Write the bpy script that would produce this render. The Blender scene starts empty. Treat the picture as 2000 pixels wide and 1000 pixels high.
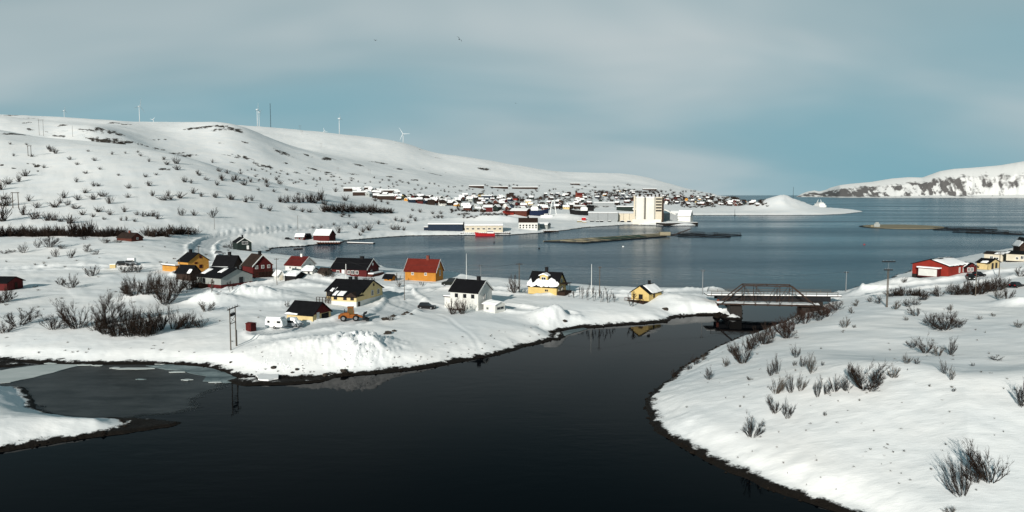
import bpy, bmesh, math, random
import numpy as np
from mathutils import Vector, Matrix

random.seed(7)
rng = np.random.default_rng(11)
scene = bpy.context.scene
COL = scene.collection
R = math.radians

# ------------------------------------------------------------------ camera
CAM_H = 32.0
FPX = 1428.0                       # focal length in photograph pixels (2000 wide)
PITCH = math.atan(119.0 / FPX)
cam_data = bpy.data.cameras.new("camera")
cam = bpy.data.objects.new("camera", cam_data)
COL.objects.link(cam)
cam.location = (0, 0, CAM_H)
cam.rotation_euler = (math.pi / 2 - PITCH, 0, 0)
cam_data.sensor_width = 36.0
cam_data.lens = 36.0 * FPX / 2000.0
cam_data.clip_start = 0.5
cam_data.clip_end = 200000.0
scene.camera = cam

# ------------------------------------------------------------------ sun and sky
SUN_AZ_BEHIND = R(21)              # behind the camera, towards the left
SUN_EL = R(18)
SUN_VEC = Vector((-math.sin(SUN_AZ_BEHIND) * math.cos(SUN_EL), -math.cos(SUN_AZ_BEHIND) * math.cos(SUN_EL), math.sin(SUN_EL)))
sun_data = bpy.data.lights.new("sun", 'SUN')
sun_data.energy = 4.7
sun_data.angle = R(0.6)
sun_data.color = (1.0, 0.94, 0.85)
sun = bpy.data.objects.new("sun", sun_data)
COL.objects.link(sun)
sun.rotation_euler = SUN_VEC.to_track_quat('Z', 'Y').to_euler()

world = bpy.data.worlds.new("World")
scene.world = world
world.use_nodes = True


SKY_ROT, SKY_LOC = -16, (2.4, 22.8, 0)
SKY_TINT = (0.36, 0.74, 0.88, 1)
CLOUD_DARK = (3.1, 4.1, 4.45, 1)
CLOUD_LIGHT = (4.7, 5.3, 5.45, 1)


def build_world():
    nt = world.node_tree
    n, l = nt.nodes, nt.links
    n.clear()
    out = n.new('ShaderNodeOutputWorld')
    bg = n.new('ShaderNodeBackground')
    bg.inputs['Strength'].default_value = 0.1
    sky = n.new('ShaderNodeTexSky')
    sky.sky_type = 'NISHITA'
    sky.sun_disc = False
    sky.sun_elevation = SUN_EL
    sky.sun_rotation = math.pi + SUN_AZ_BEHIND
    sky.air_density = 1.0
    sky.dust_density = 0.6
    sky.ozone_density = 2.0
    tc = n.new('ShaderNodeTexCoord')
    sep = n.new('ShaderNodeSeparateXYZ')
    l.new(tc.outputs['Generated'], sep.inputs[0])

    def math_(op, a, b=None, clamp=False):
        m = n.new('ShaderNodeMath')
        m.operation = op
        m.use_clamp = clamp
        for i, v in enumerate((a, b)):
            if v is None:
                continue
            if isinstance(v, (int, float)):
                m.inputs[i].default_value = v
            else:
                l.new(v, m.inputs[i])
        return m.outputs[0]
    z = math_('MAXIMUM', sep.outputs[2], 0.0)
    zz = math_('ADD', z, 0.30)
    px = math_('DIVIDE', sep.outputs[0], zz)
    py = math_('DIVIDE', sep.outputs[1], zz)
    com = n.new('ShaderNodeCombineXYZ')
    l.new(px, com.inputs[0])
    l.new(py, com.inputs[1])
    mp = n.new('ShaderNodeMapping')
    mp.inputs['Rotation'].default_value = (0, 0, R(SKY_ROT))
    mp.inputs['Location'].default_value = SKY_LOC
    mp.inputs['Scale'].default_value = (0.55, 0.95, 1)
    l.new(com.outputs[0], mp.inputs[0])
    # broad thin veil of cloud
    n1 = n.new('ShaderNodeTexNoise')
    n1.inputs['Scale'].default_value = 0.75
    n1.inputs['Detail'].default_value = 3.5
    n1.inputs['Roughness'].default_value = 0.42
    n1.inputs['Distortion'].default_value = 0.25
    l.new(mp.outputs[0], n1.inputs[0])
    ramp = n.new('ShaderNodeValToRGB')
    ramp.color_ramp.interpolation = 'EASE'
    ramp.color_ramp.elements[0].position = 0.24
    ramp.color_ramp.elements[1].position = 0.66
    l.new(n1.outputs[0], ramp.inputs[0])
    # finer shreds
    n2 = n.new('ShaderNodeTexNoise')
    n2.inputs['Scale'].default_value = 1.5
    n2.inputs['Detail'].default_value = 3
    n2.inputs['Roughness'].default_value = 0.5
    n2.inputs['Distortion'].default_value = 0.4
    l.new(mp.outputs[0], n2.inputs[0])
    ramp2 = n.new('ShaderNodeValToRGB')
    ramp2.color_ramp.interpolation = 'EASE'
    ramp2.color_ramp.elements[0].position = 0.30
    ramp2.color_ramp.elements[1].position = 0.72
    l.new(n2.outputs[0], ramp2.inputs[0])
    cover = math_('MULTIPLY', ramp.outputs[0], 0.88, True)
    cover2 = math_('MULTIPLY', ramp2.outputs[0], 0.14)
    cover = math_('ADD', cover, cover2, True)
    # the thin cloud layer thins overhead: deeper sky higher up
    hi = n.new('ShaderNodeMapRange')
    hi.inputs['From Min'].default_value = 0.20
    hi.inputs['From Max'].default_value = 0.46
    hi.inputs['To Min'].default_value = 1.0
    hi.inputs['To Max'].default_value = 0.15
    l.new(z, hi.inputs[0])
    cover = math_('MULTIPLY', cover, hi.outputs[0])
    bw = n.new('ShaderNodeRGBToBW')
    l.new(sky.outputs[0], bw.inputs[0])
    lum = math_('MINIMUM', bw.outputs[0], 5.0)
    tint = n.new('ShaderNodeMix')
    tint.data_type = 'RGBA'
    tint.blend_type = 'MULTIPLY'
    tint.inputs['Factor'].default_value = 1.0
    tint.inputs[7].default_value = SKY_TINT
    l.new(lum, tint.inputs[6])
    ccol = n.new('ShaderNodeMix')
    ccol.data_type = 'RGBA'
    ccol.inputs[6].default_value = CLOUD_DARK
    ccol.inputs[7].default_value = CLOUD_LIGHT
    l.new(ramp2.outputs[0], ccol.inputs[0])
    mix = n.new('ShaderNodeMix')
    mix.data_type = 'RGBA'
    l.new(cover, mix.inputs[0])
    l.new(tint.outputs[2], mix.inputs[6])
    l.new(ccol.outputs[2], mix.inputs[7])
    l.new(mix.outputs[2], bg.inputs[0])
    l.new(bg.outputs[0], out.inputs[0])


build_world()
vs = scene.view_settings
vs.view_transform = 'Standard'
vs.look = 'None'
vs.exposure = 0.12
vs.gamma = 1.0
vs.use_curve_mapping = False
scene.render.engine = 'CYCLES'
scene.cycles.use_denoising = True
scene.cycles.max_bounces = 6
scene.cycles.diffuse_bounces = 3
scene.cycles.glossy_bounces = 3
scene.cycles.caustics_reflective = False
scene.cycles.caustics_refractive = False

# ------------------------------------------------------------------ projection helpers
CT, ST = math.cos(PITCH), math.sin(PITCH)


def ray(px, py):
    a, b = (px - 1000.0) / FPX, (500.0 - py) / FPX
    return a, CT + b * ST, -ST + b * CT


def at_z(px, py, z=0.0):
    x, y, dz = ray(px, py)
    t = (z - CAM_H) / dz
    return np.array((x * t, y * t, z))


def at_y(px, py, Y):
    x, y, dz = ray(px, py)
    t = Y / y
    return np.array((x * t, Y, CAM_H + dz * t))


def u_of(px, py=381):
    x, y, _ = ray(px, py)
    return x / y


# ------------------------------------------------------------------ noise
def _hash(ix, iy, seed):
    h = (ix.astype(np.int64) * 374761393 + iy.astype(np.int64) * 668265263 + seed * 1442695041) & 0x7fffffff
    h = ((h ^ (h >> 13)) * 1274126177) & 0x7fffffff
    h = h ^ (h >> 16)
    return (h & 0xffff) / 65535.0


def vnoise(x, y, seed=0):
    ix, iy = np.floor(x), np.floor(y)
    fx, fy = x - ix, y - iy
    fx = fx * fx * fx * (fx * (fx * 6 - 15) + 10)
    fy = fy * fy * fy * (fy * (fy * 6 - 15) + 10)
    a, b = _hash(ix, iy, seed), _hash(ix + 1, iy, seed)
    c, d = _hash(ix, iy + 1, seed), _hash(ix + 1, iy + 1, seed)
    return (a + (b - a) * fx) * (1 - fy) + (c + (d - c) * fx) * fy


def fbm(x, y, octv=4, seed=0, gain=0.5):
    s, amp, tot = 0.0, 1.0, 0.0
    for o in range(octv):
        s = s + amp * (vnoise(x, y, seed + o * 17) * 2 - 1)
        tot += amp
        amp *= gain
        x, y = x * 2.03 + 11.3, y * 2.03 + 5.7
    return s / tot


def sstep(a, b, x):
    t = np.clip((x - a) / (b - a), 0, 1)
    return t * t * (3 - 2 * t)


# ------------------------------------------------------------------ materials
MATS = {}


def new_mat(name):
    m = bpy.data.materials.new(name)
    m.use_nodes = True
    MATS[name] = m
    return m, m.node_tree.nodes, m.node_tree.links, m.node_tree.nodes['Principled BSDF']


def paint(name, col, rough=0.7, var=0.18, scale=0.6, bump=0.0, bscale=6.0, boards=None, spec=0.12, metal=0.0, obj_space=False):
    m, n, l, b = new_mat(name)
    b.inputs['Roughness'].default_value = rough
    b.inputs['Metallic'].default_value = metal
    b.inputs['Specular IOR Level'].default_value = spec
    tc = n.new('ShaderNodeTexCoord')
    geo = n.new('ShaderNodeNewGeometry')
    src = tc.outputs['Object'] if obj_space else geo.outputs['Position']
    nz = n.new('ShaderNodeTexNoise')
    nz.inputs['Scale'].default_value = scale
    nz.inputs['Detail'].default_value = 6
    nz.inputs['Roughness'].default_value = 0.65
    l.new(src, nz.inputs[0])
    mr = n.new('ShaderNodeMapRange')
    mr.inputs['From Min'].default_value = 0.3
    mr.inputs['From Max'].default_value = 0.7
    mr.inputs['To Min'].default_value = 1.0 - var
    mr.inputs['To Max'].default_value = 1.0 + var * 0.6
    l.new(nz.outputs[0], mr.inputs[0])
    mx = n.new('ShaderNodeMix')
    mx.data_type = 'RGBA'
    mx.blend_type = 'MULTIPLY'
    mx.inputs[0].default_value = 1.0
    mx.inputs[6].default_value = (*col, 1)
    l.new(mr.outputs[0], mx.inputs[7])
    l.new(mx.outputs[2], b.inputs['Base Color'])
    if boards or bump:
        bp = n.new('ShaderNodeBump')
        bp.inputs['Strength'].default_value = 0.6 if boards else bump
        bp.inputs['Distance'].default_value = 0.03 if boards else 0.1
        if boards:
            w = n.new('ShaderNodeTexWave')
            w.wave_type = 'BANDS'
            w.wave_profile = 'SAW'
            w.bands_direction = boards
            w.inputs['Scale'].default_value = 2.2
            l.new(tc.outputs['Object'], w.inputs[0])
            l.new(w.outputs[1], bp.inputs['Height'])
        else:
            n2 = n.new('ShaderNodeTexNoise')
            n2.inputs['Scale'].default_value = bscale
            n2.inputs['Detail'].default_value = 5
            l.new(src, n2.inputs[0])
            l.new(n2.outputs[0], bp.inputs['Height'])
        l.new(bp.outputs[0], b.inputs['Normal'])
    return m


def build_materials():
    P = paint
    P('wall_cream', (0.60, 0.47, 0.24), boards='Z', var=0.14)
    P('wall_yellow', (0.58, 0.43, 0.17), boards='Z', var=0.14)
    P('wall_ochre', (0.50, 0.25, 0.055), boards='Z', var=0.16)
    P('wall_orange', (0.42, 0.18, 0.030), boards='Z', var=0.18)
    P('wall_white', (0.62, 0.62, 0.59), boards='Z', var=0.10)
    P('wall_grey', (0.30, 0.32, 0.31), boards='Z', var=0.12)
    P('wall_darkred', (0.085, 0.013, 0.013), boards='Z', var=0.2)
    P('wall_red', (0.23, 0.026, 0.018), boards='X', var=0.18)
    P('wall_brown', (0.035, 0.022, 0.017), boards='X', var=0.25)
    P('wall_green', (0.018, 0.028, 0.025), boards='X', var=0.2)
    P('wall_navy', (0.016, 0.026, 0.045), boards='X', var=0.2)
    P('wall_sheet', (0.27, 0.29, 0.30), boards='X', var=0.1)
    P('wall_beige', (0.55, 0.50, 0.40), var=0.12)
    P('concrete', (0.66, 0.64, 0.58), var=0.10, scale=0.08, bump=0.1)
    P('concrete_dark', (0.022, 0.019, 0.017), var=0.3, bump=0.3)
    P('roof_black', (0.006, 0.006, 0.0075), rough=0.75, boards='Y', var=0.35, scale=0.8)
    P('roof_red', (0.13, 0.018, 0.012), rough=0.75, boards='X', var=0.25, scale=0.8)
    P('roof_brown', (0.030, 0.020, 0.016), rough=0.8, boards='X', var=0.3)
    P('roof_maroon', (0.10, 0.014, 0.013), rough=0.8, boards='X', var=0.3)
    P('trim_white', (0.72, 0.72, 0.70), var=0.08)
    P('chimney_black', (0.012, 0.012, 0.013), rough=0.8, bump=0.2)  # also paints the shade inside the garage doorway and boat shed
    P('brick', (0.17, 0.05, 0.035), rough=0.85, bump=0.2)
    P('timber_dark', (0.030, 0.018, 0.013), rough=0.85, var=0.35, bump=0.2)
    P('timber_red', (0.085, 0.028, 0.020), rough=0.85, var=0.35, bump=0.2)
    P('timber_pole', (0.10, 0.085, 0.07), rough=0.85, var=0.3)
    P('steel_rust', (0.040, 0.026, 0.020), rough=0.7, var=0.35, scale=1.5)
    P('steel_grey', (0.22, 0.23, 0.24), rough=0.45, var=0.15, metal=0.6)
    P('steel_dark', (0.014, 0.015, 0.017), rough=0.6, var=0.25)
    P('white_paint', (0.78, 0.79, 0.78), rough=0.4, var=0.06)
    P('turbine_white', (0.62, 0.64, 0.65), rough=0.4, var=0.04)
    P('boat_red', (0.36, 0.018, 0.022), rough=0.4, var=0.2)
    P('hull_blue', (0.012, 0.020, 0.048), rough=0.4, var=0.2)
    P('hull_black', (0.010, 0.010, 0.011), rough=0.5, var=0.2)
    P('car_black', (0.004, 0.004, 0.005), rough=0.35, var=0.1, spec=0.2)
    P('car_green', (0.006, 0.009, 0.007), rough=0.35, var=0.1, spec=0.2)
    P('car_silver', (0.20, 0.22, 0.24), rough=0.3, var=0.1, spec=0.5)
    P('tyre', (0.010, 0.010, 0.010), rough=0.9, var=0.2)
    P('loader_orange', (0.26, 0.085, 0.018), rough=0.5, var=0.25, scale=2.0)
    P('raft_tan', (0.26, 0.23, 0.16), rough=0.9, var=0.3, scale=0.2)
    P('net_green', (0.05, 0.085, 0.06), rough=0.9, var=0.4, scale=0.1)
    P('wire', (0.03, 0.03, 0.032), rough=0.6, var=0.0)
    P('bird_grey', (0.05, 0.05, 0.055), rough=0.8, var=0.3)
    P('twig', (0.026, 0.018, 0.014), rough=0.95, var=0.35, scale=0.5, spec=0.1)
    P('twig_red', (0.040, 0.024, 0.019), rough=0.95, var=0.35, scale=0.5, spec=0.1)
    P('twig_pale', (0.075, 0.062, 0.050), rough=0.95, var=0.35, scale=0.5, spec=0.1)
    P('bark', (0.035, 0.028, 0.023), rough=0.95, var=0.4, scale=0.8, spec=0.1)
    P('rock', (0.045, 0.038, 0.032), rough=0.95, var=0.5, scale=0.8, bump=0.6, bscale=2.0)
    P('weed', (0.010, 0.007, 0.005), rough=0.7, var=0.5, scale=1.2, bump=0.5, bscale=5.0)
    P('snow_roof', (0.86, 0.87, 0.88), rough=0.85, var=0.05, scale=0.8, bump=0.25, bscale=1.5)
    # glass
    m, n, l, b = new_mat('glass')
    b.inputs['Base Color'].default_value = (0.012, 0.015, 0.018, 1)
    b.inputs['Roughness'].default_value = 0.15
    b.inputs['Specular IOR Level'].default_value = 0.25
    m, n, l, b = new_mat('glass_amber')
    b.inputs['Base Color'].default_value = (0.10, 0.06, 0.02, 1)
    b.inputs['Roughness'].default_value = 0.15
    # ground: snow, bare rock where the drift is blown off, weed and wet stones in the tide zone
    m, n, l, b = new_mat('ground')
    geo = n.new('ShaderNodeNewGeometry')
    pos = geo.outputs['Position']

    def noise(scale, detail=5, rough=0.55, vec=None):
        t = n.new('ShaderNodeTexNoise')
        t.inputs['Scale'].default_value = scale
        t.inputs['Detail'].default_value = detail
        t.inputs['Roughness'].default_value = rough
        l.new(vec or pos, t.inputs[0])
        return t.outputs[0]

    def mth(op, a, b_=None, clamp=False):
        q = n.new('ShaderNodeMath')
        q.operation = op
        q.use_clamp = clamp
        for i, v in enumerate((a, b_)):
            if v is None:
                continue
            if isinstance(v, (int, float)):
                q.inputs[i].default_value = v
            else:
                l.new(v, q.inputs[i])
        return q.outputs[0]

    def mapr(v, a, b_, c, d):
        q = n.new('ShaderNodeMapRange')
        for k, x in zip(('From Min', 'From Max', 'To Min', 'To Max'), (a, b_, c, d)):
            q.inputs[k].default_value = x
        l.new(v, q.inputs[0])
        return q.outputs[0]

    def mix(f, a, c):
        q = n.new('ShaderNodeMix')
        q.data_type = 'RGBA'
        for i, v in ((0, f), (6, a), (7, c)):
            if isinstance(v, (int, float)):
                q.inputs[i].default_value = v
            elif isinstance(v, tuple):
                q.inputs[i].default_value = (*v, 1)
            else:
                l.new(v, q.inputs[i])
        return q.outputs[2]
    at_rock = n.new('ShaderNodeAttribute')
    at_rock.attribute_name = 'rock'
    at_pack = n.new('ShaderNodeAttribute')
    at_pack.attribute_name = 'packed'
    sep = n.new('ShaderNodeSeparateXYZ')
    l.new(pos, sep.inputs[0])
    snow = mix(mapr(noise(0.05, 6), 0.35, 0.65, 0, 1), (0.80, 0.83, 0.85), (0.89, 0.89, 0.885))
    snow = mix(mth('MULTIPLY', at_pack.outputs['Fac'], 0.75), snow, (0.60, 0.63, 0.65))
    rockc = mix(noise(0.3, 6, 0.7), (0.022, 0.018, 0.016), (0.085, 0.072, 0.060))
    rm = mth('ADD', at_rock.outputs['Fac'], mapr(noise(0.12, 8, 0.75), 0.2, 0.8, -0.5, 0.5))
    rm = mapr(rm, 0.52, 0.62, 0, 1)
    colr = mix(rm, snow, rockc)
    weedc = mix(noise(1.5, 6, 0.7), (0.003, 0.0025, 0.002), (0.014, 0.010, 0.007))
    zz = mth('ADD', sep.outputs[2], mapr(noise(0.55, 6, 0.7), 0.2, 0.8, -0.32, 0.32))
    wm = mapr(zz, 0.40, 0.52, 1, 0)
    colr = mix(wm, colr, weedc)
    l.new(colr, b.inputs['Base Color'])
    b.inputs['Roughness'].default_value = 0.75
    b.inputs['Specular IOR Level'].default_value = 0.15
    mp = n.new('ShaderNodeMapping')
    mp.inputs['Rotation'].default_value = (0, 0, R(35))
    mp.inputs['Scale'].default_value = (0.35, 1.0, 1.0)
    l.new(pos, mp.inputs[0])
    h = mth('ADD', mth('MULTIPLY', noise(0.9, 6, 0.6, mp.outputs[0]), 0.28), mth('MULTIPLY', noise(0.16, 4, 0.5, mp.outputs[0]), 0.42))
    h = mth('ADD', h, mth('MULTIPLY', mth('MAXIMUM', rm, wm), noise(2.0, 6, 0.7)))
    bp = n.new('ShaderNodeBump')
    bp.inputs['Strength'].default_value = 0.55
    bp.inputs['Distance'].default_value = 0.55
    l.new(h, bp.inputs['Height'])
    l.new(bp.outputs[0], b.inputs['Normal'])
    # far mountain: rock colour lightened to stand in for distance haze
    m, n, l, b = new_mat('mountain')
    geo = n.new('ShaderNodeNewGeometry')
    pos = geo.outputs['Position']
    at_rock = n.new('ShaderNodeAttribute')
    at_rock.attribute_name = 'rock'
    rockc = mix(noise(0.012, 6, 0.7), (0.085, 0.083, 0.085), (0.20, 0.19, 0.185))
    rm = mth('ADD', at_rock.outputs['Fac'], mapr(noise(0.006, 8, 0.7), 0.2, 0.8, -0.45, 0.45))
    rm = mapr(rm, 0.38, 0.75, 0, 1)
    l.new(mix(rm, (0.86, 0.86, 0.85), rockc), b.inputs['Base Color'])
    b.inputs['Roughness'].default_value = 0.9
    b.inputs['Specular IOR Level'].default_value = 0.1
    # water
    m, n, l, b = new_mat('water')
    geo = n.new('ShaderNodeNewGeometry')
    pos = geo.outputs['Position']
    sep = n.new('ShaderNodeSeparateXYZ')
    l.new(pos, sep.inputs[0])
    b.inputs['Base Color'].default_value = (0.002, 0.004, 0.006, 1)
    b.inputs['IOR'].default_value = 1.33
    b.inputs['Specular IOR Level'].default_value = 0.03
    mp = n.new('ShaderNodeMapping')
    mp.inputs['Rotation'].default_value = (0, 0, R(8))
    mp.inputs['Scale'].default_value = (0.0022, 0.0105, 1.0)
    l.new(pos, mp.inputs[0])
    patch = mapr(noise(1.0, 2.5, 0.45, mp.outputs[0]), 0.34, 0.64, 0.45, 1.0)
    # an old wake lies as a smooth arc across the bay
    vd = n.new('ShaderNodeVectorMath')
    vd.operation = 'DISTANCE'
    l.new(pos, vd.inputs[0])
    vd.inputs[1].default_value = (60, 310, 0)
    ring = mth('ABSOLUTE', mth('SUBTRACT', vd.outputs['Value'], 158.0))
    ringm = mapr(ring, 5.0, 14.0, 0.30, 1.0)
    left = mapr(sep.outputs[0], -10.0, 40.0, 0.0, 1.0)
    ringm = mth('MAXIMUM', ringm, left)
    patch = mth('MULTIPLY', patch, ringm)
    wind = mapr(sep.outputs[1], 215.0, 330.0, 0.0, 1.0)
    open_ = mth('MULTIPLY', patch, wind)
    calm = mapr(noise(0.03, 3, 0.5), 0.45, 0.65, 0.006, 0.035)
    amp = mth('ADD', mth('MULTIPLY', open_, 0.34), calm)
    mp2 = n.new('ShaderNodeMapping')
    mp2.inputs['Scale'].default_value = (0.5, 1.0, 1.0)
    l.new(pos, mp2.inputs[0])
    hh = mth('ADD', noise(0.55, 3, 0.5, mp2.outputs[0]), mth('MULTIPLY', noise(0.08, 2, 0.5, mp2.outputs[0]), 1.5))
    bp = n.new('ShaderNodeBump')
    bp.inputs['Distance'].default_value = 0.8
    l.new(amp, bp.inputs['Strength'])
    l.new(hh, bp.inputs['Height'])
    l.new(bp.outputs[0], b.inputs['Normal'])
    l.new(mth('ADD', mth('MULTIPLY', open_, 0.20), 0.035), b.inputs['Roughness'])
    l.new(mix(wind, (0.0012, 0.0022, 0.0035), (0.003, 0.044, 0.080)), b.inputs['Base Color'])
    # ice
    for nm, c0, c1, rough in (('ice_grey', (0.010, 0.012, 0.013), (0.042, 0.046, 0.047), 0.4),
                              ('ice_blue', (0.06, 0.09, 0.10), (0.26, 0.32, 0.33), 0.5),
                              ('ice_snowy', (0.42, 0.47, 0.47), (0.52, 0.56, 0.56), 0.8)):
        m, n, l, b = new_mat(nm)
        geo = n.new('ShaderNodeNewGeometry')
        pos = geo.outputs['Position']
        mp = n.new('ShaderNodeMapping')
        mp.inputs['Scale'].default_value = (0.10, 0.25, 1)
        l.new(pos, mp.inputs[0])
        f = mapr(noise(1.0, 8, 0.68, mp.outputs[0]), 0.40, 0.62, 0, 1)
        l.new(mix(f, c0, c1), b.inputs['Base Color'])
        b.inputs['Roughness'].default_value = rough
        b.inputs['Specular IOR Level'].default_value = 0.12
        if nm == 'ice_grey':       # the young ice thins out towards open water
            ed = n.new('ShaderNodeAttribute')
            ed.attribute_name = 'edge'
            al = mth('ADD', ed.outputs['Fac'], mapr(noise(0.9, 7, 0.62, mp.outputs[0]), 0.25, 0.75, -0.55, 0.55))
            l.new(mapr(al, 0.15, 0.75, 0.0, 1.0), b.inputs['Alpha'])


build_materials()
M = MATS

# ------------------------------------------------------------------ tagging and mesh helpers
def tag(o, label=None, cat=None, group=None, kind=None):
    if label:
        o['label'] = label
    if cat:
        o['category'] = cat
    if group:
        o['group'] = group
    if kind:
        o['kind'] = kind
    return o


def empty(name, loc, rz=0.0, label=None, cat=None, group=None):
    o = bpy.data.objects.new(name, None)
    o.empty_display_size = 0.5
    COL.objects.link(o)
    o.location = loc
    o.rotation_euler = (0, 0, rz)
    return tag(o, label, cat, group)


def place(name, me, parent=None, loc=(0, 0, 0), rz=0.0, scale=None):
    o = bpy.data.objects.new(name, me)
    COL.objects.link(o)
    o.parent = parent
    o.location = loc
    o.rotation_euler = (0, 0, rz)
    if scale:
        o.scale = scale
    return o


class MB:
    """collects simple solids into one mesh"""

    def __init__(self):
        self.v, self.f, self.m = [], [], []
        self.mi = 0

    def add(self, vs_, fs):
        k = len(self.v)
        self.v += [tuple(p) for p in vs_]
        self.f += [tuple(i + k for i in q) for q in fs]
        self.m += [self.mi] * len(fs)
        return self

    def box(self, x0, x1, y0, y1, z0, z1):
        return self.add([(x0, y0, z0), (x1, y0, z0), (x1, y1, z0), (x0, y1, z0), (x0, y0, z1), (x1, y0, z1), (x1, y1, z1), (x0, y1, z1)],
                        [(3, 2, 1, 0), (4, 5, 6, 7), (0, 1, 5, 4), (1, 2, 6, 5), (2, 3, 7, 6), (3, 0, 4, 7)])

    def prism_x(self, pts, x0, x1):
        """pts: (y,z) outline, counter-clockwise seen from +x"""
        n = len(pts)
        vs_ = [(x0, y, z) for y, z in pts] + [(x1, y, z) for y, z in pts]
        fs = [tuple(range(n - 1, -1, -1)), tuple(range(n, 2 * n))]
        fs += [(i, (i + 1) % n, n + (i + 1) % n, n + i) for i in range(n)]
        return self.add(vs_, fs)

    def prism_y(self, pts, y0, y1):
        """pts: (x,z) outline, clockwise seen from +y"""
        n = len(pts)
        vs_ = [(x, y0, z) for x, z in pts] + [(x, y1, z) for x, z in pts]
        fs = [tuple(range(n)), tuple(range(2 * n - 1, n - 1, -1))]
        fs += [((i + 1) % n, i, n + i, n + (i + 1) % n) for i in range(n)]
        return self.add(vs_, fs)

    def prism_z(self, pts, z0, z1):
        n = len(pts)
        vs_ = [(x, y, z0) for x, y in pts] + [(x, y, z1) for x, y in pts]
        fs = [tuple(range(n - 1, -1, -1)), tuple(range(n, 2 * n))]
        fs += [(i, (i + 1) % n, n + (i + 1) % n, n + i) for i in range(n)]
        return self.add(vs_, fs)

    def tube(self, p0, p1, r0, r1=None, n=6, caps=True):
        r1 = r0 if r1 is None else r1
        p0, p1 = Vector(p0), Vector(p1)
        d = (p1 - p0)
        if d.length < 1e-6:
            return self
        d.normalize()
        a = d.orthogonal().normalized()
        b = d.cross(a)
        vs_ = []
        for p, r in ((p0, r0), (p1, r1)):
            for i in range(n):
                t = 2 * math.pi * i / n
                vs_.append(p + (a * math.cos(t) + b * math.sin(t)) * r)
        fs = [(i, (i + 1) % n, n + (i + 1) % n, n + i) for i in range(n)]
        if caps:
            fs += [tuple(range(n - 1, -1, -1)), tuple(range(n, 2 * n))]
        return self.add(vs_, fs)

    def bar(self, p0, p1, w, h):
        """rectangular bar from p0 to p1"""
        p0, p1 = Vector(p0), Vector(p1)
        d = (p1 - p0).normalized()
        up = Vector((0, 0, 1)) if abs(d.z) < 0.95 else Vector((0, 1, 0))
        s = d.cross(up).normalized() * (w / 2)
        t = s.cross(d).normalized() * (h / 2)
        vs_ = []
        for p in (p0, p1):
            vs_ += [p - s - t, p + s - t, p + s + t, p - s + t]
        return self.add(vs_, [(0, 1, 2, 3), (7, 6, 5, 4), (0, 4, 5, 1), (1, 5, 6, 2), (2, 6, 7, 3), (3, 7, 4, 0)])

    def ring(self, c, rad, r, n=24, m=5):
        vs_, fs = [], []
        for i in range(n):
            t = 2 * math.pi * i / n
            for j in range(m):
                s = 2 * math.pi * j / m
                q = rad + r * math.cos(s)
                vs_.append((c[0] + q * math.cos(t), c[1] + q * math.sin(t), c[2] + r * math.sin(s)))
        for i in range(n):
            for j in range(m):
                a, b = i * m + j, i * m + (j + 1) % m
                c2, d = ((i + 1) % n) * m + (j + 1) % m, ((i + 1) % n) * m + j
                fs.append((d, c2, b, a))
        return self.add(vs_, fs)

    def mesh(self, name, mats, smooth=False, fix=True):
        me = bpy.data.meshes.new(name)
        me.from_pydata(self.v, [], self.f)
        for m in (mats if isinstance(mats, (list, tuple)) else [mats]):
            me.materials.append(M[m] if isinstance(m, str) else m)
        if any(self.m):
            me.polygons.foreach_set('material_index', self.m)
        if smooth:
            me.polygons.foreach_set('use_smooth', [True] * len(me.polygons))
        me.update()
        if fix:
            bm = bmesh.new()
            bm.from_mesh(me)
            bmesh.ops.recalc_face_normals(bm, faces=bm.faces)
            bm.to_mesh(me)
            bm.free()
        return me

    def build(self, name, mats, parent=None, loc=(0, 0, 0), rz=0.0, smooth=False, fix=True):
        return place(name, self.mesh(name, mats, smooth, fix), parent, loc, rz)


def np_mesh(name, verts, quads, mat, smooth=True):
    me = bpy.data.meshes.new(name)
    nq = len(quads)
    me.vertices.add(len(verts))
    me.vertices.foreach_set('co', np.ascontiguousarray(verts, dtype=np.float32).ravel())
    me.loops.add(nq * 4)
    me.loops.foreach_set('vertex_index', np.ascontiguousarray(quads, dtype=np.int32).ravel())
    me.polygons.add(nq)
    me.polygons.foreach_set('loop_start', np.arange(0, nq * 4, 4, dtype=np.int32))
    me.polygons.foreach_set('loop_total', np.full(nq, 4, dtype=np.int32))
    me.polygons.foreach_set('use_smooth', np.full(nq, smooth, dtype=bool))
    me.materials.append(M[mat])
    me.update(calc_edges=True)
    return me


def copy_tree(o, parent=None):
    c = o.copy()
    COL.objects.link(c)
    c.parent = parent
    for ch in list(o.children):
        copy_tree(ch, c)
    return c


# ------------------------------------------------------------------ terrain: shorelines
def zpts(lst):
    return [tuple(at_z(px, py)[:2]) for px, py in lst]


def ypts(lst):
    return [(u_of(px) * Y, Y) for px, Y in lst]


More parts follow.
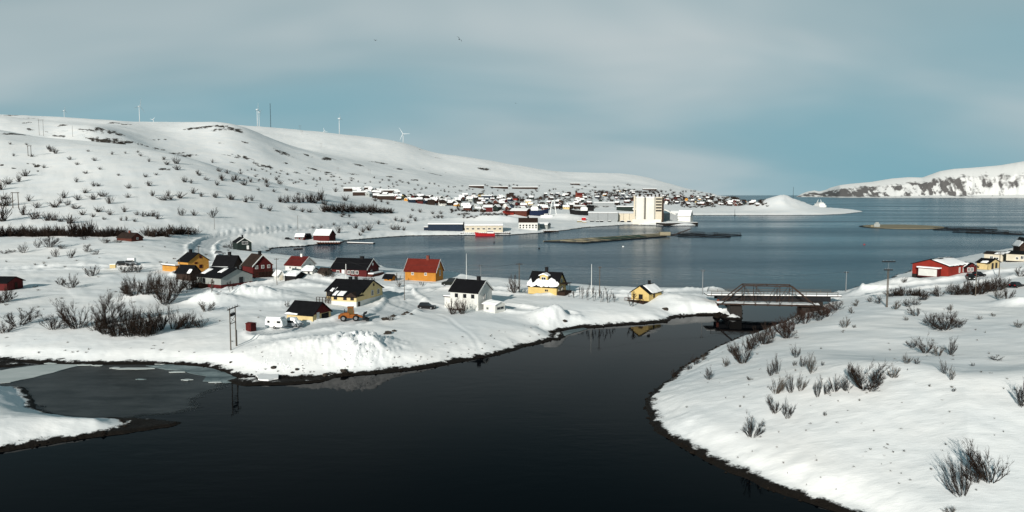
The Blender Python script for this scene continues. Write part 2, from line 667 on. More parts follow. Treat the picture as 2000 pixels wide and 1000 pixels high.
SOUTH = [(-700, 690), (-200, 695), (0, 704), (60, 709), (130, 713), (250, 712), (330, 713), (400, 718), (440, 729), (470, 739), (520, 742), (600, 740), (680, 735), (770, 727),
         (850, 718), (920, 704), (980, 692), (1040, 675), (1083, 664), (1090, 657), (1080, 650), (1130, 641), (1200, 636), (1300, 629), (1322, 619), (1360, 616),
         (1400, 616), (1425, 624), (1448, 625), (1450, 606), (1452, 590)]
NORTH = [(1440, 573), (1400, 570), (1300, 569), (1200, 567), (1130, 561), (1060, 556), (1000, 550), (920, 547), (860, 542), (800, 532), (740, 526), (680, 516), (620, 508),
         (560, 502), (535, 498), (522, 491), (533, 485), (560, 483), (600, 481), (620, 477.5), (663, 477.5), (668, 472), (690, 469), (760, 463.5), (800, 461), (898, 460),
         (997, 459.5), (1060, 455), (1100, 451), (1150, 444), (1230, 439), (1300, 441.5), (1362, 441.5), (1364, 436), (1320, 426), (1300, 421), (1350, 420.5), (1440, 420.5),
         (1540, 420.5), (1610, 420), (1650, 418), (1688, 413.5)]
BACK = [(1655, 1480), (1610, 1530), (1560, 1620), (1505, 2100), (1485, 2600), (1442, 3600), (1425, 5500), (1380, 7200), (-1600, 7200), (-1600, 260)]
RIGHT = [(1900, 1110), (1700, 1028), (1640, 1003), (1570, 982), (1500, 957), (1420, 922), (1340, 882), (1285, 846), (1266, 820), (1258, 793), (1268, 769), (1292, 749), (1330, 719),
         (1380, 689), (1430, 664), (1480, 648), (1520, 633), (1550, 618), (1575, 606), (1584, 598), (1590, 590), (1606, 579), (1640, 572), (1680, 560), (1720, 550), (1760, 536), (1800, 521),
         (1880, 504), (1960, 490), (2000, 478), (2100, 455), (2300, 440), (2900, 430)]
ISLET = [(-600, 740), (-150, 748), (0, 753), (50, 757), (64, 770), (75, 795), (105, 808), (190, 818), (235, 820), (252, 830), (235, 842), (200, 851), (100, 868), (0, 884), (-200, 910), (-600, 960)]
POLYS = [
    (zpts(SOUTH) + zpts(NORTH) + ypts(BACK), 1e9),
    (zpts(RIGHT) + [(900, 1000), (900, 30)], 1e9),
    (zpts(ISLET), 2.2),
    (zpts([(190, 817), (230, 816), (300, 821), (352, 826), (330, 832), (240, 847), (200, 850)]), 0.30),
    (zpts([(-300, 696), (0, 704), (45, 708), (62, 713), (20, 718), (-100, 724)]), 0.30),
    (zpts([(440, 745), (468, 738), (560, 739), (660, 736), (630, 745), (560, 751), (480, 753)]), 0.35),
    (zpts([(1070, 662), (1085, 646), (1104, 648), (1106, 657), (1090, 666)]), 0.45),
]


def poly_sd(x, y, poly):
    P = np.array(poly)
    Q = np.roll(P, -1, axis=0)
    best = np.full(x.shape, 1e18)
    inside = np.zeros(x.shape, bool)
    for (ax, ay), (bx, by) in zip(P, Q):
        dx, dy = bx - ax, by - ay
        t = np.clip(((x - ax) * dx + (y - ay) * dy) / (dx * dx + dy * dy + 1e-12), 0, 1)
        d = (x - ax - t * dx) ** 2 + (y - ay - t * dy) ** 2
        np.minimum(best, d, out=best)
        c = (ay > y) != (by > y)
        if by != ay:
            inside ^= c & (x < (bx - ax) * (y - ay) / (by - ay) + ax)
    d = np.sqrt(best)
    return np.where(inside, d, -d)


def line_sd(x, y, pts):
    """distance to a polyline, and on which side (+ = left of its direction)"""
    best = np.full(x.shape, 1e18)
    side = np.zeros(x.shape)
    for (ax, ay), (bx, by) in zip(pts[:-1], pts[1:]):
        dx, dy = bx - ax, by - ay
        t = np.clip(((x - ax) * dx + (y - ay) * dy) / (dx * dx + dy * dy + 1e-12), 0, 1)
        d = (x - ax - t * dx) ** 2 + (y - ay - t * dy) ** 2
        near = d < best
        best = np.where(near, d, best)
        side = np.where(near, np.sign(dx * (y - ay) - dy * (x - ax)), side)
    return np.sqrt(best), side


# ------------------------------------------------------------------ terrain: long profiles (ridges, feet of slopes)
def curve(kind, pts):
    """pts of (px, Y, py) when kind is 'p', of (px, Y, z) when kind is 'z'"""
    out = []
    for px, Y, q in pts:
        if kind == 'p':
            X, _, z = at_y(px, q, Y)
            out.append((X / Y, Y, z))
        else:
            out.append((u_of(px), Y, q))
    return out


CURVES = [
    curve('z', [(-1600, 40, 4), (1200, 40, 4), (1500, 40, 6), (2900, 40, 9)]),
    curve('z', [(-1600, 170, 4.5), (0, 170, 3.8), (450, 172, 3.4), (900, 172, 3.2), (1250, 172, 3.4), (1400, 172, 3.6), (1560, 150, 5.2), (2000, 150, 7.5), (2900, 150, 14)]),
    curve('z', [(-1600, 250, 9), (0, 250, 6.5), (200, 250, 6.5), (330, 250, 6.3), (450, 250, 5.6), (600, 250, 4.6), (800, 250, 4.0), (1100, 235, 3.6), (1400, 225, 3.8), (1600, 222, 5.2),
                (1780, 225, 7.0), (2000, 228, 8.6), (2900, 230, 22)]),
    curve('z', [(-1600, 330, 18), (0, 330, 12.0), (120, 330, 12.6), (250, 330, 12.1), (330, 330, 10.6), (385, 330, 8.6), (450, 330, 7.0), (520, 330, 6), (700, 330, 5), (1500, 330, 5), (1800, 330, 8), (2000, 330, 12), (2900, 330, 45)]),
    curve('z', [(-1600, 380, 17), (0, 380, 9.5), (250, 380, 9.0), (330, 380, 8.8), (400, 380, 8.3), (520, 380, 7), (700, 380, 6), (1500, 380, 6), (2000, 380, 14), (2900, 380, 60)]),
    curve('p', [(-1600, 450, 400), (0, 440, 432), (200, 440, 436), (330, 445, 442), (400, 450, 446), (500, 480, 446), (600, 530, 444), (690, 580, 445), (760, 620, 446), (900, 650, 444), (1000, 680, 440),
                (1100, 760, 435), (1200, 880, 428), (1300, 900, 428), (1350, 1190, 416), (1450, 1200, 415), (1550, 1240, 414), (1700, 1250, 414), (2000, 1250, 414), (2900, 1250, 300)]),
    curve('p', [(-1600, 950, 190), (-300, 940, 235), (0, 900, 254), (80, 900, 266), (200, 880, 276), (270, 870, 284), (340, 850, 298), (400, 830, 315), (450, 820, 330), (500, 810, 344), (560, 800, 360), (640, 800, 378),
                (700, 820, 392), (760, 840, 401), (830, 850, 407), (900, 860, 411), (1000, 900, 416), (1100, 950, 419), (1200, 1080, 416), (1300, 1150, 416), (1400, 1400, 404), (1500, 1500, 404), (2900, 1500, 404)]),
    curve('z', [(-1600, 1200, 150), (0, 1150, 101), (200, 1150, 80), (300, 1120, 62), (400, 1100, 45), (500, 1080, 36), (560, 1060, 33), (640, 1020, 33), (700, 1000, 31), (800, 1010, 26), (900, 1060, 21), (1000, 1200, 15),
                (1100, 1300, 14), (1200, 1400, 14), (1300, 1500, 14), (1400, 1700, 14), (1480, 1750, 13), (2900, 1800, 10)]),
    curve('p', [(-1600, 1550, 190), (-200, 1500, 212), (0, 1500, 226), (100, 1500, 239), (190, 1450, 250), (235, 1450, 262), (300, 1400, 293), (400, 1400, 318), (500, 1400, 338), (560, 1400, 349), (640, 1400, 359), (740, 1400, 364),
                (800, 1420, 369), (900, 1500, 375), (1000, 1700, 379), (1100, 1900, 377), (1200, 2000, 377), (1300, 2100, 381), (1400, 2200, 387), (1480, 2300, 392), (2900, 2300, 392)]),
    curve('p', [(-1600, 2200, 200), (0, 2200, 236), (130, 2200, 241), (230, 2100, 242), (330, 2100, 246), (380, 2050, 243.5), (425, 2000, 241.5), (450, 2000, 245), (470, 2000, 250), (500, 2000, 261), (560, 2050, 284),
                (640, 2100, 304), (740, 2200, 325), (850, 2300, 343), (900, 2300, 352), (1000, 2500, 361), (1100, 2600, 359), (1200, 2700, 362), (1300, 2800, 370), (1400, 3000, 382), (1480, 3000, 390), (2900, 3000, 392)]),
    curve('p', [(-1600, 2700, 230), (0, 2700, 262), (425, 2600, 268), (500, 2600, 280), (560, 2600, 296), (640, 2600, 308), (740, 2700, 322), (850, 2800, 337), (900, 2800, 343), (1000, 3000, 352), (1100, 3100, 352), (1200, 3200, 354), (1300, 3300, 364),
                (1400, 3400, 382), (1480, 3400, 391), (2900, 3400, 391)]),
    curve('p', [(-1600, 3800, 215), (0, 3800, 238), (240, 3800, 241), (430, 3800, 244), (530, 3800, 250), (620, 3800, 258), (700, 3800, 268), (760, 3800, 275), (790, 3800, 280.5), (815, 3800, 290), (840, 3800, 299), (870, 3800, 305),
                (900, 3800, 308), (960, 3800, 315), (1000, 3800, 322), (1050, 3800, 330.5), (1100, 3800, 335), (1150, 3800, 336), (1220, 3800, 339.5), (1260, 3800, 345), (1300, 3800, 356), (1350, 3800, 370), (1400, 3800, 379),
                (1420, 3800, 384), (1500, 3800, 392), (2900, 3800, 392)]),
    curve('z', [(-1600, 5200, 300), (0, 5200, 250), (600, 5200, 200), (900, 5200, 90), (1300, 5200, 20), (1420, 5200, 2), (2900, 5200, 2)]),
    curve('z', [(-1600, 7300, 3), (2900, 7300, 3)]),
]
US = np.linspace(u_of(-1600), u_of(2900), 1800)
_k = np.exp(-0.5 * (np.arange(-18, 19) / 6.0) ** 2)
_k /= _k.sum()


def _smooth(a):
    return np.convolve(np.pad(a, 18, mode='edge'), _k, mode='valid')


CY = np.array([_smooth(np.interp(US, [p[0] for p in c], [p[1] for p in c])) for c in CURVES])
CZ = np.array([_smooth(np.interp(US, [p[0] for p in c], [p[2] for p in c])) for c in CURVES])


def profile(u, Y):
    nk = len(CURVES)
    ky = np.stack([np.interp(u, US, CY[i]) for i in range(nk)])
    kz = np.stack([np.interp(u, US, CZ[i]) for i in range(nk)])
    h = np.diff(ky, axis=0)
    d = np.diff(kz, axis=0) / h
    m = np.zeros_like(ky)
    w1, w2 = 2 * h[1:] + h[:-1], h[1:] + 2 * h[:-1]
    same = (d[1:] * d[:-1]) > 0
    with np.errstate(divide='ignore', invalid='ignore'):
        hm = (w1 + w2) / (w1 / d[:-1] + w2 / d[1:])
    m[1:-1] = np.where(same, hm, 0)
    m[0], m[-1] = d[0], d[-1]
    idx = np.clip((ky < Y).sum(axis=0) - 1, 0, nk - 2)
    ar = np.arange(u.size)
    y0, hh = ky[idx, ar], h[idx, ar]
    t = np.clip((Y - y0) / hh, 0, 1)
    z0, z1, m0, m1 = kz[idx, ar], kz[idx + 1, ar], m[idx, ar], m[idx + 1, ar]
    t2, t3 = t * t, t * t * t
    return (2 * t3 - 3 * t2 + 1) * z0 + (t3 - 2 * t2 + t) * hh * m0 + (-2 * t3 + 3 * t2) * z1 + (t3 - t2) * hh * m1


_HY = np.exp(np.linspace(math.log(46), math.log(3000), 700))


def shore_bank(sd, k):
    s = np.maximum(sd, 0)
    return 0.50 * (1 - np.exp(-s / 0.6)) + 0.8 * sstep(0.5, 6.0, s) + (0.24 if k == 1 else 0.15) * np.maximum(s - 2.0, 0) + 0.004 * np.maximum(s - 40.0, 0) ** 2


def gz(px, py, z):
    """foot point of a feature: where its sight line meets the smooth long profile"""
    dx, dy, dz = ray(px, py)
    u = dx / dy
    base = profile(np.full(_HY.size, u), _HY)
    for k in (0, 1):
        sd = poly_sd(u * _HY, _HY, POLYS[k][0])
        lim = shore_bank(sd, k)
        base = np.where(sd > 0, np.minimum(base, lim), base)
    w = np.nonzero(base >= CAM_H + dz / dy * _HY)[0]
    if len(w) == 0:
        return tuple(at_z(px, py, z)[:2])
    Y = _HY[w[0]]
    return (dx / dy * Y, Y)


def soft(pts, k=6):
    """resample a polyline as a smooth curve"""
    P = np.array([pts[0]] + list(pts) + [pts[-1]])
    out = []
    for i in range(1, len(P) - 2):
        for t in np.linspace(0, 1, k, endpoint=False):
            a, b, c, d = P[i - 1], P[i], P[i + 1], P[i + 2]
            out.append(tuple(0.5 * (2 * b + (c - a) * t + (2 * a - 5 * b + 4 * c - d) * t * t + (3 * b - a - 3 * c + d) * t ** 3)))
    out.append(tuple(P[-1]))
    return out


ROAD = [gz(372, 536, 6), gz(395, 512, 7), gz(398, 496, 8), gz(393, 484, 8.6), gz(405, 472, 9), gz(440, 461, 9.5), gz(500, 453, 10), gz(560, 448, 11), gz(640, 442, 11), gz(720, 436, 12), gz(800, 430, 13), gz(880, 424, 13)]
LANE = [gz(1440, 575, 4), gz(1300, 573, 4), gz(1150, 571, 4), gz(1010, 572, 3.8), gz(900, 562, 3.8), gz(800, 566, 3.8), gz(770, 572, 3.6), gz(700, 560, 4), gz(560, 556, 4.6), gz(440, 570, 4.6)]
YARD = [gz(770, 572, 3.6), gz(790, 590, 3.4), gz(760, 612, 3.2), gz(690, 628, 3.2), gz(600, 640, 3.2), gz(540, 648, 3.4)]
YARD2 = [gz(790, 590, 3.4), gz(850, 606, 3.2), gz(880, 606, 3.2)]
YARD3 = [gz(1100, 618, 3), gz(1030, 606, 3), gz(990, 600, 3)]
SIDE = [gz(395, 512, 7), gz(330, 518, 7), gz(270, 522, 7), gz(220, 522, 7), gz(120, 522, 7), gz(0, 528, 7.5)]
RLANE = [gz(1610, 580, 5), gz(1660, 578, 5.5), gz(1740, 566, 6), gz(1830, 553, 7), gz(1900, 545, 7.6), gz(1960, 535, 8), gz(2060, 522, 9)]
TRAILS = [[gz(60, 690, 1), gz(150, 684, 1.5), gz(240, 672, 2), gz(300, 668, 2.4)], [gz(230, 700, 1), gz(330, 693, 1.2), gz(420, 690, 1.6)], [gz(832, 609, 3), gz(870, 622, 3), gz(893, 638, 2.8), gz(920, 655, 2.5), gz(945, 669, 2)],
          [gz(962, 665, 2.4), gz(980, 668, 2.2), gz(995, 682, 1.5)],
          [gz(180, 695, 1.2), gz(260, 688, 1.6), gz(330, 676, 2.2), gz(400, 660, 3), gz(440, 648, 3.3)],
          [gz(1330, 860, 1.4), gz(1420, 880, 2), gz(1520, 915, 2.5), gz(1640, 960, 3), gz(1750, 1000, 3)],
          [gz(0, 432, 17), gz(80, 437, 16), gz(150, 446, 14), gz(230, 452, 13)]]
RIDGE = [gz(1560, 742, 5.4), gz(1640, 757, 5.6), gz(1700, 766, 5.9), gz(1760, 779, 6.1), gz(1880, 800, 6.3), gz(2000, 811, 6.6), gz(2300, 830, 7.5)]
MOUNDS = [  # px, py, z, height, rx, ry, lumpiness
    (590, 680, 3.4, 0.8, 15, 6, 0.25), (650, 679, 3.2, 0.9, 9, 6, 0.6), (702, 684, 3.0, 1.0, 6.5, 6, 2.0), (545, 686, 3.2, 0.5, 10, 6, 0.4), (530, 655, 3.4, 0.6, 4, 4, 0.8), (728, 676, 3.0, 0.6, 5, 6, 1.8),
    (1085, 622, 3.2, 2.2, 4.5, 5, 1.0), (1068, 630, 2.8, 1.3, 5.5, 6, 0.9), (1100, 634, 2.4, 0.7, 6, 4, 0.9),
    (1320, 590, 3.6, 1.6, 9, 6, 0.5), (1365, 592, 3.6, 1.4, 9, 6, 0.5), (1395, 590, 3.6, 1.2, 5, 6, 0.4),
    (505, 582, 4.2, 1.8, 7, 4, 1.0), (470, 578, 4.2, 1.6, 7, 5, 0.8), (540, 576, 4.2, 1.2, 9, 5, 0.6), (430, 590, 4.0, 1.4, 9, 6, 0.5),
    (620, 549, 4.6, 2.2, 9, 5, 0.5), (590, 556, 4.6, 1.6, 9, 5, 0.6), (660, 548, 4.6, 1.3, 6, 4, 0.5),
    (1260, 417, 3, 0.5, 20, 15, 0.3), (870, 455, 3, 2.0, 13, 6, 0.6), (850, 456, 3, 1.5, 9, 6, 0.6),
    (1000, 421, 5, 6, 40, 18, 0.2), (1110, 428, 5, 6, 32, 18, 0.3), (965, 432, 5, 7, 40, 14, 0.3),
    (1690, 570, 6, 1.6, 8, 4, 0.6), (1720, 562, 6, 1.4, 8, 4, 0.6), (1770, 552, 7, 1.2, 6, 3, 0.6), (1985, 592, 8, 1.6, 5, 4, 0.7),
    (757, 521, 4.6, 2.0, 10, 4, 0.5), (875, 539, 4.0, 1.6, 7, 3, 0.5), (560, 596, 3.8, 0.8, 8, 5, 0.6),
    (410, 592, 4.2, 1.6, 5, 4, 0.5), (285, 585, 4.6, 2.2, 7, 6, 0.1), (1200, 655, 1.5, 0.0, 5, 5, 0.0),
]
TRAILS_SOFT = [soft(p, 4) for p in TRAILS]
ROAD, LANE, YARD, YARD2, YARD3, SIDE, RLANE, RIDGE = [soft(p, 3) for p in (ROAD, LANE, YARD, YARD2, YARD3, SIDE, RLANE, RIDGE)]


def terrain_chunk(x, y):
    u = x / y
    z = profile(u, y)
    far = np.clip((y - 380) / 500, 0, 1)
    hillw = np.clip((z - 14) / 40, 0, 1) * far
    z = z + hillw * (9.0 * fbm(x / 330, y / 330, 4, 3) + 2.0 * fbm(x / 90, y / 60, 4, 9))
    z = z + (1 - hillw) * (0.55 * fbm(x / 34, y / 26, 3, 21) + 0.22 * fbm(x / 9, y / 6, 3, 33))
    # wind drift along the right bank: gentle towards the water, steep on the lee side
    d, s = line_sd(x, y, RIDGE)
    z = z + np.where(s > 0, 3.6 * np.exp(-(d / 13.0) ** 2), 3.6 * np.exp(-(d / 26.0) ** 2))
    # drift rolls on the open snow
    z = z + (1 - hillw) * 0.5 * np.maximum(0, fbm((x * 0.8 + y * 0.6) / 9, (y * 0.8 - x * 0.6) / 30, 3, 44)) * np.clip((y - 100) / 60, 0.3, 1)
    packed = np.zeros_like(z)
    land = z
    z = np.zeros_like(land)
    for pts, hw, depth, berm in ((ROAD, 4.2, 0.45, 0.9), (LANE, 3.0, 0.35, 0.8), (YARD, 4.5, 0.45, 0.45), (YARD2, 4.0, 0.3, 0.15), (YARD3, 2.5, 0.3, 0.7), (SIDE, 2.6, 0.4, 0.7), (RLANE, 3.2, 0.3, 0.8)):
        d, s = line_sd(x, y, pts)
        dn = d + 0.7 * fbm(x / 4, y / 4, 2, 71)
        inside = 1 - sstep(hw - 0.4, hw + 0.5, dn)
        lump = 0.65 + 0.8 * fbm(x / 2.6, y / 2.6, 3, 5)
        z = z - depth * inside + berm * lump * np.exp(-((dn - hw - 1.3) / 0.9) ** 2)
        packed = np.maximum(packed, inside)
        rut = np.exp(-((d - 0.9) / 0.35) ** 2)
        z = z - 0.10 * rut
    for pts in TRAILS_SOFT:
        d, s = line_sd(x, y, pts)
        z = z - 0.06 * np.exp(-(d / 0.45) ** 2) + 0.04 * np.exp(-((d - 0.9) / 0.4) ** 2)
    for px, py, mz, hh, rx, ry, lm in MOUNDS:
        cx, cy = gz(px, py, mz)
        q = ((x - cx) / rx) ** 2 + ((y - cy) / ry) ** 2
        g = np.exp(-q * 1.3)
        sc = 1.0 if cy < 350 else 4.0
        z = z + hh * g * (1 + 0.35 * lm * fbm(x / (2.2 * sc), y / (2.2 * sc), 3, 90)) + lm * 0.35 * sc * np.exp(-q) * np.abs(fbm(x / (0.9 * sc), y / (0.9 * sc), 2, 92))
    inc, z = z, land
    # the white knoll on the headland
    cx, cy, _ = at_y(1556, 400, 1290)
    q = ((x - cx) / 62) ** 2 + ((y - cy) / 70) ** 2
    z = z + 27 * np.exp(-q * 1.1)
    cx, cy, _ = at_y(1500, 400, 1330)
    z = z + 8 * np.exp(-((x - cx) / 60) ** 2 - ((y - cy) / 70) ** 2)
    # shores
    jit = (0.9 * fbm(x / 7, y / 7, 3, 55) + 0.4 * fbm(x / 1.7, y / 1.7, 2, 57)) * np.clip(y / 200, 0.7, 3)
    zl = np.full_like(z, -1e9)
    sdm = np.full_like(z, -1e9)
    for k, (poly, zmax) in enumerate(POLYS):
        sd = poly_sd(x, y, poly) + jit
        bank = shore_bank(sd, k)
        bank = np.where(sd > 0, bank, np.maximum(0.35 * sd, -3.0))
        if k >= 2:
            zz = np.minimum(bank, zmax + 0.25 * fbm(x / 5, y / 5, 3, 60))
            zz = np.where(sd > 0, zz, bank)
        else:
            kk = 1.2
            a, b = z, bank
            hmin = np.clip(0.5 + 0.5 * (b - a) / kk, 0, 1)
            sm = b * (1 - hmin) + a * hmin - kk * hmin * (1 - hmin)
            zz = np.where(sd > 3.0, sm, np.minimum(bank, np.maximum(sm, bank - 0.4)))
        zl = np.maximum(zl, zz)
        if k < 2:
            sdm = np.maximum(sdm, sd)
    zl = zl + inc * sstep(0.8, 5.0, sdm)
    return zl, packed


def build_ground():
    global G_U, G_Y, G_Z
    dense = np.linspace(u_of(-130), u_of(2130), 830)
    lo = np.linspace(u_of(-1300), u_of(-130), 60)[:-1]
    hi = np.linspace(u_of(2130), u_of(2700), 30)[1:]
    U = np.concatenate([lo, dense, hi])
    Yn = np.exp(np.linspace(math.log(46), math.log(420), 430))
    Yf = np.exp(np.linspace(math.log(420), math.log(7100), 231))[1:]
    Y = np.concatenate([Yn, Yf])
    UU, YY = np.meshgrid(U, Y)
    xx, yy = (UU * YY).ravel(), YY.ravel()
    z = np.empty_like(xx)
    pk = np.empty_like(xx)
    for s in range(0, xx.size, 60000):
        z[s:s + 60000], pk[s:s + 60000] = terrain_chunk(xx[s:s + 60000], yy[s:s + 60000])
    G_U, G_Y, G_Z = U, Y, z.reshape(UU.shape)
    return xx, yy, z, pk


def ground_hit(px, py, dz=0.0):
    """where the sight line through a pixel of the photograph meets the ground"""
    dx, dy, dzr = ray(px, py)
    u = dx / dy
    j = int(np.clip(np.searchsorted(G_U, u) - 1, 0, len(G_U) - 2))
    t = (u - G_U[j]) / (G_U[j + 1] - G_U[j])
    col = G_Z[:, j] * (1 - t) + G_Z[:, j + 1] * t + dz
    col = np.maximum(col, 0.0)
    line = CAM_H + dzr / dy * G_Y
    w = np.nonzero(col >= line)[0]
    if len(w) == 0:
        return None
    i = w[0]
    if i == 0:
        Yh = G_Y[0]
    else:
        a, b = line[i - 1] - col[i - 1], line[i] - col[i]
        Yh = G_Y[i - 1] + (G_Y[i] - G_Y[i - 1]) * a / (a - b + 1e-9)
    return Vector((u * Yh, Yh, ground_z(u * Yh, Yh)))


def ground_z(x, y):
    u = x / y
    j = int(np.clip(np.searchsorted(G_U, u) - 1, 0, len(G_U) - 2))
    i = int(np.clip(np.searchsorted(G_Y, y) - 1, 0, len(G_Y) - 2))
    t = (u - G_U[j]) / (G_U[j + 1] - G_U[j])
    s = (y - G_Y[i]) / (G_Y[i + 1] - G_Y[i])
    return float((G_Z[i, j] * (1 - t) + G_Z[i, j + 1] * t) * (1 - s) + (G_Z[i + 1, j] * (1 - t) + G_Z[i + 1, j + 1] * t) * s)


ROCKS = [  # px, py, half width px, half height px: bare rock blown free of snow
    (432, 246, 20, 3), (455, 252, 16, 5), (400, 248, 25, 3), (425, 253, 14, 4), (375, 251, 20, 3), (465, 256, 12, 3),
    (212, 256, 22, 5), (232, 262, 12, 3), (195, 251, 14, 3), (120, 245, 12, 3), (52, 240, 8, 3), (220, 240, 16, 2), (245, 243, 10, 2), (20, 225, 14, 2), (60, 231, 10, 2),
    (308, 273, 7, 3), (325, 272, 4, 2), (550, 298, 28, 4), (640, 310, 14, 4), (600, 303, 14, 2), (478, 308, 22, 4), (455, 304, 22, 3), (510, 324, 16, 3), (525, 327, 12, 3), (555, 318, 10, 2),
    (190, 272, 26, 4), (210, 275, 14, 4), (165, 267, 12, 3), (115, 266, 12, 3), (240, 279, 10, 4), (310, 291, 14, 3), (360, 305, 12, 3), (280, 284, 9, 3), (85, 258, 12, 3), (30, 262, 16, 2), (60, 252, 12, 2),
    (65, 321, 16, 4), (5, 322, 8, 3), (22, 330, 6, 3), (78, 333, 4, 3), (322, 330, 12, 3), (73, 325, 8, 4),
    (740, 318, 20, 2), (780, 330, 10, 2), (700, 322, 12, 2), (850, 340, 16, 2), (945, 330, 14, 3), (640, 337, 18, 2), (690, 340, 16, 2), (760, 345, 10, 2), (810, 352, 10, 2),
    (430, 281, 12, 2), (480, 278, 10, 2), (610, 330, 14, 2), (580, 338, 12, 2), (455, 317, 10, 2), (500, 318, 8, 2), (340, 300, 10, 2),
]


def build_setting():
    xx, yy, z, pk = build_ground()
    shape = G_Z.shape
    rock = np.zeros_like(z)
    for px, py, w, h in ROCKS:
        p = ground_hit(px, py)
        if p is None or p.y > 6000 or p.z < 1:
            continue
        a, b = ground_hit(px, py + h), ground_hit(px, py - h)
        ry = 40.0
        if a is not None and b is not None and b.y < 6500:
            ry = float(np.clip((b.y - a.y) / 2, 3, 60))
        rx = max(2.0, w * p.y / FPX)
        q = ((xx - p.x) / rx) ** 2 + ((yy - p.y) / ry) ** 2
        sel = q < 9
        rock[sel] = np.maximum(rock[sel], np.exp(-q[sel] * 0.8) * (0.82 + 0.55 * fbm(xx[sel] / (rx * 0.35), yy[sel] / (rx * 0.5), 3, 77)))
    # bare stony slopes show faintly over the high fell
    hill = np.clip((z - 60) / 60, 0, 1)
    rock = np.maximum(rock, hill * np.maximum(0, fbm(xx / 90, yy / 45, 4, 81) - 0.30) * 1.5)
    nr, nc = shape
    idx = np.arange(nr * nc).reshape(shape)
    quads = np.stack([idx[:-1, :-1], idx[:-1, 1:], idx[1:, 1:], idx[1:, :-1]], axis=-1).reshape(-1, 4)
    keep = z[quads].max(axis=1) > -0.7
    quads = quads[keep]
    used = np.zeros(z.size, bool)
    used[quads.ravel()] = True
    remap = np.cumsum(used) - 1
    verts = np.stack([xx, yy, z], axis=1)[used]
    me = np_mesh('ground', verts, remap[quads], 'ground')
    for nm, arr in (('rock', rock), ('packed', pk)):
        at = me.attributes.new(nm, 'FLOAT', 'POINT')
        at.data.foreach_set('value', arr[used].astype(np.float32))
    tag(place('ground', me), 'snow covered land, shore banks and fells', kind='structure')
    # sea: one sheet to the horizon
    s = 90000.0
    mb = MB().add([(-s, -3000, 0), (s, -3000, 0), (s, s, 0), (-s, s, 0)], [(0, 1, 2, 3)])
    tag(mb.build('sea', 'water', fix=False), 'calm dark inlet and open fjord water', kind='structure')
    build_mountain()


def build_mountain():
    px = np.linspace(1556, 2900, 620)
    sil = np.interp(px, [1556, 1566, 1576, 1590, 1600, 1612, 1620, 1640, 1660, 1700, 1740, 1770, 1800, 1815, 1835, 1860, 1900, 1950, 2000, 2100, 2300, 2900],
                    [382.5, 377, 373.5, 371, 373, 370, 366, 360, 357.5, 354, 347.5, 345, 345.5, 340, 333, 329, 326.5, 322, 313.5, 300, 280, 270])
    lift = (383 - sil)
    U = np.array([u_of(p) for p in px])
    shoreY = np.interp(px, [1556, 1605, 1640, 2000, 2900], [11800, 11500, 9600, 9000, 8500])
    top = lift / FPX * shoreY * 1.18
    T = np.concatenate([np.linspace(-0.04, 1, 90), np.linspace(1.0, 2.2, 30)[1:]])
    UU, TT = np.meshgrid(U, T)
    topg = np.broadcast_to(top, UU.shape)
    PX = np.broadcast_to(px, UU.shape)
    # gullies run down the fall line
    g = 0.5 * fbm(PX / 22, TT * 1.2, 3, 101) + 0.5 * fbm(PX / 8, TT * 1.6 + 3, 3, 107)
    depth = 1500.0
    Y = shoreY[None, :] + TT * depth + 130 * g * np.clip(TT * 4, 0, 1) * np.clip(1.3 - TT, 0, 1)
    f = np.where(TT < 0.14, TT * 0.5, np.where(TT < 0.45, 0.07 + (TT - 0.14) * 1.75, 0.6125 + 0.3875 * np.sin(np.clip((TT - 0.45) / 0.55, 0, 1) * math.pi / 2)))
    f = np.where(TT > 1, 1 - 0.02 * (TT - 1), f)
    Z = topg * f * (1 + 0.10 * g * np.clip((1 - TT) * 2, 0, 1)) + 0.0
    Z = np.where(TT < 0, -6, Z)
    streak = 0.52 * fbm((PX + 55 * TT) / 10, (TT * 60 - PX * 0.3) / 9, 3, 121) + 0.30 * fbm((PX + 40 * TT) / 3.2, TT * 7.0, 2, 127) + 0.28 * fbm(PX / 45 + TT * 2, TT, 2, 131)
    band = np.exp(-((TT - 0.30) / 0.26) ** 2)
    fade = np.interp(PX, [1556, 1760, 1830, 1900, 1960, 2000, 2900], [1.05, 1.0, 1.05, 1.0, 0.7, 0.45, 0.5])
    rock = band * fade * (0.74 + 1.7 * streak)
    rock = np.maximum(rock, np.exp(-((TT - 0.10) / 0.05) ** 2) * (0.15 + 0.9 * fbm(PX / 6, TT * 3, 3, 141)) * 0.8)
    X = UU * Y
    nr, nc = X.shape
    idx = np.arange(nr * nc).reshape(nr, nc)
    quads = np.stack([idx[:-1, :-1], idx[:-1, 1:], idx[1:, 1:], idx[1:, :-1]], axis=-1).reshape(-1, 4)
    me = np_mesh('mountain', np.stack([X.ravel(), Y.ravel(), Z.ravel()], axis=1), quads, 'mountain')
    at = me.attributes.new('rock', 'FLOAT', 'POINT')
    at.data.foreach_set('value', rock.ravel().astype(np.float32))
    tag(place('mountain', me), 'snowy mountain with dark cliffs across the fjord', kind='structure')


build_setting()

# ------------------------------------------------------------------ houses
WIN_CACHE = {}


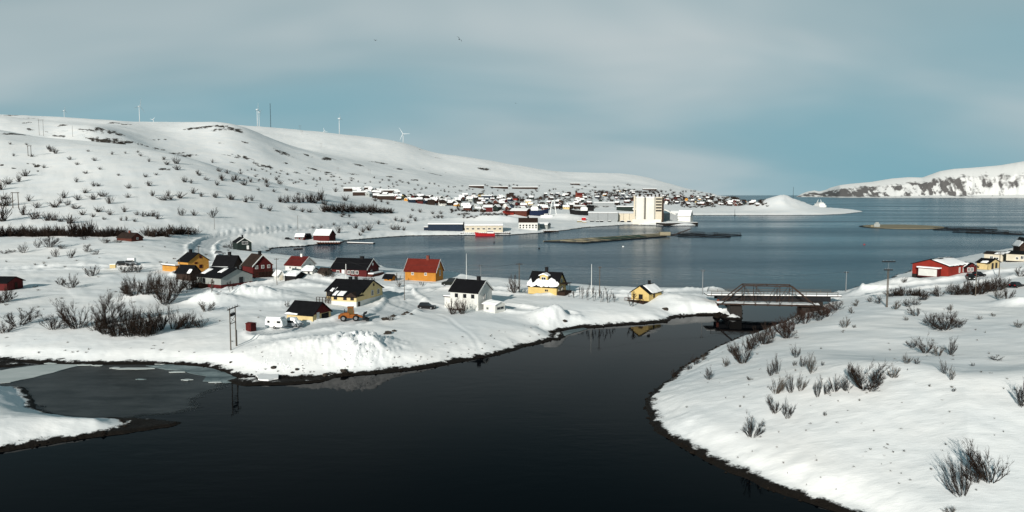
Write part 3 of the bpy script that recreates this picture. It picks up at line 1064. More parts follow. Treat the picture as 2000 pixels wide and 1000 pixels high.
def window_meshes(w, h, frame, pane, mullion):
    key = (round(w, 2), round(h, 2), frame, pane, mullion)
    if key not in WIN_CACHE:
        t, d = 0.11, 0.07
        f = MB()
        f.box(-w / 2, w / 2, -d, 0.0, h / 2 - t, h / 2)
        f.box(-w / 2, w / 2, -d, 0.0, -h / 2, -h / 2 + t)
        f.box(-w / 2, -w / 2 + t, -d, 0.0, -h / 2 + t, h / 2 - t)
        f.box(w / 2 - t, w / 2, -d, 0.0, -h / 2 + t, h / 2 - t)
        if mullion:
            f.box(-0.035, 0.035, -d, 0.0, -h / 2 + t, h / 2 - t)
        p = MB().box(-w / 2 + t * 0.8, w / 2 - t * 0.8, -0.03, -0.005, -h / 2 + t * 0.8, h / 2 - t * 0.8)
        WIN_CACHE[key] = (f.mesh('window', frame), p.mesh('pane', pane))
    return WIN_CACHE[key]


class House:
    """A gabled house: local x runs along the ridge, the front long wall is at -y, the near gable at +x (or -x)."""

    def __init__(self, name, label, cat, loc, rz, L, W, eave, rise, wall, roof, gable=None, base=0.0, base_mat='concrete_dark', over=0.4, trim=None, roof_t=0.16, group=None, rear_drop=0.0):
        self.L, self.W, self.eave, self.rise = L, W, eave, rise
        self.o = empty(name, loc, rz, label, cat, group)
        mb = MB()
        a, e = W / 2, eave
        mb.prism_x([(-a, base), (a, base), (a, e), (0, e + rise), (-a, e)], -L / 2, L / 2)
        self.wall = mb.build('wall', wall, self.o)
        MB().box(-L / 2 - 0.03, L / 2 + 0.03, -a - 0.03, a + 0.03, -1.6, base).build('foundation', base_mat, self.o)
        if gable:
            g = MB()
            for s in (-1, 1):
                x = s * L / 2
                x0, x1 = (x, x + 0.04) if s > 0 else (x - 0.04, x)
                g = MB().prism_x([(-a, e), (a, e), (0, e + rise)], x0, x1)
                g.build('gable_board', gable, self.o)
        # roof: two slabs meeting at the ridge
        sl = math.hypot(a, rise)
        ny, nz = rise / sl, a / sl
        k = over / a
        r = MB()
        t = roof_t
        x0, x1 = -L / 2 - over, L / 2 + over
        oy, oz = -a - over, e - rise * k
        top = e + rise
        b = 0.02
        r.prism_x([(oy, oz + b), (0, top + b), (0, top + b + t / nz), (oy - ny * t * 0.3, oz + b + t / nz)], x0, x1)
        r.prism_x([(0, top + b), (-oy, oz + b), (-oy + ny * t * 0.3, oz + b + t / nz), (0, top + b + t / nz)], x0, x1)
        self.roof = r.build('roof', roof, self.o)
        self.k = (a, e, rise, b + t / nz)
        if trim:
            for s in (-1, 1):
                xa, xb = (x1, x1 + 0.06) if s > 0 else (x0 - 0.06, x0)
                for q in (-1, 1):
                    MB().prism_x([(q * -oy, oz - 0.10), (0, top - 0.10), (0, top + 0.14 + t / nz), (q * -oy, oz + 0.14 + t / nz)], xa, xb).build('bargeboard', trim, self.roof)

    def slope_z(self, y):
        a, e, rise, t = self.k
        return e + rise * (1 - abs(y) / a) + t

    def chimney(self, x, y=0.0, w=0.8, h=1.2, mat='chimney_black'):
        z = self.slope_z(y)
        mb = MB().box(x - w / 2, x + w / 2, y - w * 0.4, y + w * 0.4, z - 0.9, z + h)
        mb.box(x - w / 2 - 0.06, x + w / 2 + 0.06, y - w * 0.4 - 0.06, y + w * 0.4 + 0.06, z + h, z + h + 0.12)
        mb.build('chimney', mat, self.roof)
        return self

    def face(self, f, s, z):
        L, W = self.L, self.W
        if f == 'F':
            return (s * L / 2, -W / 2 - 0.002, z), 0.0
        if f == 'B':
            return (s * L / 2, W / 2 + 0.002, z), math.pi
        if f == 'R':
            return (L / 2 + 0.045, s * W / 2, z), math.pi / 2
        return (-L / 2 - 0.045, s * W / 2, z), -math.pi / 2

    def win(self, f, s, z, w=1.1, h=1.2, frame='trim_white', pane='glass', mullion=True):
        fm, pm = window_meshes(w, h, frame, pane, mullion)
        loc, rz = self.face(f, s, z)
        o = place('window', fm, self.o, loc, rz)
        place('pane', pm, o)
        return self

    def door(self, f, s, w=1.0, h=2.0, z=0.2, mat='wall_brown', handle=True):
        loc, rz = self.face(f, s, z)
        d = MB().box(-w / 2, w / 2, -0.06, 0.0, 0, h).build('door', mat, self.o, loc, rz)
        if handle:
            MB().box(w * 0.36, w * 0.42, -0.12, -0.06, h * 0.45, h * 0.5).build('handle', 'steel_grey', d)
        else:
            for i in range(4):
                MB().box(-w / 2 + 0.04, w / 2 - 0.04, -0.085, -0.06, h * i / 4 + 0.03, h * (i + 1) / 4 - 0.03).build('panel', mat, d)
        return self

    def snow(self, side, x0, x1, t0, t1, thick=0.35, seed=0, ragged=0.25, name='snow_cover'):
        """snow lying on a slope: side -1 front / +1 back; t 0 at the ridge, 1 at the eave"""
        a, e, rise, tz = self.k
        nx, nt = 22, 12
        L = self.L / 2 + 0.38
        vs_, fs = [], []
        FX, FT = np.meshgrid(np.linspace(0, 1, nx + 1), np.linspace(0, 1, nt + 1), indexing='ij')
        X = (x0 + (x1 - x0) * FX) * L
        one = np.ones_like(X)
        wob = fbm(X * 0.7 + seed * 7.1, one * seed * 3.3, 3, 5) * ragged
        wob2 = np.minimum(fbm(X * 0.9 - seed * 2.1, one * seed * 5.3, 3, 6) * ragged * 0.4, 0.03)
        TT = np.maximum(0.01, (t0 + wob) + (t1 + wob2 - t0 - wob) * FT)
        X = X + fbm(TT * 4.0 + seed, one * seed, 2, 8) * ragged * 1.4 * ((FX == 0) * 1.0 - (FX == 1))
        Yl = side * TT * (a + 0.42)
        Z0 = e + rise * (1 - TT * (a + 0.42) / a) + tz - 0.02
        edge = np.minimum(np.minimum(FX, 1 - FX), np.minimum(FT, 1 - FT)) * 2
        Z1 = Z0 + 0.03 + thick * np.sqrt(np.minimum(1, edge * 3.0)) * (0.8 + 0.4 * fbm(X * 0.8, Yl * 0.8 + seed, 2, 4))
        for Zl in (Z0, Z1):
            vs_ += list(zip(X.ravel().tolist(), Yl.ravel().tolist(), Zl.ravel().tolist()))
        N = (nx + 1) * (nt + 1)
        q = lambda i, j, l_: l_ * N + i * (nt + 1) + j
        for i in range(nx):
            for j in range(nt):
                fs.append((q(i, j, 1), q(i + 1, j, 1), q(i + 1, j + 1, 1), q(i, j + 1, 1)))
                fs.append((q(i, j, 0), q(i, j + 1, 0), q(i + 1, j + 1, 0), q(i + 1, j, 0)))
        for i in range(nx):
            fs.append((q(i, 0, 0), q(i + 1, 0, 0), q(i + 1, 0, 1), q(i, 0, 1)))
            fs.append((q(i + 1, nt, 0), q(i, nt, 0), q(i, nt, 1), q(i + 1, nt, 1)))
        for j in range(nt):
            fs.append((q(0, j + 1, 0), q(0, j, 0), q(0, j, 1), q(0, j + 1, 1)))
            fs.append((q(nx, j, 0), q(nx, j + 1, 0), q(nx, j + 1, 1), q(nx, j, 1)))
        MB().add(vs_, fs).build(name, 'snow_roof', self.roof, smooth=True)
        return self

    def part(self, name, mb, mat, smooth=False):
        return mb.build(name, mat, self.o, smooth=smooth)


def px_house(name, label, cat, pl, pk, pr, py, phi, eave_px, rise_px, wall, roof, mode='LG', L=None, W=None, dz=0.0, Y=None, **kw):
    """place a house by its near bottom corner (pk, py), its left and right ends and its heights; phi = turn of the long wall away from the picture plane"""
    p = ground_hit(pk, py, dz) if Y is None else Vector(at_y(pk, py, Y))
    d = p.y
    ph = R(phi)
    alpha = math.atan2(p.x, p.y)
    dd = math.hypot(p.x, p.y)
    ang = dd * math.cos(alpha) ** 2 / FPX      # metres across the line of sight per pixel
    if mode == 'LG':
        Ln = L or (pk - pl) * ang / math.cos(ph)
        Wn = W or (pr - pk) * ang / math.sin(ph)
        rz = -alpha - ph
        corner = Vector((Ln / 2, -Wn / 2, 0))
    else:
        Wn = W or (pk - pl) * ang / math.sin(ph)
        Ln = L or (pr - pk) * ang / math.cos(ph)
        rz = -alpha + ph
        corner = Vector((-Ln / 2, -Wn / 2, 0))
    c = p - Matrix.Rotation(rz, 3, 'Z') @ corner
    c.z = p.z - dz * 0
    m = d / FPX
    return House(name, label, cat, c, rz, Ln, Wn, eave_px * m, rise_px * m, wall, roof, **kw)


def build_village():
    H = px_house
    # orange house with red roof, in front of the fjord
    h = H('wooden_house', 'orange wooden house with red roof and white gable trim by the fjord', 'house', 790, 851, 866, 550, 24, 20, 21, 'wall_orange', 'roof_red', trim='trim_white')
    h.chimney(h.L * 0.13, 0, 0.9, 1.0, 'brick')
    h.win('F', 0.35, h.eave * 0.70, 0.9, 0.9).win('R', 0.1, h.eave * 0.75, 1.1, 1.9).win('R', -0.2, h.eave + h.rise * 0.42, 0.8, 0.9).win('F', -0.5, h.eave * 0.7, 0.9, 0.9)
    # dark red long house
    h = H('wooden_house', 'long dark red house with black roof and white corner boards beside the bay', 'house', 646, 716, 741, 541, 27, 15, 18, 'wall_darkred', 'roof_black', trim='trim_white')
    h.chimney(h.L * 0.20, 0, 1.2, 0.6)
    z = h.eave * 0.55
    h.win('F', 0.22, z, 1.3, 1.3).win('F', 0.46, z, 1.2, 1.2).win('F', 0.0, z, 1.0, 1.2).win('R', -0.25, z, 1.2, 1.3).door('F', -0.32, 1.1, 2.0, 0.3, 'trim_white')
    h.win('F', -0.62, z, 1.2, 1.1)
    s = MB()
    s.tube((h.L / 2 + 0.04, 0, h.eave + h.rise * 0.45), (h.L / 2 + 0.10, 0, h.eave + h.rise * 0.45), 0.5, n=14)
    h.part('round_sign', s, 'trim_white')
    t = MB().box(h.L / 2 + 0.05, h.L / 2 + 2.2, -h.W * 0.45, h.W * 0.45, -1.0, 0.9)
    tr = h.part('terrace', t, 'timber_red')
    MB().box(h.L / 2 + 0.1, h.L / 2 + 2.1, -h.W * 0.4, h.W * 0.4, 0.9, 1.3).build('snow_cover', 'snow_roof', tr)
    a = MB()
    x = -h.L / 2 + 0.6
    zt = h.eave + h.rise
    a.tube((x, 0, zt - 0.2), (x, 0, zt + 2.2), 0.04).tube((x - 0.3, 0, zt + 2.0), (x + 0.8, 0, zt + 2.5), 0.03).tube((x, -0.5, zt + 1.6), (x, 0.5, zt + 1.6), 0.025)
    h.part('antenna', a, 'steel_dark')
    # white walled house with maroon roof
    h = H('wooden_house', 'cream white house with dark red roof and pale chimney at the head of the bay', 'house', 557, 589, 617, 531, 40, 12.5, 15, 'wall_white', 'roof_maroon', trim='trim_white')
    h.chimney(h.L * 0.1, 0, 0.8, 0.8, 'trim_white')
    z = h.eave * 0.6
    h.win('R', -0.45, z + 0.4, 0.9, 0.9).win('R', 0.2, z + 0.8, 0.9, 0.9).win('F', -0.4, z, 0.9, 0.9).win('F', 0.3, z, 0.9, 0.9)
    # cream house with black roof, front centre
    h = H('wooden_house', 'cream house with broad black roof and a front wing beside the orange wheel loader', 'house', 636, 708, 750, 596, 30, 25, 19, 'wall_cream', 'roof_black', base=1.3, base_mat='wall_white')
    m = h.o.location.y / FPX
    z = h.eave * 0.78
    h.chimney(-h.L * 0.12, 0, 0.8, 0.5).chimney(h.L * 0.04, 0, 0.7, 0.6)
    h.win('F', -0.86, z, 1.3, 1.5, 'timber_dark').win('F', -0.66, z, 1.3, 1.5, 'timber_dark').win('R', -0.05, z, 1.2, 1.4).win('R', 0.55, z, 1.2, 1.4).win('R', 0.1, h.eave + h.rise * 0.55, 0.7, 0.7, 'timber_dark')
    h.snow(-1, -0.72, -0.56, 0.72, 0.98, 0.18, 3, 0.08).snow(-1, -0.50, -0.40, 0.62, 0.95, 0.15, 4, 0.08)
    w = MB()   # front wing
    x0, x1, yf, yb = -h.L * 0.16, h.L * 0.52, -h.W / 2 - 3.4, -h.W / 2
    e2 = h.eave - 0.5
    w.prism_x([(yf, 1.3), (yb, 1.3), (yb, e2 + 1.15), (yf, e2 - 0.2)], x0, x1)
    wing = h.part('wing', w, 'wall_cream')
    MB().box(x0 - 0.03, x1 + 0.03, yf - 0.03, yb, -2.6, 1.3).build('foundation', 'wall_white', wing)
    MB().prism_x([(yf - 0.5, e2 - 0.36), (yb + 0.6, e2 + 1.42), (yb + 0.6, e2 + 1.62), (yf - 0.5, e2 - 0.14)], x0 - 0.4, x1 + 0.4).build('wing_roof', 'roof_black', wing)
    g = MB().prism_y([(x1 - 3.0, e2 - 0.2), (x1 - 1.3, e2 + 0.9), (x1 + 0.45, e2 - 0.2)], yf - 0.55, yb)
    g.build('gablet', 'roof_brown', wing)
    for xx in (x0 + 1.2, x0 + 4.0, x1 - 1.2):
        fm, pm = window_meshes(1.0, 0.7, 'timber_dark', 'glass', False)
        o = place('window', fm, wing, (xx, yf - 0.003, e2 - 0.8))
        place('pane', pm, o)
    MB().box(-0.5, 0.5, -0.05, 0, 0, 2.0).build('door', 'wall_brown', wing, (x1 + 0.05, yf + 1.2, -0.8), math.pi / 2)
    for xx, s in ((x0 + 0.9, 0.5), (x0 + 2.7, 0.9)):
        sb = MB()
        sb.prism_x([(yf - 0.2, e2 - 0.06), (yf + 1.8, e2 + 0.72), (yf + 1.7, e2 + 0.92), (yf - 0.1, e2 + 0.14)], xx - s, xx + s)
        sb.build('snow_cover', 'snow_roof', wing)
    p = MB()   # porch rail on the left side
    xl = -h.L / 2 - 1.6
    for i in range(6):
        p.bar((xl + i * 0.9, -h.W / 2 - 2.2, -0.4), (xl + i * 0.9, -h.W / 2 - 2.2, 1.9), 0.12, 0.12)
    p.bar((xl, -h.W / 2 - 2.2, 1.9), (xl + 4.6, -h.W / 2 - 2.2, 1.9), 0.12, 0.12).bar((xl, -h.W / 2 - 2.2, 1.2), (xl + 4.6, -h.W / 2 - 2.2, 1.2), 0.08, 0.08)
    h.part('porch_railing', p, 'timber_dark')
    # garage: dark of its open doorway painted as a black door panel
    h = H('garage', 'low cream garage with black roof, dark red gable and painted doorway shade, beside the caravan', 'garage', 559, 611, 648, 629, 38, 13.5, 21, 'wall_cream', 'roof_black', gable='roof_maroon', over=0.35)
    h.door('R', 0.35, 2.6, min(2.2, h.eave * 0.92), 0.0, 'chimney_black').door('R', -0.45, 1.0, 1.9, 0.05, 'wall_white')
    h.snow(-1, -0.98, -0.1, 0.90, 1.0, 0.16, 11, 0.06)
    # white house
    h = H('wooden_house', 'tall white house with black roof standing alone in the middle of the snow', 'house', 878, 934, 962, 607, 31, 36, 20, 'wall_white', 'roof_black', trim='trim_white')
    h.chimney(h.L * 0.27, 0.0, 0.8, 0.8)
    z = h.eave * 0.72
    h.win('F', 0.62, z + 0.2, 0.95, 1.0, 'steel_dark').win('F', 0.05, z + 0.2, 0.95, 1.0, 'steel_dark').win('R', -0.15, z, 1.0, 1.3).win('R', -0.1, h.eave * 0.3, 1.0, 1.3).win('R', 0.0, h.eave + h.rise * 0.55, 0.5, 0.8).win('F', -0.55, z + 0.2, 0.95, 1.0, 'steel_dark')
    w = MB().box(-h.L / 2 - 2.4, -h.L / 2, -h.W * 0.36, h.W * 0.3, -1, 2.7)
    an = h.part('annex', w, 'wall_white')
    MB().box(-h.L / 2 - 2.7, -h.L / 2, -h.W * 0.36 - 0.3, h.W * 0.3 + 0.3, 2.72, 2.9).build('annex_roof', 'roof_brown', an)
    MB().box(-h.L / 2 - 2.6, -h.L / 2 - 0.02, -h.W * 0.36 - 0.2, h.W * 0.3 + 0.2, 2.9, 3.15).build('snow_cover', 'snow_roof', an)
    h = H('shed', 'low white flat roofed shed with thick snow beside the tall white house', 'shed', 944, 967, 987, 612, 42, 16, 4.5, 'wall_white', 'trim_white', over=0.25)
    h.snow(-1, -1, 1, 0.02, 1.0, 0.3, 21, 0.03).snow(1, -1, 1, 0.02, 1.0, 0.3, 22, 0.03)
    h.win('R', 0.0, h.eave * 0.55, 2.6, 0.7, 'wall_grey').win('F', -0.3, h.eave * 0.5, 0.7, 0.6, 'wall_grey')
    # yellow house with dormer
    h = H('wooden_house', 'yellow house with dormer, its roof half under snow, beside the causeway', 'house', 1030, 1087, 1106, 577, 24, 17, 25, 'wall_yellow', 'roof_black')
    h.chimney(-h.L * 0.02, 0, 0.8, 1.2)
    h.snow(-1, -0.99, 0.99, 0.62, 1.0, 0.45, 31, 0.5)
    h.win('F', 0.3, h.eave * 0.5, 1.2, 0.8, 'wall_cream').win('R', 0.1, h.eave * 0.7, 1.1, 1.2).win('R', -0.45, h.eave * 0.7, 1.0, 1.2).win('R', 0, h.eave + h.rise * 0.4, 1.1, 1.1)
    d = MB()
    zb = h.eave + h.rise * 0.32
    yd = -h.W / 2 * 0.72
    d.prism_y([(-1.2, zb), (1.2, zb), (1.2, zb + 1.6), (0, zb + 2.0), (-1.2, zb + 1.6)][::-1], yd, -0.3)
    dm = h.part('dormer', d, 'wall_yellow')
    fm, pm = window_meshes(1.5, 1.0, 'trim_white', 'glass', True)
    o = place('window', fm, dm, (0, yd - 0.003, zb + 0.85))
    place('pane', pm, o)
    MB().prism_y([(-1.5, zb + 1.62), (0, zb + 2.12), (1.5, zb + 1.62), (1.5, zb + 1.85), (0, zb + 2.5), (-1.5, zb + 1.85)], yd - 0.3, 0.0).build('snow_cover', 'snow_roof', dm)
    t = MB().box(h.L / 2 + 0.06, h.L / 2 + 2.4, -h.W * 0.45, h.W * 0.3, -1.2, 1.0)
    h.part('terrace', t, 'timber_dark')
    t = MB()
    for yy in (-h.W * 0.2, h.W * 0.3):
        t.tube((h.L / 2 + 1.8, yy, 0.5), (h.L / 2 + 1.8, yy, h.eave + 0.6), 0.07)
    t.box(h.L / 2, h.L / 2 + 2.2, -h.W * 0.25, h.W * 0.35, h.eave + 0.6, h.eave + 0.75)
    h.part('porch', t, 'timber_dark')
    # small yellow house near the bridge
    h = H('wooden_house', 'small yellow house with half snowy roof above a dark terrace, nearest the bridge', 'house', 1232, 1267, 1278, 590, 62, 17, 13, 'wall_yellow', 'roof_black', mode='GL', L=7.5)
    h.snow(-1, -0.6, 0.99, 0.05, 1.0, 0.35, 41, 0.08).snow(1, 0.5, 0.98, 0.1, 1.0, 0.3, 42, 0.08)
    h.win('L', -0.1, h.eave * 0.55, 1.2, 1.3, 'timber_dark', mullion=True).win('F', -0.2, h.eave * 0.6, 0.9, 1.0, 'timber_dark').chimney(h.L * 0.2, 0, 0.7, 0.8)
    t = MB().box(-h.L / 2 - 3.2, -h.L / 2 - 0.06, -h.W * 0.5, h.W * 0.55, -2.0, 0.25)
    tr = h.part('terrace', t, 'timber_dark')
    rl = MB()
    for i in range(7):
        y = -h.W * 0.5 + i * h.W * 1.05 / 6
        rl.bar((-h.L / 2 - 3.1, y, 0.25), (-h.L / 2 - 3.1, y, 1.1), 0.1, 0.1)
    rl.bar((-h.L / 2 - 3.1, -h.W * 0.5, 1.1), (-h.L / 2 - 3.1, h.W * 0.55, 1.1), 0.12, 0.12)
    rl.build('railing', 'timber_red', tr)
    # ochre house on the left
    h = H('wooden_house', 'ochre yellow house with black roof, leftmost of the tight cluster on the left', 'house', 348, 368, 410, 536, 58, 25, 15, 'wall_ochre', 'roof_black')
    h.chimney(-h.L * 0.25, 0, 0.9, 0.9)
    h.win('R', 0.2, h.eave + h.rise * 0.5, 0.9, 0.9, 'roof_maroon').win('R', 0.2, h.eave * 0.55, 1.2, 1.2, 'roof_maroon').win('R', -0.25, h.eave * 0.85, 1.0, 0.6, 'roof_maroon').win('F', 0.3, h.eave * 0.6, 1.0, 1.0)
    w = MB().box(-h.L / 2 - 7, -h.L / 2 + 1, -h.W / 2 - 1.5, h.W / 2 - 2, -1, 2.6)
    an = h.part('wing', w, 'wall_ochre')
    MB().box(-h.L / 2 - 7.4, -h.L / 2 + 1.3, -h.W / 2 - 1.9, h.W / 2 - 1.6, 2.62, 2.85).build('wing_roof', 'roof_brown', an)
    MB().box(-h.L / 2 - 7.2, -h.L / 2 + 1.0, -h.W / 2 - 1.7, h.W / 2 - 1.8, 2.85, 3.15).build('snow_cover', 'snow_roof', an)
    # dark brown outbuilding
    h = H('barn', 'dark brown outbuilding with black roof snowed on one slope, left of the grey house', 'outbuilding', 344, 372, 392, 549, 48, 16, 13, 'wall_brown', 'roof_black')
    h.snow(1, -0.9, 0.9, 0.15, 1.0, 0.3, 51, 0.1).snow(-1, 0.55, 0.98, 0.5, 1.0, 0.25, 52, 0.1)
    # black roofed brown house behind
    h = H('wooden_house', 'dark brown house with wide black roof between the ochre and the dark red house', 'house', 416, 456, 475, 536, 32, 16, 19, 'wall_brown', 'roof_black')
    h.chimney(h.L * 0.1, 0, 0.9, 1.0)
    h.win('R', -0.5, h.eave * 0.6, 1.0, 1.4).win('R', 0.4, h.eave * 0.75, 1.0, 1.2).win('F', 0.4, h.eave * 0.6, 1.0, 1.2)
    an = h.part('lean_to', MB().prism_x([(-h.W / 2 - 4.2, -1), (-h.W / 2, -1), (-h.W / 2, h.eave * 0.8), (-h.W / 2 - 4.2, h.eave * 0.45)], -h.L * 0.5, h.L * 0.25), 'wall_brown')
    MB().prism_x([(-h.W / 2 - 4.6, h.eave * 0.45), (-h.W / 2, h.eave * 0.85), (-h.W / 2, h.eave * 0.85 + 0.4), (-h.W / 2 - 4.7, h.eave * 0.45 + 0.35)], -h.L * 0.53, h.L * 0.28).build('snow_cover', 'snow_roof', an)
    # dark red gabled house
    h = H('wooden_house', 'dark red gabled house with white bargeboards and three gable windows over a trellis', 'house', 474, 494, 534, 543, 60, 24, 20, 'wall_darkred', 'roof_brown', trim='trim_white')
    h.chimney(h.L * 0.25, 0, 0.9, 0.9)
    for s in (-0.62, 0.0, 0.6):
        h.win('R', s, h.eave * 0.86, 1.0, 1.1)
    tl = MB()
    for i in range(15):
        y = -h.W / 2 + i * h.W / 14
        tl.bar((h.L / 2 + 0.9, y, -1), (h.L / 2 + 0.9, y, h.eave * 0.62), 0.16, 0.16)
    for q in range(3):
        tl.bar((h.L / 2 + 0.9, -h.W / 2, h.eave * (0.2 + 0.21 * q)), (h.L / 2 + 0.9, h.W / 2, h.eave * (0.2 + 0.21 * q)), 0.14, 0.14)
    h.part('trellis', tl, 'timber_dark')
    # grey house in front
    h = H('wooden_house', 'grey house with low black roof on a dark red foundation, front of the left cluster', 'house', 384, 432, 497, 564, 52, 21, 15, 'wall_grey', 'roof_black', base=1.1, base_mat='wall_darkred')
    h.win('R', 0.25, h.eave * 0.6, 1.4, 1.8, 'steel_dark').win('F', -0.4, h.eave * 0.65, 1.2, 1.4, 'steel_dark').win('F', 0.3, h.eave * 0.65, 1.2, 1.4)
    h.snow(-1, -0.95, -0.6, 0.2, 0.7, 0.2, 61, 0.1).snow(-1, 0.1, 0.4, 0.05, 0.5, 0.2, 62, 0.1)
    pr = MB().box(-h.L / 2, -h.L * 0.05, -h.W / 2 - 2.2, -h.W / 2 - 0.04, -1, 0.9)
    tr = h.part('terrace', pr, 'timber_dark')
    rl = MB()
    for i in range(8):
        x = -h.L / 2 + i * h.L * 0.45 / 7
        rl.bar((x, -h.W / 2 - 2.15, 0.9), (x, -h.W / 2 - 2.15, 1.7), 0.1, 0.1)
    rl.bar((-h.L / 2, -h.W / 2 - 2.15, 1.7), (-h.L * 0.05, -h.W / 2 - 2.15, 1.7), 0.12, 0.12)
    rl.build('railing', 'timber_dark', tr)
    # dark green house at the head of the bay
    h = H('wooden_house', 'dark green house with white framed window pair at the end of the bay', 'house', 461, 464, 492, 488, 76, 14, 9, 'wall_green', 'roof_black', trim='trim_white', L=9)
    h.win('R', -0.1, h.eave * 0.95, 1.7, 1.5).win('R', 0.30, h.eave * 0.95, 1.3, 1.5).door('R', 0.45, 1.1, 1.9, 0.1, 'trim_white').chimney(h.L * 0.1, 0, 0.8, 1.0)
    # hut at the left edge
    h = H('hut', 'dark red log hut with black roof at the left edge, casting a shadow', 'hut', -16, 14, 47, 568, 40, 16, 9, 'wall_darkred', 'roof_black', over=0.5)
    h.door('R', 0.1, 1.0, 1.9, 0.1, 'timber_dark')
    # brown house in the bush belt
    h = H('wooden_house', 'small brown house half hidden in the dark bushes under the hill', 'house', 228, 257, 280, 472, 50, 7, 9, 'timber_red', 'roof_brown', dz=0.0, over=0.3)
    h.chimney(0, 0, 0.7, 0.8, 'brick').win('R', 0, h.eave * 0.8, 1.0, 0.9)
    # small sheds round the maroon roofed house
    h = H('shed', 'small white gabled shed below the maroon roofed house', 'shed', 541, 543, 556, 548, 72, 10, 8, 'wall_white', 'trim_white', L=4)
    h.snow(-1, -1, 1, 0.02, 1, 0.25, 71, 0.04).snow(1, -1, 1, 0.02, 1, 0.25, 72, 0.04).door('R', 0.0, 1.0, 1.5, 0.1, 'wall_beige')
    h = H('shed', 'lean-to boat shed with open side shade painted as black walls under a heavy snow roof', 'shed', 556, 578, 596, 546, 35, 7, 6, 'chimney_black', 'roof_black')  # closed walls, coloured black for the shade inside the open side
    h.snow(-1, -1, 1, 0.02, 1, 0.55, 73, 0.04).snow(1, -1, 1, 0.02, 1, 0.55, 74, 0.04)
    h = H('shed', 'white garage shed with a rounded snow load beside the maroon roofed house', 'shed', 590, 610, 621, 537, 32, 8, 5, 'wall_white', 'roof_black')
    h.snow(-1, -1, 1, 0.02, 1, 0.8, 75, 0.03).snow(1, -1, 1, 0.02, 1, 0.8, 76, 0.03).win('F', 0.3, h.eave * 0.5, 0.7, 0.6, 'steel_dark')
    h = H('shed', 'weathered grey brown shed behind bare bushes, left of the long dark red house', 'shed', 622, 636, 648, 540, 42, 8, 7, 'timber_pole', 'roof_brown')
    h = H('playhouse', 'tiny log playhouse with black roof between the dark red and the orange house', 'playhouse', 750, 764, 772, 549, 30, 6, 6, 'wall_orange', 'roof_black', over=0.5)
    h.win('F', 0.2, h.eave * 0.55, 0.6, 0.5, 'timber_dark')
    # electricity hut
    h = H('utility_box', 'small dark red utility hut near the twin pole', 'hut', 480, 490, 501, 648, 45, 14.5, 1.4, 'wall_darkred', 'roof_maroon', over=0.06)
    h.door('F', 0.0, 0.8, 1.2, 0.1, 'roof_maroon')
    # right bank
    h = H('garage', 'bright red hall with wide pale door and snowy roof on the right bank', 'garage', 1778, 1852, 1877, 540, 66, 20, 11, 'wall_red', 'roof_black', mode='GL', L=13)
    h.snow(-1, -0.98, 0.98, 0.10, 0.99, 0.35, 81, 0.18).snow(1, -0.3, 0.98, 0.05, 0.3, 0.2, 82, 0.1)
    h.win('F', 0.1, h.eave * 0.5, 0.9, 1.6).win('F', 0.5, h.eave * 0.5, 0.9, 1.6)
    b = MB().box(-h.L / 2 - 1.6, -h.L / 2 - 0.05, -h.W * 0.30, h.W * 0.28, -0.5, h.eave * 0.72)
    bx_ = h.part('door_porch', b, 'wall_darkred')
    dr = MB().box(-h.L / 2 - 1.66, -h.L / 2 - 1.6, -h.W * 0.26, h.W * 0.25, -0.2, h.eave * 0.64)
    dr.build('garage_door', 'wall_white', bx_)
    MB().box(-h.L / 2 - 1.8, -h.L / 2 - 0.1, -h.W * 0.32, h.W * 0.30, h.eave * 0.72, h.eave * 0.72 + 0.35).build('snow_cover', 'snow_roof', bx_)
    h = H('wooden_house', 'dark red house with snow patched roof behind the red hall', 'house', 1868, 1886, 1908, 533, 52, 11, 8, 'wall_darkred', 'roof_black', mode='LG', L=9)
    h.snow(-1, -0.9, 0.8, 0.2, 0.95, 0.3, 83, 0.2).win('R', 0.1, h.eave * 0.6, 0.9, 1.2).win('R', -0.5, h.eave * 0.6, 0.9, 1.2)
    h = H('wooden_house', 'cream house with black roof and two dark gable windows above the parked cars', 'house', 1907, 1931, 1941, 527, 24, 13, 7, 'wall_cream', 'roof_black', W=7)
    h.win('R', -0.35, h.eave * 0.5, 1.2, 2.0, 'timber_dark').win('R', 0.35, h.eave * 0.5, 1.2, 2.0, 'timber_dark').snow(-1, -0.3, 0.6, 0.65, 1.0, 0.25, 84, 0.1)
    h = H('wooden_house', 'long cream building with low dark roof, behind the cream gabled house on the right', 'house', 1921, 1958, 1964, 511, 12, 14, 3, 'wall_beige', 'roof_brown', W=9)
    h.win('F', -0.2, h.eave * 0.5, 1.0, 1.1).win('F', 0.3, h.eave * 0.4, 1.6, 0.8).snow(-1, 0.1, 1, 0.3, 1, 0.2, 85, 0.1)
    h = H('wooden_house', 'cream building with dark roof cut by the right edge of the picture', 'house', 1964, 2004, 2012, 511, 12, 14, 4, 'wall_beige', 'roof_black', W=9)
    h.win('F', 0.1, h.eave * 0.4, 0.9, 0.9).win('F', 0.6, h.eave * 0.55, 1.0, 1.2).snow(-1, -1, -0.7, 0.3, 1, 0.2, 86, 0.1)
    h = H('wooden_house', 'tall brown house with steep snowy roof at the far right edge', 'house', 1987, 1992, 2016, 492, 75, 12, 14, 'timber_dark', 'roof_black', L=9)
    h.snow(-1, -1, 1, 0.4, 1, 0.5, 87, 0.1).win('R', 0, h.eave * 0.6, 1.2, 1.2)


build_village()

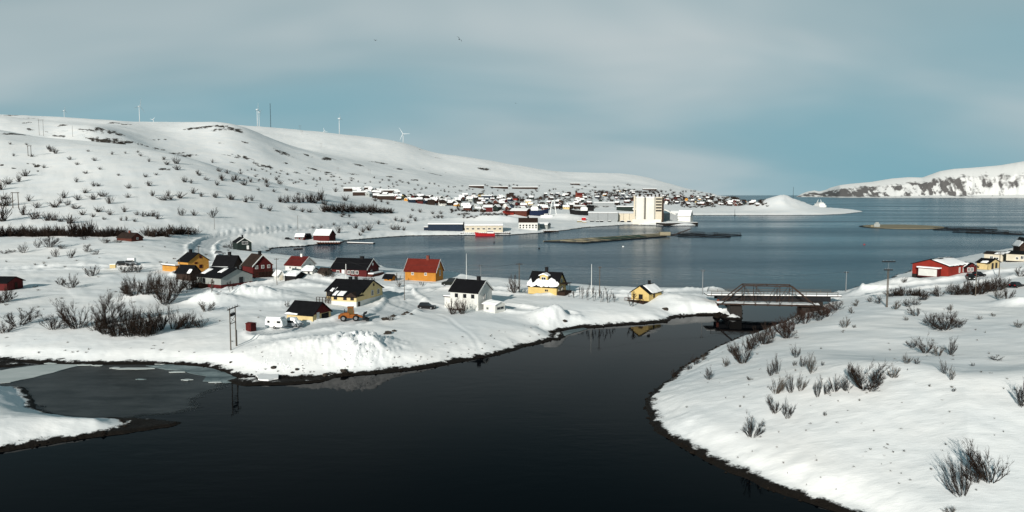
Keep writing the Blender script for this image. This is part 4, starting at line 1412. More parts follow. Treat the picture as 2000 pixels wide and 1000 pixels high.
# ------------------------------------------------------------------ shrubs and bare trees
def branch(mb, p, d, length, r, seg, n, bend, rnd):
    pts = [Vector(p)]
    dirs = []
    d = Vector(d).normalized()
    for i in range(seg):
        d = (d + Vector((rnd.uniform(-bend, bend), rnd.uniform(-bend, bend), rnd.uniform(-bend * 0.4, bend * 0.8)))).normalized()
        dirs.append(d.copy())
        pts.append(pts[-1] + d * (length / seg))
    for i in range(seg):
        mb.tube(pts[i], pts[i + 1], r * (1 - i / seg * 0.75), r * (1 - (i + 1) / seg * 0.75), n, caps=False)
    return pts, dirs


def shrub_meshes(seed, stems, tilt, nb, nt, r, mats, tree=False):
    """unit shrub 1 m high with a domed, twiggy outline: returns (stems mesh, twigs mesh)"""
    rnd = random.Random(seed)
    a, b = MB(), MB()
    lean = Vector((rnd.uniform(-0.12, 0.12), rnd.uniform(-0.12, 0.12), 0))
    for s in range(stems):
        ang = rnd.uniform(0, 2 * math.pi)
        tl = tilt * math.sqrt(rnd.random())
        d = Vector((math.cos(ang) * math.sin(tl), math.sin(ang) * math.sin(tl), math.cos(tl))) + lean
        L = rnd.uniform(0.5, 0.92) * (1.0 - 0.22 * (tl / tilt) ** 2)
        rb = 0.16 * rnd.random()
        base = (math.cos(ang) * rb, math.sin(ang) * rb, -0.05)
        if tree:
            L *= 0.85
        pts, dirs = branch(a, base, d, L, r * rnd.uniform(0.7, 1.1), 5, 4, 0.17, rnd)
        for q in range(nb):
            i = min(4, int(1 + 4 * rnd.random() ** 0.7))
            p = pts[i].lerp(pts[i + 1], rnd.random())
            dd = dirs[i] + Vector((rnd.uniform(-1, 1), rnd.uniform(-1, 1), rnd.uniform(-0.2, 0.6))) * 0.75
            p2, d2 = branch(b, p, dd, L * rnd.uniform(0.14, 0.36), r * 0.42, 3, 3, 0.35, rnd)
            for k in range(nt):
                j = rnd.randint(0, 2)
                pp = p2[j].lerp(p2[j + 1], rnd.random())
                d3 = d2[j] + Vector((rnd.uniform(-1, 1), rnd.uniform(-1, 1), rnd.uniform(-0.3, 0.7))) * 0.85
                d3.normalize()
                b.tube(pp, pp + d3 * L * rnd.uniform(0.07, 0.18), r * 0.26, r * 0.10, 3, caps=False)
    return a.mesh('stems', mats[0], fix=False), b.mesh('twigs', mats[1], fix=False)


SHRUBS = {}


def build_shrub_kinds():
    for k, mats in (('dark', ('bark', 'twig')), ('red', ('bark', 'twig_red')), ('pale', ('twig_pale', 'twig_pale'))):
        SHRUBS[k, 'near'] = [shrub_meshes(100 + i * 7 + len(k), 22, R(62), 10, 8, 0.0105, mats) for i in range(7)]
        SHRUBS[k, 'dense'] = [shrub_meshes(300 + i * 7 + len(k), 36, R(68), 10, 8, 0.0105, mats) for i in range(4)]
    SHRUBS['dark', 'tree'] = [shrub_meshes(500 + i, 3, R(16), 16, 7, 0.016, ('bark', 'twig'), True) for i in range(3)]
    SHRUBS['pale', 'tree'] = [shrub_meshes(540 + i, 4, R(30), 14, 6, 0.014, ('twig_pale', 'twig_pale'), True) for i in range(3)]
    for k in ('dark', 'pale'):
        far = []
        for i in range(5):
            rnd = random.Random(700 + i)
            m = MB()
            for s in range(26):
                ang, tl = rnd.uniform(0, 6.283), R(58) * math.sqrt(rnd.random())
                d = (math.cos(ang) * math.sin(tl), math.sin(ang) * math.sin(tl), math.cos(tl))
                L = rnd.uniform(0.55, 1.0)
                pts, dirs = branch(m, (0.22 * rnd.uniform(-1, 1), 0.22 * rnd.uniform(-1, 1), -0.05), d, L, 0.020, 2, 3, 0.25, rnd)
                for q in range(7):
                    j = rnd.randint(0, 1)
                    p = pts[j].lerp(pts[j + 1], rnd.random())
                    dd = dirs[j] + Vector((rnd.uniform(-1, 1), rnd.uniform(-1, 1), rnd.uniform(0, 0.8))) * 0.6
                    dd.normalize()
                    m.tube(p, p + dd * L * rnd.uniform(0.2, 0.4), 0.014, 0.005, 3, caps=False)
            far.append(m.mesh('shrub', 'twig' if k == 'dark' else 'twig_pale', fix=False))
        SHRUBS[k, 'far'] = far


_sn = [0]
ORD = ['leftmost', 'second from left', 'third from left', 'fourth from left', 'fifth from left', 'sixth from left', 'seventh from left', 'eighth from left', 'ninth from left', 'tenth from left', 'eleventh from left', 'twelfth from left', 'thirteenth from left', 'fourteenth from left', 'fifteenth from left', 'sixteenth from left', 'seventeenth from left', 'eighteenth from left', 'nineteenth from left', 'twentieth from left', 'twenty-first from left', 'twenty-second from left']


def ordinals(objs, phrase):
    """give a row of look-alikes labels by their order in the row"""
    objs = sorted([o for o in objs if o is not None], key=lambda o: o.location.x / o.location.y if o.location.y else o.data.vertices[0].co.x / o.data.vertices[0].co.y)
    for i, o in enumerate(objs):
        w = 'rightmost' if i == len(objs) - 1 else ORD[min(i, len(ORD) - 1)]
        o['label'] = f'{phrase}, {w}'


def mass(name, spots, kind, label, cat):
    """a belt of bushes that reads as one mass: one mesh"""
    vs_, fs, k = [], [], 0
    for i, (px, py, hpx, wpx) in enumerate(spots):
        p = ground_hit(px, py)
        if p is None or p.z < 0.3 or p.y > 3500:
            continue
        m = p.length / FPX
        src = SHRUBS[kind, 'far'][i % 5]
        co = np.empty(len(src.vertices) * 3)
        src.vertices.foreach_get('co', co)
        co = co.reshape(-1, 3)
        t = i * 2.4
        c, s = math.cos(t), math.sin(t)
        w, h = wpx * m / 1.3, hpx * m
        q = np.stack([(co[:, 0] * c - co[:, 1] * s) * w + p.x, (co[:, 0] * s + co[:, 1] * c) * w + p.y, co[:, 2] * h + p.z - 0.1], axis=1)
        fi = np.empty(len(src.loops), dtype=np.int32)
        src.loops.foreach_get('vertex_index', fi)
        vs_.append(q)
        fs.append(fi.reshape(-1, 4) + k)
        k += len(q)
    me = np_mesh(name, np.concatenate(vs_), np.concatenate(fs), 'twig' if kind == 'dark' else 'twig_pale', smooth=False)
    return tag(place(name, me), label, cat, kind='stuff')


def shrub(px, py, hpx, wpx, label, group=None, kind='dark', lod='near', name='shrub', cat='shrub', sink=0.0):
    p = ground_hit(px, py)
    if p is None or p.z < 0.15 or p.y > 3500:
        return None
    _sn[0] += 1
    k = _sn[0]
    rnd = random.Random(k * 13)
    m = p.length / FPX
    h = hpx * m
    w = wpx * m
    lst = SHRUBS[kind, lod]
    sx = w / 1.35 if lod != 'tree' else w / 0.8
    sc = (max(sx, h * 0.35), max(sx, h * 0.35) * 0.9, h / 0.95)
    loc = (p.x, p.y, p.z - sink * h - 0.03)
    rz = rnd.uniform(0, 6.28)
    if lod == 'far':
        o = place(name, lst[k % len(lst)], None, loc, rz, sc)
        return tag(o, label, cat, group)
    o = empty(name, loc, rz, label, cat, group)
    o.scale = sc
    if lod != 'tree':
        o.rotation_euler = (rnd.uniform(-0.22, 0.22), rnd.uniform(-0.22, 0.22), rz)
    st, tw = lst[k % len(lst)]
    place('trunk' if lod == 'tree' else 'stems', st, o)
    tag(place('crown' if lod == 'tree' else 'twigs', tw, o), kind='stuff')
    return o


def build_vegetation():
    build_shrub_kinds()
    S = shrub
    # thicket on the left bank, in front of the cluster of houses
    S(36, 636, 36, 68, 'spreading bare shrub alone at far left above the frozen inlet', kind='dark')
    S(8, 650, 24, 40, 'bare shrub cut by the left edge just above the frozen inlet')
    S(2, 592, 34, 40, 'bare shrub against the hut at the left edge')
    big = [(105, 643, 32, 56), (150, 641, 62, 74), (212, 630, 66, 80), (186, 645, 34, 44), (228, 655, 52, 56), (254, 656, 66, 58), (286, 656, 60, 58), (312, 644, 46, 46), (340, 643, 44, 46), (366, 641, 36, 36), (392, 640, 24, 36), (205, 652, 30, 36), (270, 650, 40, 50), (300, 652, 36, 40)]
    row = []
    for i, q in enumerate(big):
        lab = {1: 'tall vase shaped bare bush at the left end of the bank thicket', 2: 'tall rounded bare bush second from left in the bank thicket', 5: 'tallest dense bare bush in the middle of the bank thicket', 0: 'low bare bush left of the bank thicket', 10: 'small low bush at the right end of the bank thicket'}.get(i, 'bare bush within the dark thicket on the left bank')
        o = S(*q, lab, 'bushes of the left bank thicket', lod='dense' if i not in (0, 1, 2, 10) else 'near')
        if lab.startswith('bare bush within'):
            row.append(o)
    ordinals(row, 'lesser bush within the dark thicket on the left bank')
    S(402, 608, 24, 44, 'pale low shrub on the snow right of the bank thicket', kind='pale')
    row = []
    for q in ((262, 577, 38, 40), (284, 574, 42, 40), (304, 572, 42, 40), (346, 572, 44, 40), (248, 574, 26, 30), (368, 566, 34, 26), (382, 562, 36, 24)):
        row.append(S(*q, 'x', 'bushes beside the outbuilding', lod='dense'))
    ordinals(row, 'bare bush in the row beside the dark outbuilding')
    S(322, 594, 60, 54, 'tall fan shaped bare bush below the dark outbuilding', lod='dense')
    S(412, 570, 36, 22, 'thin bare sapling before the grey house, left one', kind='pale', lod='tree', name='bare_tree', cat='tree')
    S(450, 568, 30, 26, 'thin bare sapling before the grey house, right one', lod='tree', name='bare_tree', cat='tree')
    row = []
    for q in ((10, 590, 22, 40), (140, 562, 26, 34), (118, 556, 12, 22), (180, 539, 22, 34), (240, 532, 16, 30), (258, 531, 19, 26), (270, 532, 18, 24), (98, 483, 26, 38), (74, 484, 16, 14), (46, 494, 18, 18), (109, 502, 18, 16), (138, 504, 20, 18),
              (170, 492, 14, 22), (205, 475, 12, 22), (230, 474, 8, 20), (165, 468, 10, 18), (22, 493, 6, 22), (8, 495, 5, 18), (120, 486, 8, 20), (188, 497, 8, 16)):
        row.append(S(*q, 'x', 'shrubs on the left snowfield', lod='near'))
    ordinals(row, 'bare shrub on the open snow left of the village')
    # belt of dark bushes under the hill
    rnd = random.Random(3)
    spots = []
    for x in range(-24, 372, 5):
        if 246 < x < 282:
            continue
        py = 463 if x < 330 else 459
        spots.append((x, py - rnd.uniform(0, 3), rnd.uniform(13, 20) + (10 if 140 < x < 178 else 0), 24))
    mass('bush_belt', spots, 'dark', 'dense dark belt of bushes along the foot of the near hill', 'bushes')
    S(383, 458, 15, 20, 'round bare shrub where the road bends up to the hill')
    S(415, 425, 22, 22, 'tall bare shrub above the road bend')
    S(355, 421, 17, 18, 'round dense shrub low on the hillside above the bush belt')
    # hillside
    rndh = random.Random(17)
    hs = [(49, 344, 14), (37, 355, 13), (14, 360, 14), (2, 371, 18), (7, 389, 13), (56, 393, 13), (46, 420, 20), (67, 428, 19), (71, 406, 12), (107, 405, 19), (118, 397, 12), (125, 387, 14), (132, 401, 12), (92, 431, 17), (106, 431, 18), (118, 433, 12),
          (137, 436, 19), (147, 408, 14), (153, 391, 11), (161, 420, 16), (166, 377, 12), (182, 390, 14), (201, 384, 15), (214, 398, 16), (192, 414, 14), (215, 420, 13), (182, 424, 9), (203, 429, 8), (149, 356, 10), (167, 339, 9), (183, 364, 10), (192, 364, 8),
          (251, 368, 12), (292, 363, 14), (284, 346, 10), (250, 386, 11), (298, 383, 12), (319, 391, 16), (328, 383, 12), (333, 390, 13), (351, 387, 16), (243, 414, 11), (267, 420, 11), (279, 423, 13), (289, 422, 14), (299, 423, 13), (308, 428, 12), (237, 431, 9),
          (247, 431, 9), (263, 433, 8), (379, 421, 13), (331, 443, 7), (361, 356, 15), (373, 358, 10), (389, 343, 10), (377, 378, 13), (393, 384, 11), (421, 386, 14), (450, 390, 13), (424, 362, 12), (434, 353, 12), (455, 355, 14), (428, 335, 10), (444, 339, 10),
          (454, 390, 13), (480, 395, 13), (492, 392, 12), (432, 350, 12), (460, 352, 16), (477, 362, 15), (522, 365, 14), (540, 352, 9), (547, 360, 11), (510, 407, 13), (527, 412, 14), (547, 395, 12), (520, 357, 10), (572, 410, 14), (590, 414, 12), (605, 415, 11),
          (62, 306, 8), (95, 292, 8), (108, 300, 12), (100, 296, 10), (238, 280, 10), (219, 302, 7), (86, 328, 7), (136, 312, 8), (150, 322, 8), (195, 331, 8), (275, 305, 8), (320, 312, 8), (345, 320, 16), (347, 332, 14), (326, 322, 12), (291, 316, 8), (415, 318, 8), (8, 402, 30), (3, 432, 34),
          (20, 282, 6), (52, 283, 6), (27, 305, 6), (172, 296, 6), (185, 314, 8), (245, 300, 6), (269, 298, 6), (386, 340, 10), (403, 352, 9), (231, 343, 6), (305, 342, 8), (470, 340, 8), (490, 356, 8), (505, 372, 8), (535, 375, 9), (560, 372, 7), (582, 380, 8)]
    for i, (x, y, h) in enumerate(hs):
        where = 'upper part of the near snowy hillside' if y < 345 else 'middle of the near snowy hillside' if y < 392 else 'lower part of the near snowy hillside'
        size = 'tiny' if h < 9 else 'small' if h < 14 else 'larger'
        side = 'left' if x < 160 else 'middle' if x < 340 else 'right'
        S(x, y, h * rndh.uniform(0.65, 1.0), h * rndh.uniform(0.75, 1.35), f'{size} bare shrub on the {where}, {side} third', 'shrubs on the hillside', lod='far')
    row = []
    for x, y, h in [(547, 395, 13), (556, 396, 16), (564, 395, 14), (575, 395, 16), (584, 396, 18), (592, 395, 14), (601, 394, 18), (607, 396, 22), (615, 397, 20), (622, 392, 18), (628, 391, 22), (634, 400, 15)]:
        row.append(S(x, y, h, h * 0.9, 'x', 'birches on the hillside', lod='far', name='bare_tree', cat='tree'))
    ordinals(row, 'thin bare birch in the loose row on the hillside')
    mass('hedge', [(x, 411 + (x % 3) * 1.5 + (x - 634) * 0.02, rnd.uniform(12, 20) - (5 if x > 735 else 0), 17) for x in range(632, 768, 4)], 'dark', 'dark hedge of bare bushes across the slope above the bay', 'hedge')
    row, row2 = [], []
    for x, y, h in [(655, 375, 9), (674, 392, 13), (733, 393, 10), (745, 395, 8), (757, 399, 8), (661, 455, 14), (720, 450, 16), (695, 446, 11), (709, 454, 11), (703, 460, 8), (739, 438, 9), (769, 449, 13), (778, 449, 10), (789, 450, 8), (773, 431, 9), (784, 434, 9),
                    (797, 436, 8), (802, 426, 9), (811, 432, 9), (806, 412, 7), (821, 415, 8), (845, 418, 8), (861, 418, 8), (882, 416, 7), (612, 446, 6), (653, 440, 6), (671, 420, 9), (668, 424, 8), (682, 424, 7), (627, 445, 6), (680, 438, 5), (724, 420, 6)]:
        (row if h > 8 else row2).append(S(x, y, h, h * 1.3, 'x', 'shrubs above the bay', lod='far'))
    ordinals(row, 'bushy bare shrub on the slope above the bay')
    ordinals(row2, 'tiny bare shrub on the slope above the bay')
    spots = []
    for x in range(470, 1240, 4):
        t = (x - 470) / 430
        spots.append((x + rnd.uniform(-6, 6), min(392, 345 + 40 * min(t, 1)) + rnd.uniform(-24, 8), rnd.uniform(2.5, 5.5), rnd.uniform(4, 7)))
    mass('distant_scrub', spots, 'dark', 'scattered tiny scrub over the distant snow slopes', 'scrub')
    # village bushes
    S(884, 614, 36, 26, 'bare bush in front of the tall white house, left one', kind='red', lod='dense')
    S(903, 613, 40, 30, 'bare bush in front of the tall white house, right one', kind='red', lod='dense')
    S(1003, 571, 36, 30, 'round reddish bush by the power pole near the yellow dormer house', kind='red', lod='dense')
    S(824, 560, 17, 14, 'small bare tree in front of the orange house', lod='tree', name='bare_tree', cat='tree')
    S(778, 552, 28, 18, 'bare tree left of the orange house', kind='pale', lod='tree', name='bare_tree', cat='tree')
    S(779, 560, 12, 14, 'low pale shrub on the snow below the playhouse', kind='pale')
    row = []
    for q in ((1136, 584, 40, 18), (1149, 586, 44, 16), (1160, 588, 46, 18), (1175, 590, 42, 18), (1188, 591, 42, 18), (1200, 590, 28, 16), (1120, 582, 24, 14), (1112, 580, 18, 14)):
        row.append(S(*q, 'x', 'birch row between the yellow houses', lod='tree', name='bare_tree', cat='tree', kind='dark'))
    ordinals(row, 'slim bare birch in the row between the yellow houses')
    S(1233, 598, 44, 36, 'crooked bare tree before the small yellow house', lod='tree', name='bare_tree', cat='tree')
    row = []
    for q in ((632, 540, 18, 14), (650, 541, 15, 12), (641, 540, 20, 14)):
        row.append(S(*q, 'x', 'bushes by the weathered shed', kind='pale'))
    ordinals(row, 'thin bare bush by the weathered shed')
    row = []
    for q in ((694, 549, 9, 14), (716, 548, 9, 18), (728, 548, 10, 12)):
        row.append(S(*q, 'x', 'shrubs by the dark red house'))
    ordinals(row, 'low bare shrub under the long dark red house')
    S(561, 600, 15, 12, 'small bare shrub on the snow behind the garage')
    S(641, 592, 22, 18, 'bare shrub beside the porch of the cream house', kind='pale')
    S(762, 626, 12, 26, 'low twiggy shrub among dark stones by the black car', kind='pale')
    S(548, 540, 14, 10, 'thin bare sapling by the small white shed', kind='pale', lod='tree', name='bare_tree', cat='tree')
    S(452, 486, 16, 14, 'taller bush against the wall of the dark green house')
    S(442, 484, 8, 16, 'low bush left of the dark green house')
    # right bank
    rb = [(1536, 660, 42, 50, 'red'), (1451, 709, 52, 44, 'dark'), (1466, 682, 34, 34, 'dark'), (1491, 672, 32, 34, 'dark'), (1417, 716, 22, 22, 'pale'), (1386, 741, 28, 26, 'dark'), (1358, 712, 20, 24, 'dark'), (1318, 738, 20, 20, 'dark'), (1432, 690, 26, 30, 'dark'), (1478, 668, 30, 34, 'dark'), (1345, 722, 16, 18, 'dark'), (1372, 704, 16, 20, 'pale'),
          (1508, 662, 28, 30, 'red')]
    row = []
    for i, q in enumerate(rb):
        o = S(*q[:4], ['reddish fan shaped bush on the right bank nearest the water opposite the bridge', 'tall dark bush leaning over the right bank', None, None, 'pale thin shrub on the right bank above the narrows', 'dark tuft shrub on the right bank slope'][i] if i in (0, 1, 4, 5) else 'bare bush along the water edge of the right bank', 'right bank water edge bushes', kind=q[4], lod='dense' if q[2] > 30 else 'near')
        if i not in (0, 1, 4, 5):
            row.append(o)
    ordinals(row, 'bare bush along the water edge of the right bank')
    rs = [(1555, 698, 26, 22), (1517, 730, 44, 22), (1505, 734, 30, 20), (1584, 728, 40, 28), (1567, 716, 26, 20), (1515, 769, 42, 44), (1544, 767, 40, 22), (1563, 763, 36, 26), (1597, 775, 46, 20), (1631, 765, 36, 26), (1652, 763, 32, 30), (1612, 770, 30, 20), (1711, 750, 32, 34), (1743, 737, 24, 28), (1770, 710, 20, 20), (1789, 711, 14, 14), (1808, 689, 32, 44),
          (1783, 678, 16, 30), (1833, 695, 22, 24), (1855, 693, 36, 26), (1513, 807, 40, 34), (1538, 817, 40, 28), (1857, 742, 30, 14), (1846, 730, 30, 10), (1551, 714, 12, 14), (1606, 714, 12, 8), (1464, 742, 9, 18), (1611, 812, 10, 10), (1946, 703, 8, 26), (1862, 765, 10, 8), (1900, 715, 8, 8), (1815, 755, 6, 6)]
    row, row2 = [], []
    for q in rs:
        pale = (q[0] * 7) % 3 == 0
        (row if pale else row2).append(S(*q, 'x', 'shrubs on the right bank', kind='pale' if pale else 'dark', lod='near'))
    ordinals(row, 'thin pale bare shrub on the right bank snow')
    ordinals(row2, 'thin dark bare shrub on the right bank snow')
    S(1688, 759, 62, 72, 'large round dark bush in the middle of the right bank', lod='dense')
    S(1844, 644, 38, 60, 'broad dark bush high on the right bank', lod='dense')
    S(1818, 636, 26, 34, 'dark bush left of the broad one high on the right bank')
    S(1871, 640, 22, 26, 'small bush right of the broad one high on the right bank')
    S(1650, 640, 24, 22, 'lone pale shrub on the right bank behind the bridge bushes', kind='pale')
    S(1468, 853, 48, 48, 'leaning bare shrub lowest on the right bank near the water', kind='dark')
    S(1994, 793, 54, 40, 'bare shrub cut by the right edge on the near bank')
    S(1876, 967, 82, 62, 'leaning bare shrub in the lower right corner, left of the pair', kind='dark')
    S(1930, 938, 84, 84, 'large bare shrub in the lower right corner, right of the pair', kind='dark')
    S(1905, 941, 52, 44, 'small bare shrub between the two in the lower right corner', kind='dark')
    S(1857, 1003, 14, 26, 'shrub tips at the bottom right edge of the picture', kind='pale')
    row = []
    for i, (x, y) in enumerate([(1500, 652), (1518, 645), (1536, 640), (1552, 634), (1564, 626), (1578, 622), (1592, 619), (1606, 615), (1620, 611), (1634, 606), (1545, 648), (1572, 632), (1600, 626), (1616, 619)]):
        row.append(S(x, y, rnd.uniform(20, 30), 36, 'x', 'thicket at the bridge', kind='red' if i % 3 else 'dark', lod='near'))
    ordinals(row, 'bush in the reddish thicket at the right end of the bridge')
    row = []
    for x, y, h in [(1740, 579, 16), (1752, 578, 18), (1764, 578, 18), (1776, 578, 17), (1788, 578, 17), (1800, 579, 16), (1833, 579, 19), (1806, 586, 12), (1861, 576, 22), (1872, 576, 26), (1884, 576, 26), (1894, 576, 28), (1906, 575, 30), (1917, 574, 28), (1928, 570, 26), (1938, 569, 28), (1950, 567, 26), (1960, 562, 22)]:
        row.append(S(x, y, h, 26, 'x', 'hedge row on the right bank', kind='dark', lod='dense'))
    ordinals(row, 'brown bush in the hedge row below the red hall')
    row = []
    for x, y, h in [(1748, 604, 20), (1717, 593, 16), (1773, 599, 18), (1789, 617, 22), (1787, 596, 16), (1950, 583, 20), (1967, 583, 22), (1664, 612, 14), (1672, 598, 14), (1700, 590, 12), (1991, 540, 18), (1914, 624, 9), (1770, 626, 9), (1668, 640, 8), (1766, 552, 12), (1856, 606, 12), (1990, 640, 14), (1940, 618, 8)]:
        row.append(S(x, y, h, h * 1.2, 'x', 'upper right bank shrubs', kind='dark' if x % 2 else 'pale'))
    ordinals(row, 'small shrub high on the right bank snow')


build_vegetation()


def build_grass():
    rnd = random.Random(33)
    spots = []
    for i in range(170):
        x, y = rnd.uniform(1330, 1990), rnd.uniform(640, 960)
        spots.append((x, y, rnd.uniform(2, 6), rnd.uniform(2, 6)))
    for i in range(70):
        x = rnd.uniform(480, 1060)
        spots.append((x, float(np.interp(x, [480, 600, 770, 920, 1060], [728, 728, 715, 690, 655])) - rnd.random() ** 2 * 40, rnd.uniform(2, 5), rnd.uniform(2, 5)))
    for i in range(110):
        spots.append((rnd.uniform(0, 520), rnd.uniform(480, 690), rnd.uniform(2, 5), rnd.uniform(3, 7)))
    mass('grass_tufts', spots, 'pale', 'withered grass and twig tips poking through the snow', 'grass')


build_grass()


# ------------------------------------------------------------------ poles and wires
def pole(px, py, hpx, label, arm=1.6, r=0.13, group='utility poles', mat='timber_pole', lamp=False):
    p = ground_hit(px, py)
    h = hpx * p.length / FPX
    o = empty('street_lamp' if lamp else 'utility_pole', p, 0, label, 'lamp' if lamp else 'pole', group)
    MB().tube((0, 0, -0.5), (0, 0, h), r, r * 0.75, 8).build('post', mat, o)
    if lamp:
        MB().bar((0, 0, h - 0.1), (arm, 0, h + 0.2), 0.10, 0.10).build('bracket', 'steel_grey', o)
        MB().box(arm - 0.15, arm + 0.5, -0.15, 0.15, h + 0.1, h + 0.25).build('lamp_head', 'steel_grey', o)
    elif arm:
        ca = MB().bar((-arm / 2, 0, h - 0.35), (arm / 2, 0, h - 0.35), 0.12, 0.14).build('crossarm', 'timber_dark', o)
        for s in (-0.9, 0, 0.9):
            MB().tube((s * arm / 2, 0, h - 0.28), (s * arm / 2, 0, h - 0.02), 0.05, 0.04, 6).build('insulator', 'steel_grey', ca)
    return p + Vector((0, 0, h - 0.1))


def wire(a, b, label, sag=0.03, r=0.022):
    mb = MB()
    a, b = Vector(a), Vector(b)
    L = (b - a).length
    prev = a
    for i in range(1, 15):
        t = i / 14
        q = a.lerp(b, t) - Vector((0, 0, 4 * sag * L * t * (1 - t)))
        mb.tube(prev, q, r, r, 3, caps=False)
        prev = q
    o = mb.build('power_line', 'wire', fix=False)
    return tag(o, label, 'power line', 'overhead wires')


def build_poles():
    A = pole(541, 556, 50, 'pole beside the small white shed at the head of the village', 1.4, 0.11)
    B = pole(676, 547, 31, 'short pole before the long dark red house', 0, 0.12, mat='trim_white')
    C = pole(790, 586, 58, 'lamp post in the yard between the black car and the orange house', 0, 0.09, lamp=False, mat='timber_pole')
    D = pole(939, 551, 34, 'slim pole by the fjord behind the tall white house', 1.6, 0.12, mat='steel_grey')
    E = pole(1014, 571, 58, 'thick power pole beside the round reddish bush', 2.0, 0.17)
    F = pole(1171, 578, 58, 'pole rising behind the birch row', 1.0, 0.13)
    G = pole(1372, 575, 47, 'pale pole on the causeway left of the bridge', 1.2, 0.14, mat='steel_grey')
    I = pole(1652, 569, 36, 'pole with a dark head at the right end of the bridge', 1.4, 0.14, mat='steel_grey')
    J = pole(582, 452, 30, 'lone pole on the snow above the bay', 0, 0.14)
    K = pole(660 - 308, 545, 36, 'lamp post in front of the ochre house', 0, 0.10, mat='timber_pole')
    N = pole(1905, 578, 52, 'pole in the hedge row below the parked cars', 1.2, 0.12)
    Q = pole(1951, 540, 40, 'pole by the cream buildings at right', 1.2, 0.12)
    V = pole(368, 463, 16, 'pole beside the road bend', 0, 0.12)
    V2 = pole(419, 448, 22, 'slim pole above the road', 0, 0.12)
    V3 = pole(290, 463, 20, 'pole behind the small brown house', 1.0, 0.12)
    V4 = pole(388, 498, 16, 'pole behind the ochre house roof', 1.0, 0.12)
    # flagpoles
    for px, py, h, lab in ((911, 546, 50, 'white flagpole by the fjord behind the tall white house'), (1155, 580, 64, 'white flagpole among the birches between the yellow houses')):
        p = ground_hit(px, py)
        hh = h * p.length / FPX
        o = empty('flagpole', p, 0, lab, 'flagpole')
        MB().tube((0, 0, -0.4), (0, 0, hh), 0.10, 0.05, 8).build('post', 'trim_white', o)
        MB().ring((0, 0, hh), 0.05, 0.06, 8, 5).build('finial', 'trim_white', o)
    # floodlight mast on the right bank: a lattice of two light crossbars
    p = ground_hit(1732, 600)
    h = 80 * p.length / FPX
    o = empty('light_mast', p, 0, 'twin crossbar mast standing before the hedge on the right bank', 'mast')
    MB().tube((-0.12, 0, -0.5), (-0.12, 0, h * 0.84), 0.12, 0.09, 8).tube((0.14, 0, -0.5), (0.14, 0, h * 0.84), 0.10, 0.08, 8).build('post', 'timber_pole', o)
    MB().tube((0, 0, h * 0.8), (0, 0, h), 0.035, 0.03, 6).build('top_rod', 'steel_grey', o)
    for z, w in ((h * 0.82, 1.9), (h, 3.0)):
        c = MB().box(-w / 2, w / 2, -0.2, 0.2, z - 0.12, z + 0.14).build('crossbar', 'steel_dark', o)
        for s in (-0.8, -0.3, 0.3, 0.8):
            MB().tube((s * w / 2, 0, z + 0.12), (s * w / 2, 0, z + 0.35), 0.07, 0.05, 6).build('insulator', 'steel_grey', c)
    # twin pole with transformer, on the near bank
    p1, p2 = ground_hit(451, 684), ground_hit(461.5, 676)
    m = p1.length / FPX
    h = 78 * m
    mid = (p1 + p2) / 2
    rz = math.atan2((p2 - p1).y, (p2 - p1).x)
    o = empty('twin_pole', Vector((mid.x, mid.y, p1.z)), rz, 'twin wooden power pole with transformer on the near snow bank', 'pole')
    d = (p2 - p1).length / 2
    for s in (-1, 1):
        MB().tube((s * d, 0, -0.8), (s * d, 0, h), 0.13, 0.10, 8).build('post', 'timber_pole', o)
    ca = MB().bar((-d - 1.0, 0, h - 0.2), (d + 1.4, 0, h - 0.2), 0.16, 0.18).build('crossarm', 'timber_dark', o)
    for s in (-d - 0.9, -d, 0, d, d + 1.2):
        MB().tube((s, 0, h - 0.1), (s, 0, h + 0.25), 0.06, 0.05, 6).build('insulator', 'steel_grey', ca)
    for z in (h * 0.80, h * 0.62):
        MB().bar((-d, 0, z), (d, 0, z), 0.10, 0.10).build('brace', 'timber_dark', o)
    MB().bar((-d, 0, h * 0.62), (d, 0, h * 0.78), 0.05, 0.05).build('stay', 'timber_dark', o)
    MB().bar((d, 0, h * 0.62), (-d, 0, h * 0.78), 0.05, 0.05).build('stay', 'timber_dark', o)
    tb = MB().box(-d * 0.75, d * 0.75, -0.25, 0.25, h * 0.80, h * 0.86).build('transformer', 'steel_dark', o)
    for s in (-0.4, 0, 0.4):
        MB().tube((s * d, 0, h * 0.86), (s * d, 0, h * 0.90), 0.05, 0.04, 6).build('bushing', 'steel_grey', tb)
    MB().box(d + 0.14, d + 0.34, -0.12, 0.12, -0.4, h * 0.42).build('cable_guard', 'steel_grey', o)
    # H frames on the fell
    for px, py, hp, gap, lab in ((31, 407, 26, 9, 'twin power pole low on the hillside near the left edge'), (81, 265, 26, 7, 'twin power pole on the crest of the near hill'), (58, 305, 17, 5, 'small twin pole among shrubs on the near hill')):
        p = ground_hit(px, py) or ground_hit(px, py + 8) or ground_hit(px, py + 20)
        m = p.length / FPX
        o = empty('twin_pole', p, 0, lab, 'pole')
        for s in (-1, 1):
            MB().tube((s * gap / 2 * m, 0, -2), (s * gap / 2 * m, 0, hp * m), 0.26, 0.22, 6).build('post', 'timber_pole', o)
        MB().bar((-gap * 0.75 * m, 0, hp * m * 0.97), (gap * 0.75 * m, 0, hp * m * 0.97), 0.35, 0.4).build('crossarm', 'timber_dark', o)
    p = ground_hit(142, 267) or ground_hit(142, 280)
    o = empty('utility_pole', p, 0, 'single slim pole on the crest of the near hill', 'pole', 'utility poles')
    MB().tube((0, 0, -1), (0, 0, 18 * p.length / FPX), 0.25, 0.2, 6).build('post', 'timber_pole', o)
    wire(B + Vector((0, 0, 1.5)), C, 'thin power wire from the dark red house to the yard lamp')
    wire(C, E, 'power wire from the yard lamp over the white house to the thick pole', 0.02)
    wire(D, E, 'power wire between the fjord pole and the thick pole', 0.02)
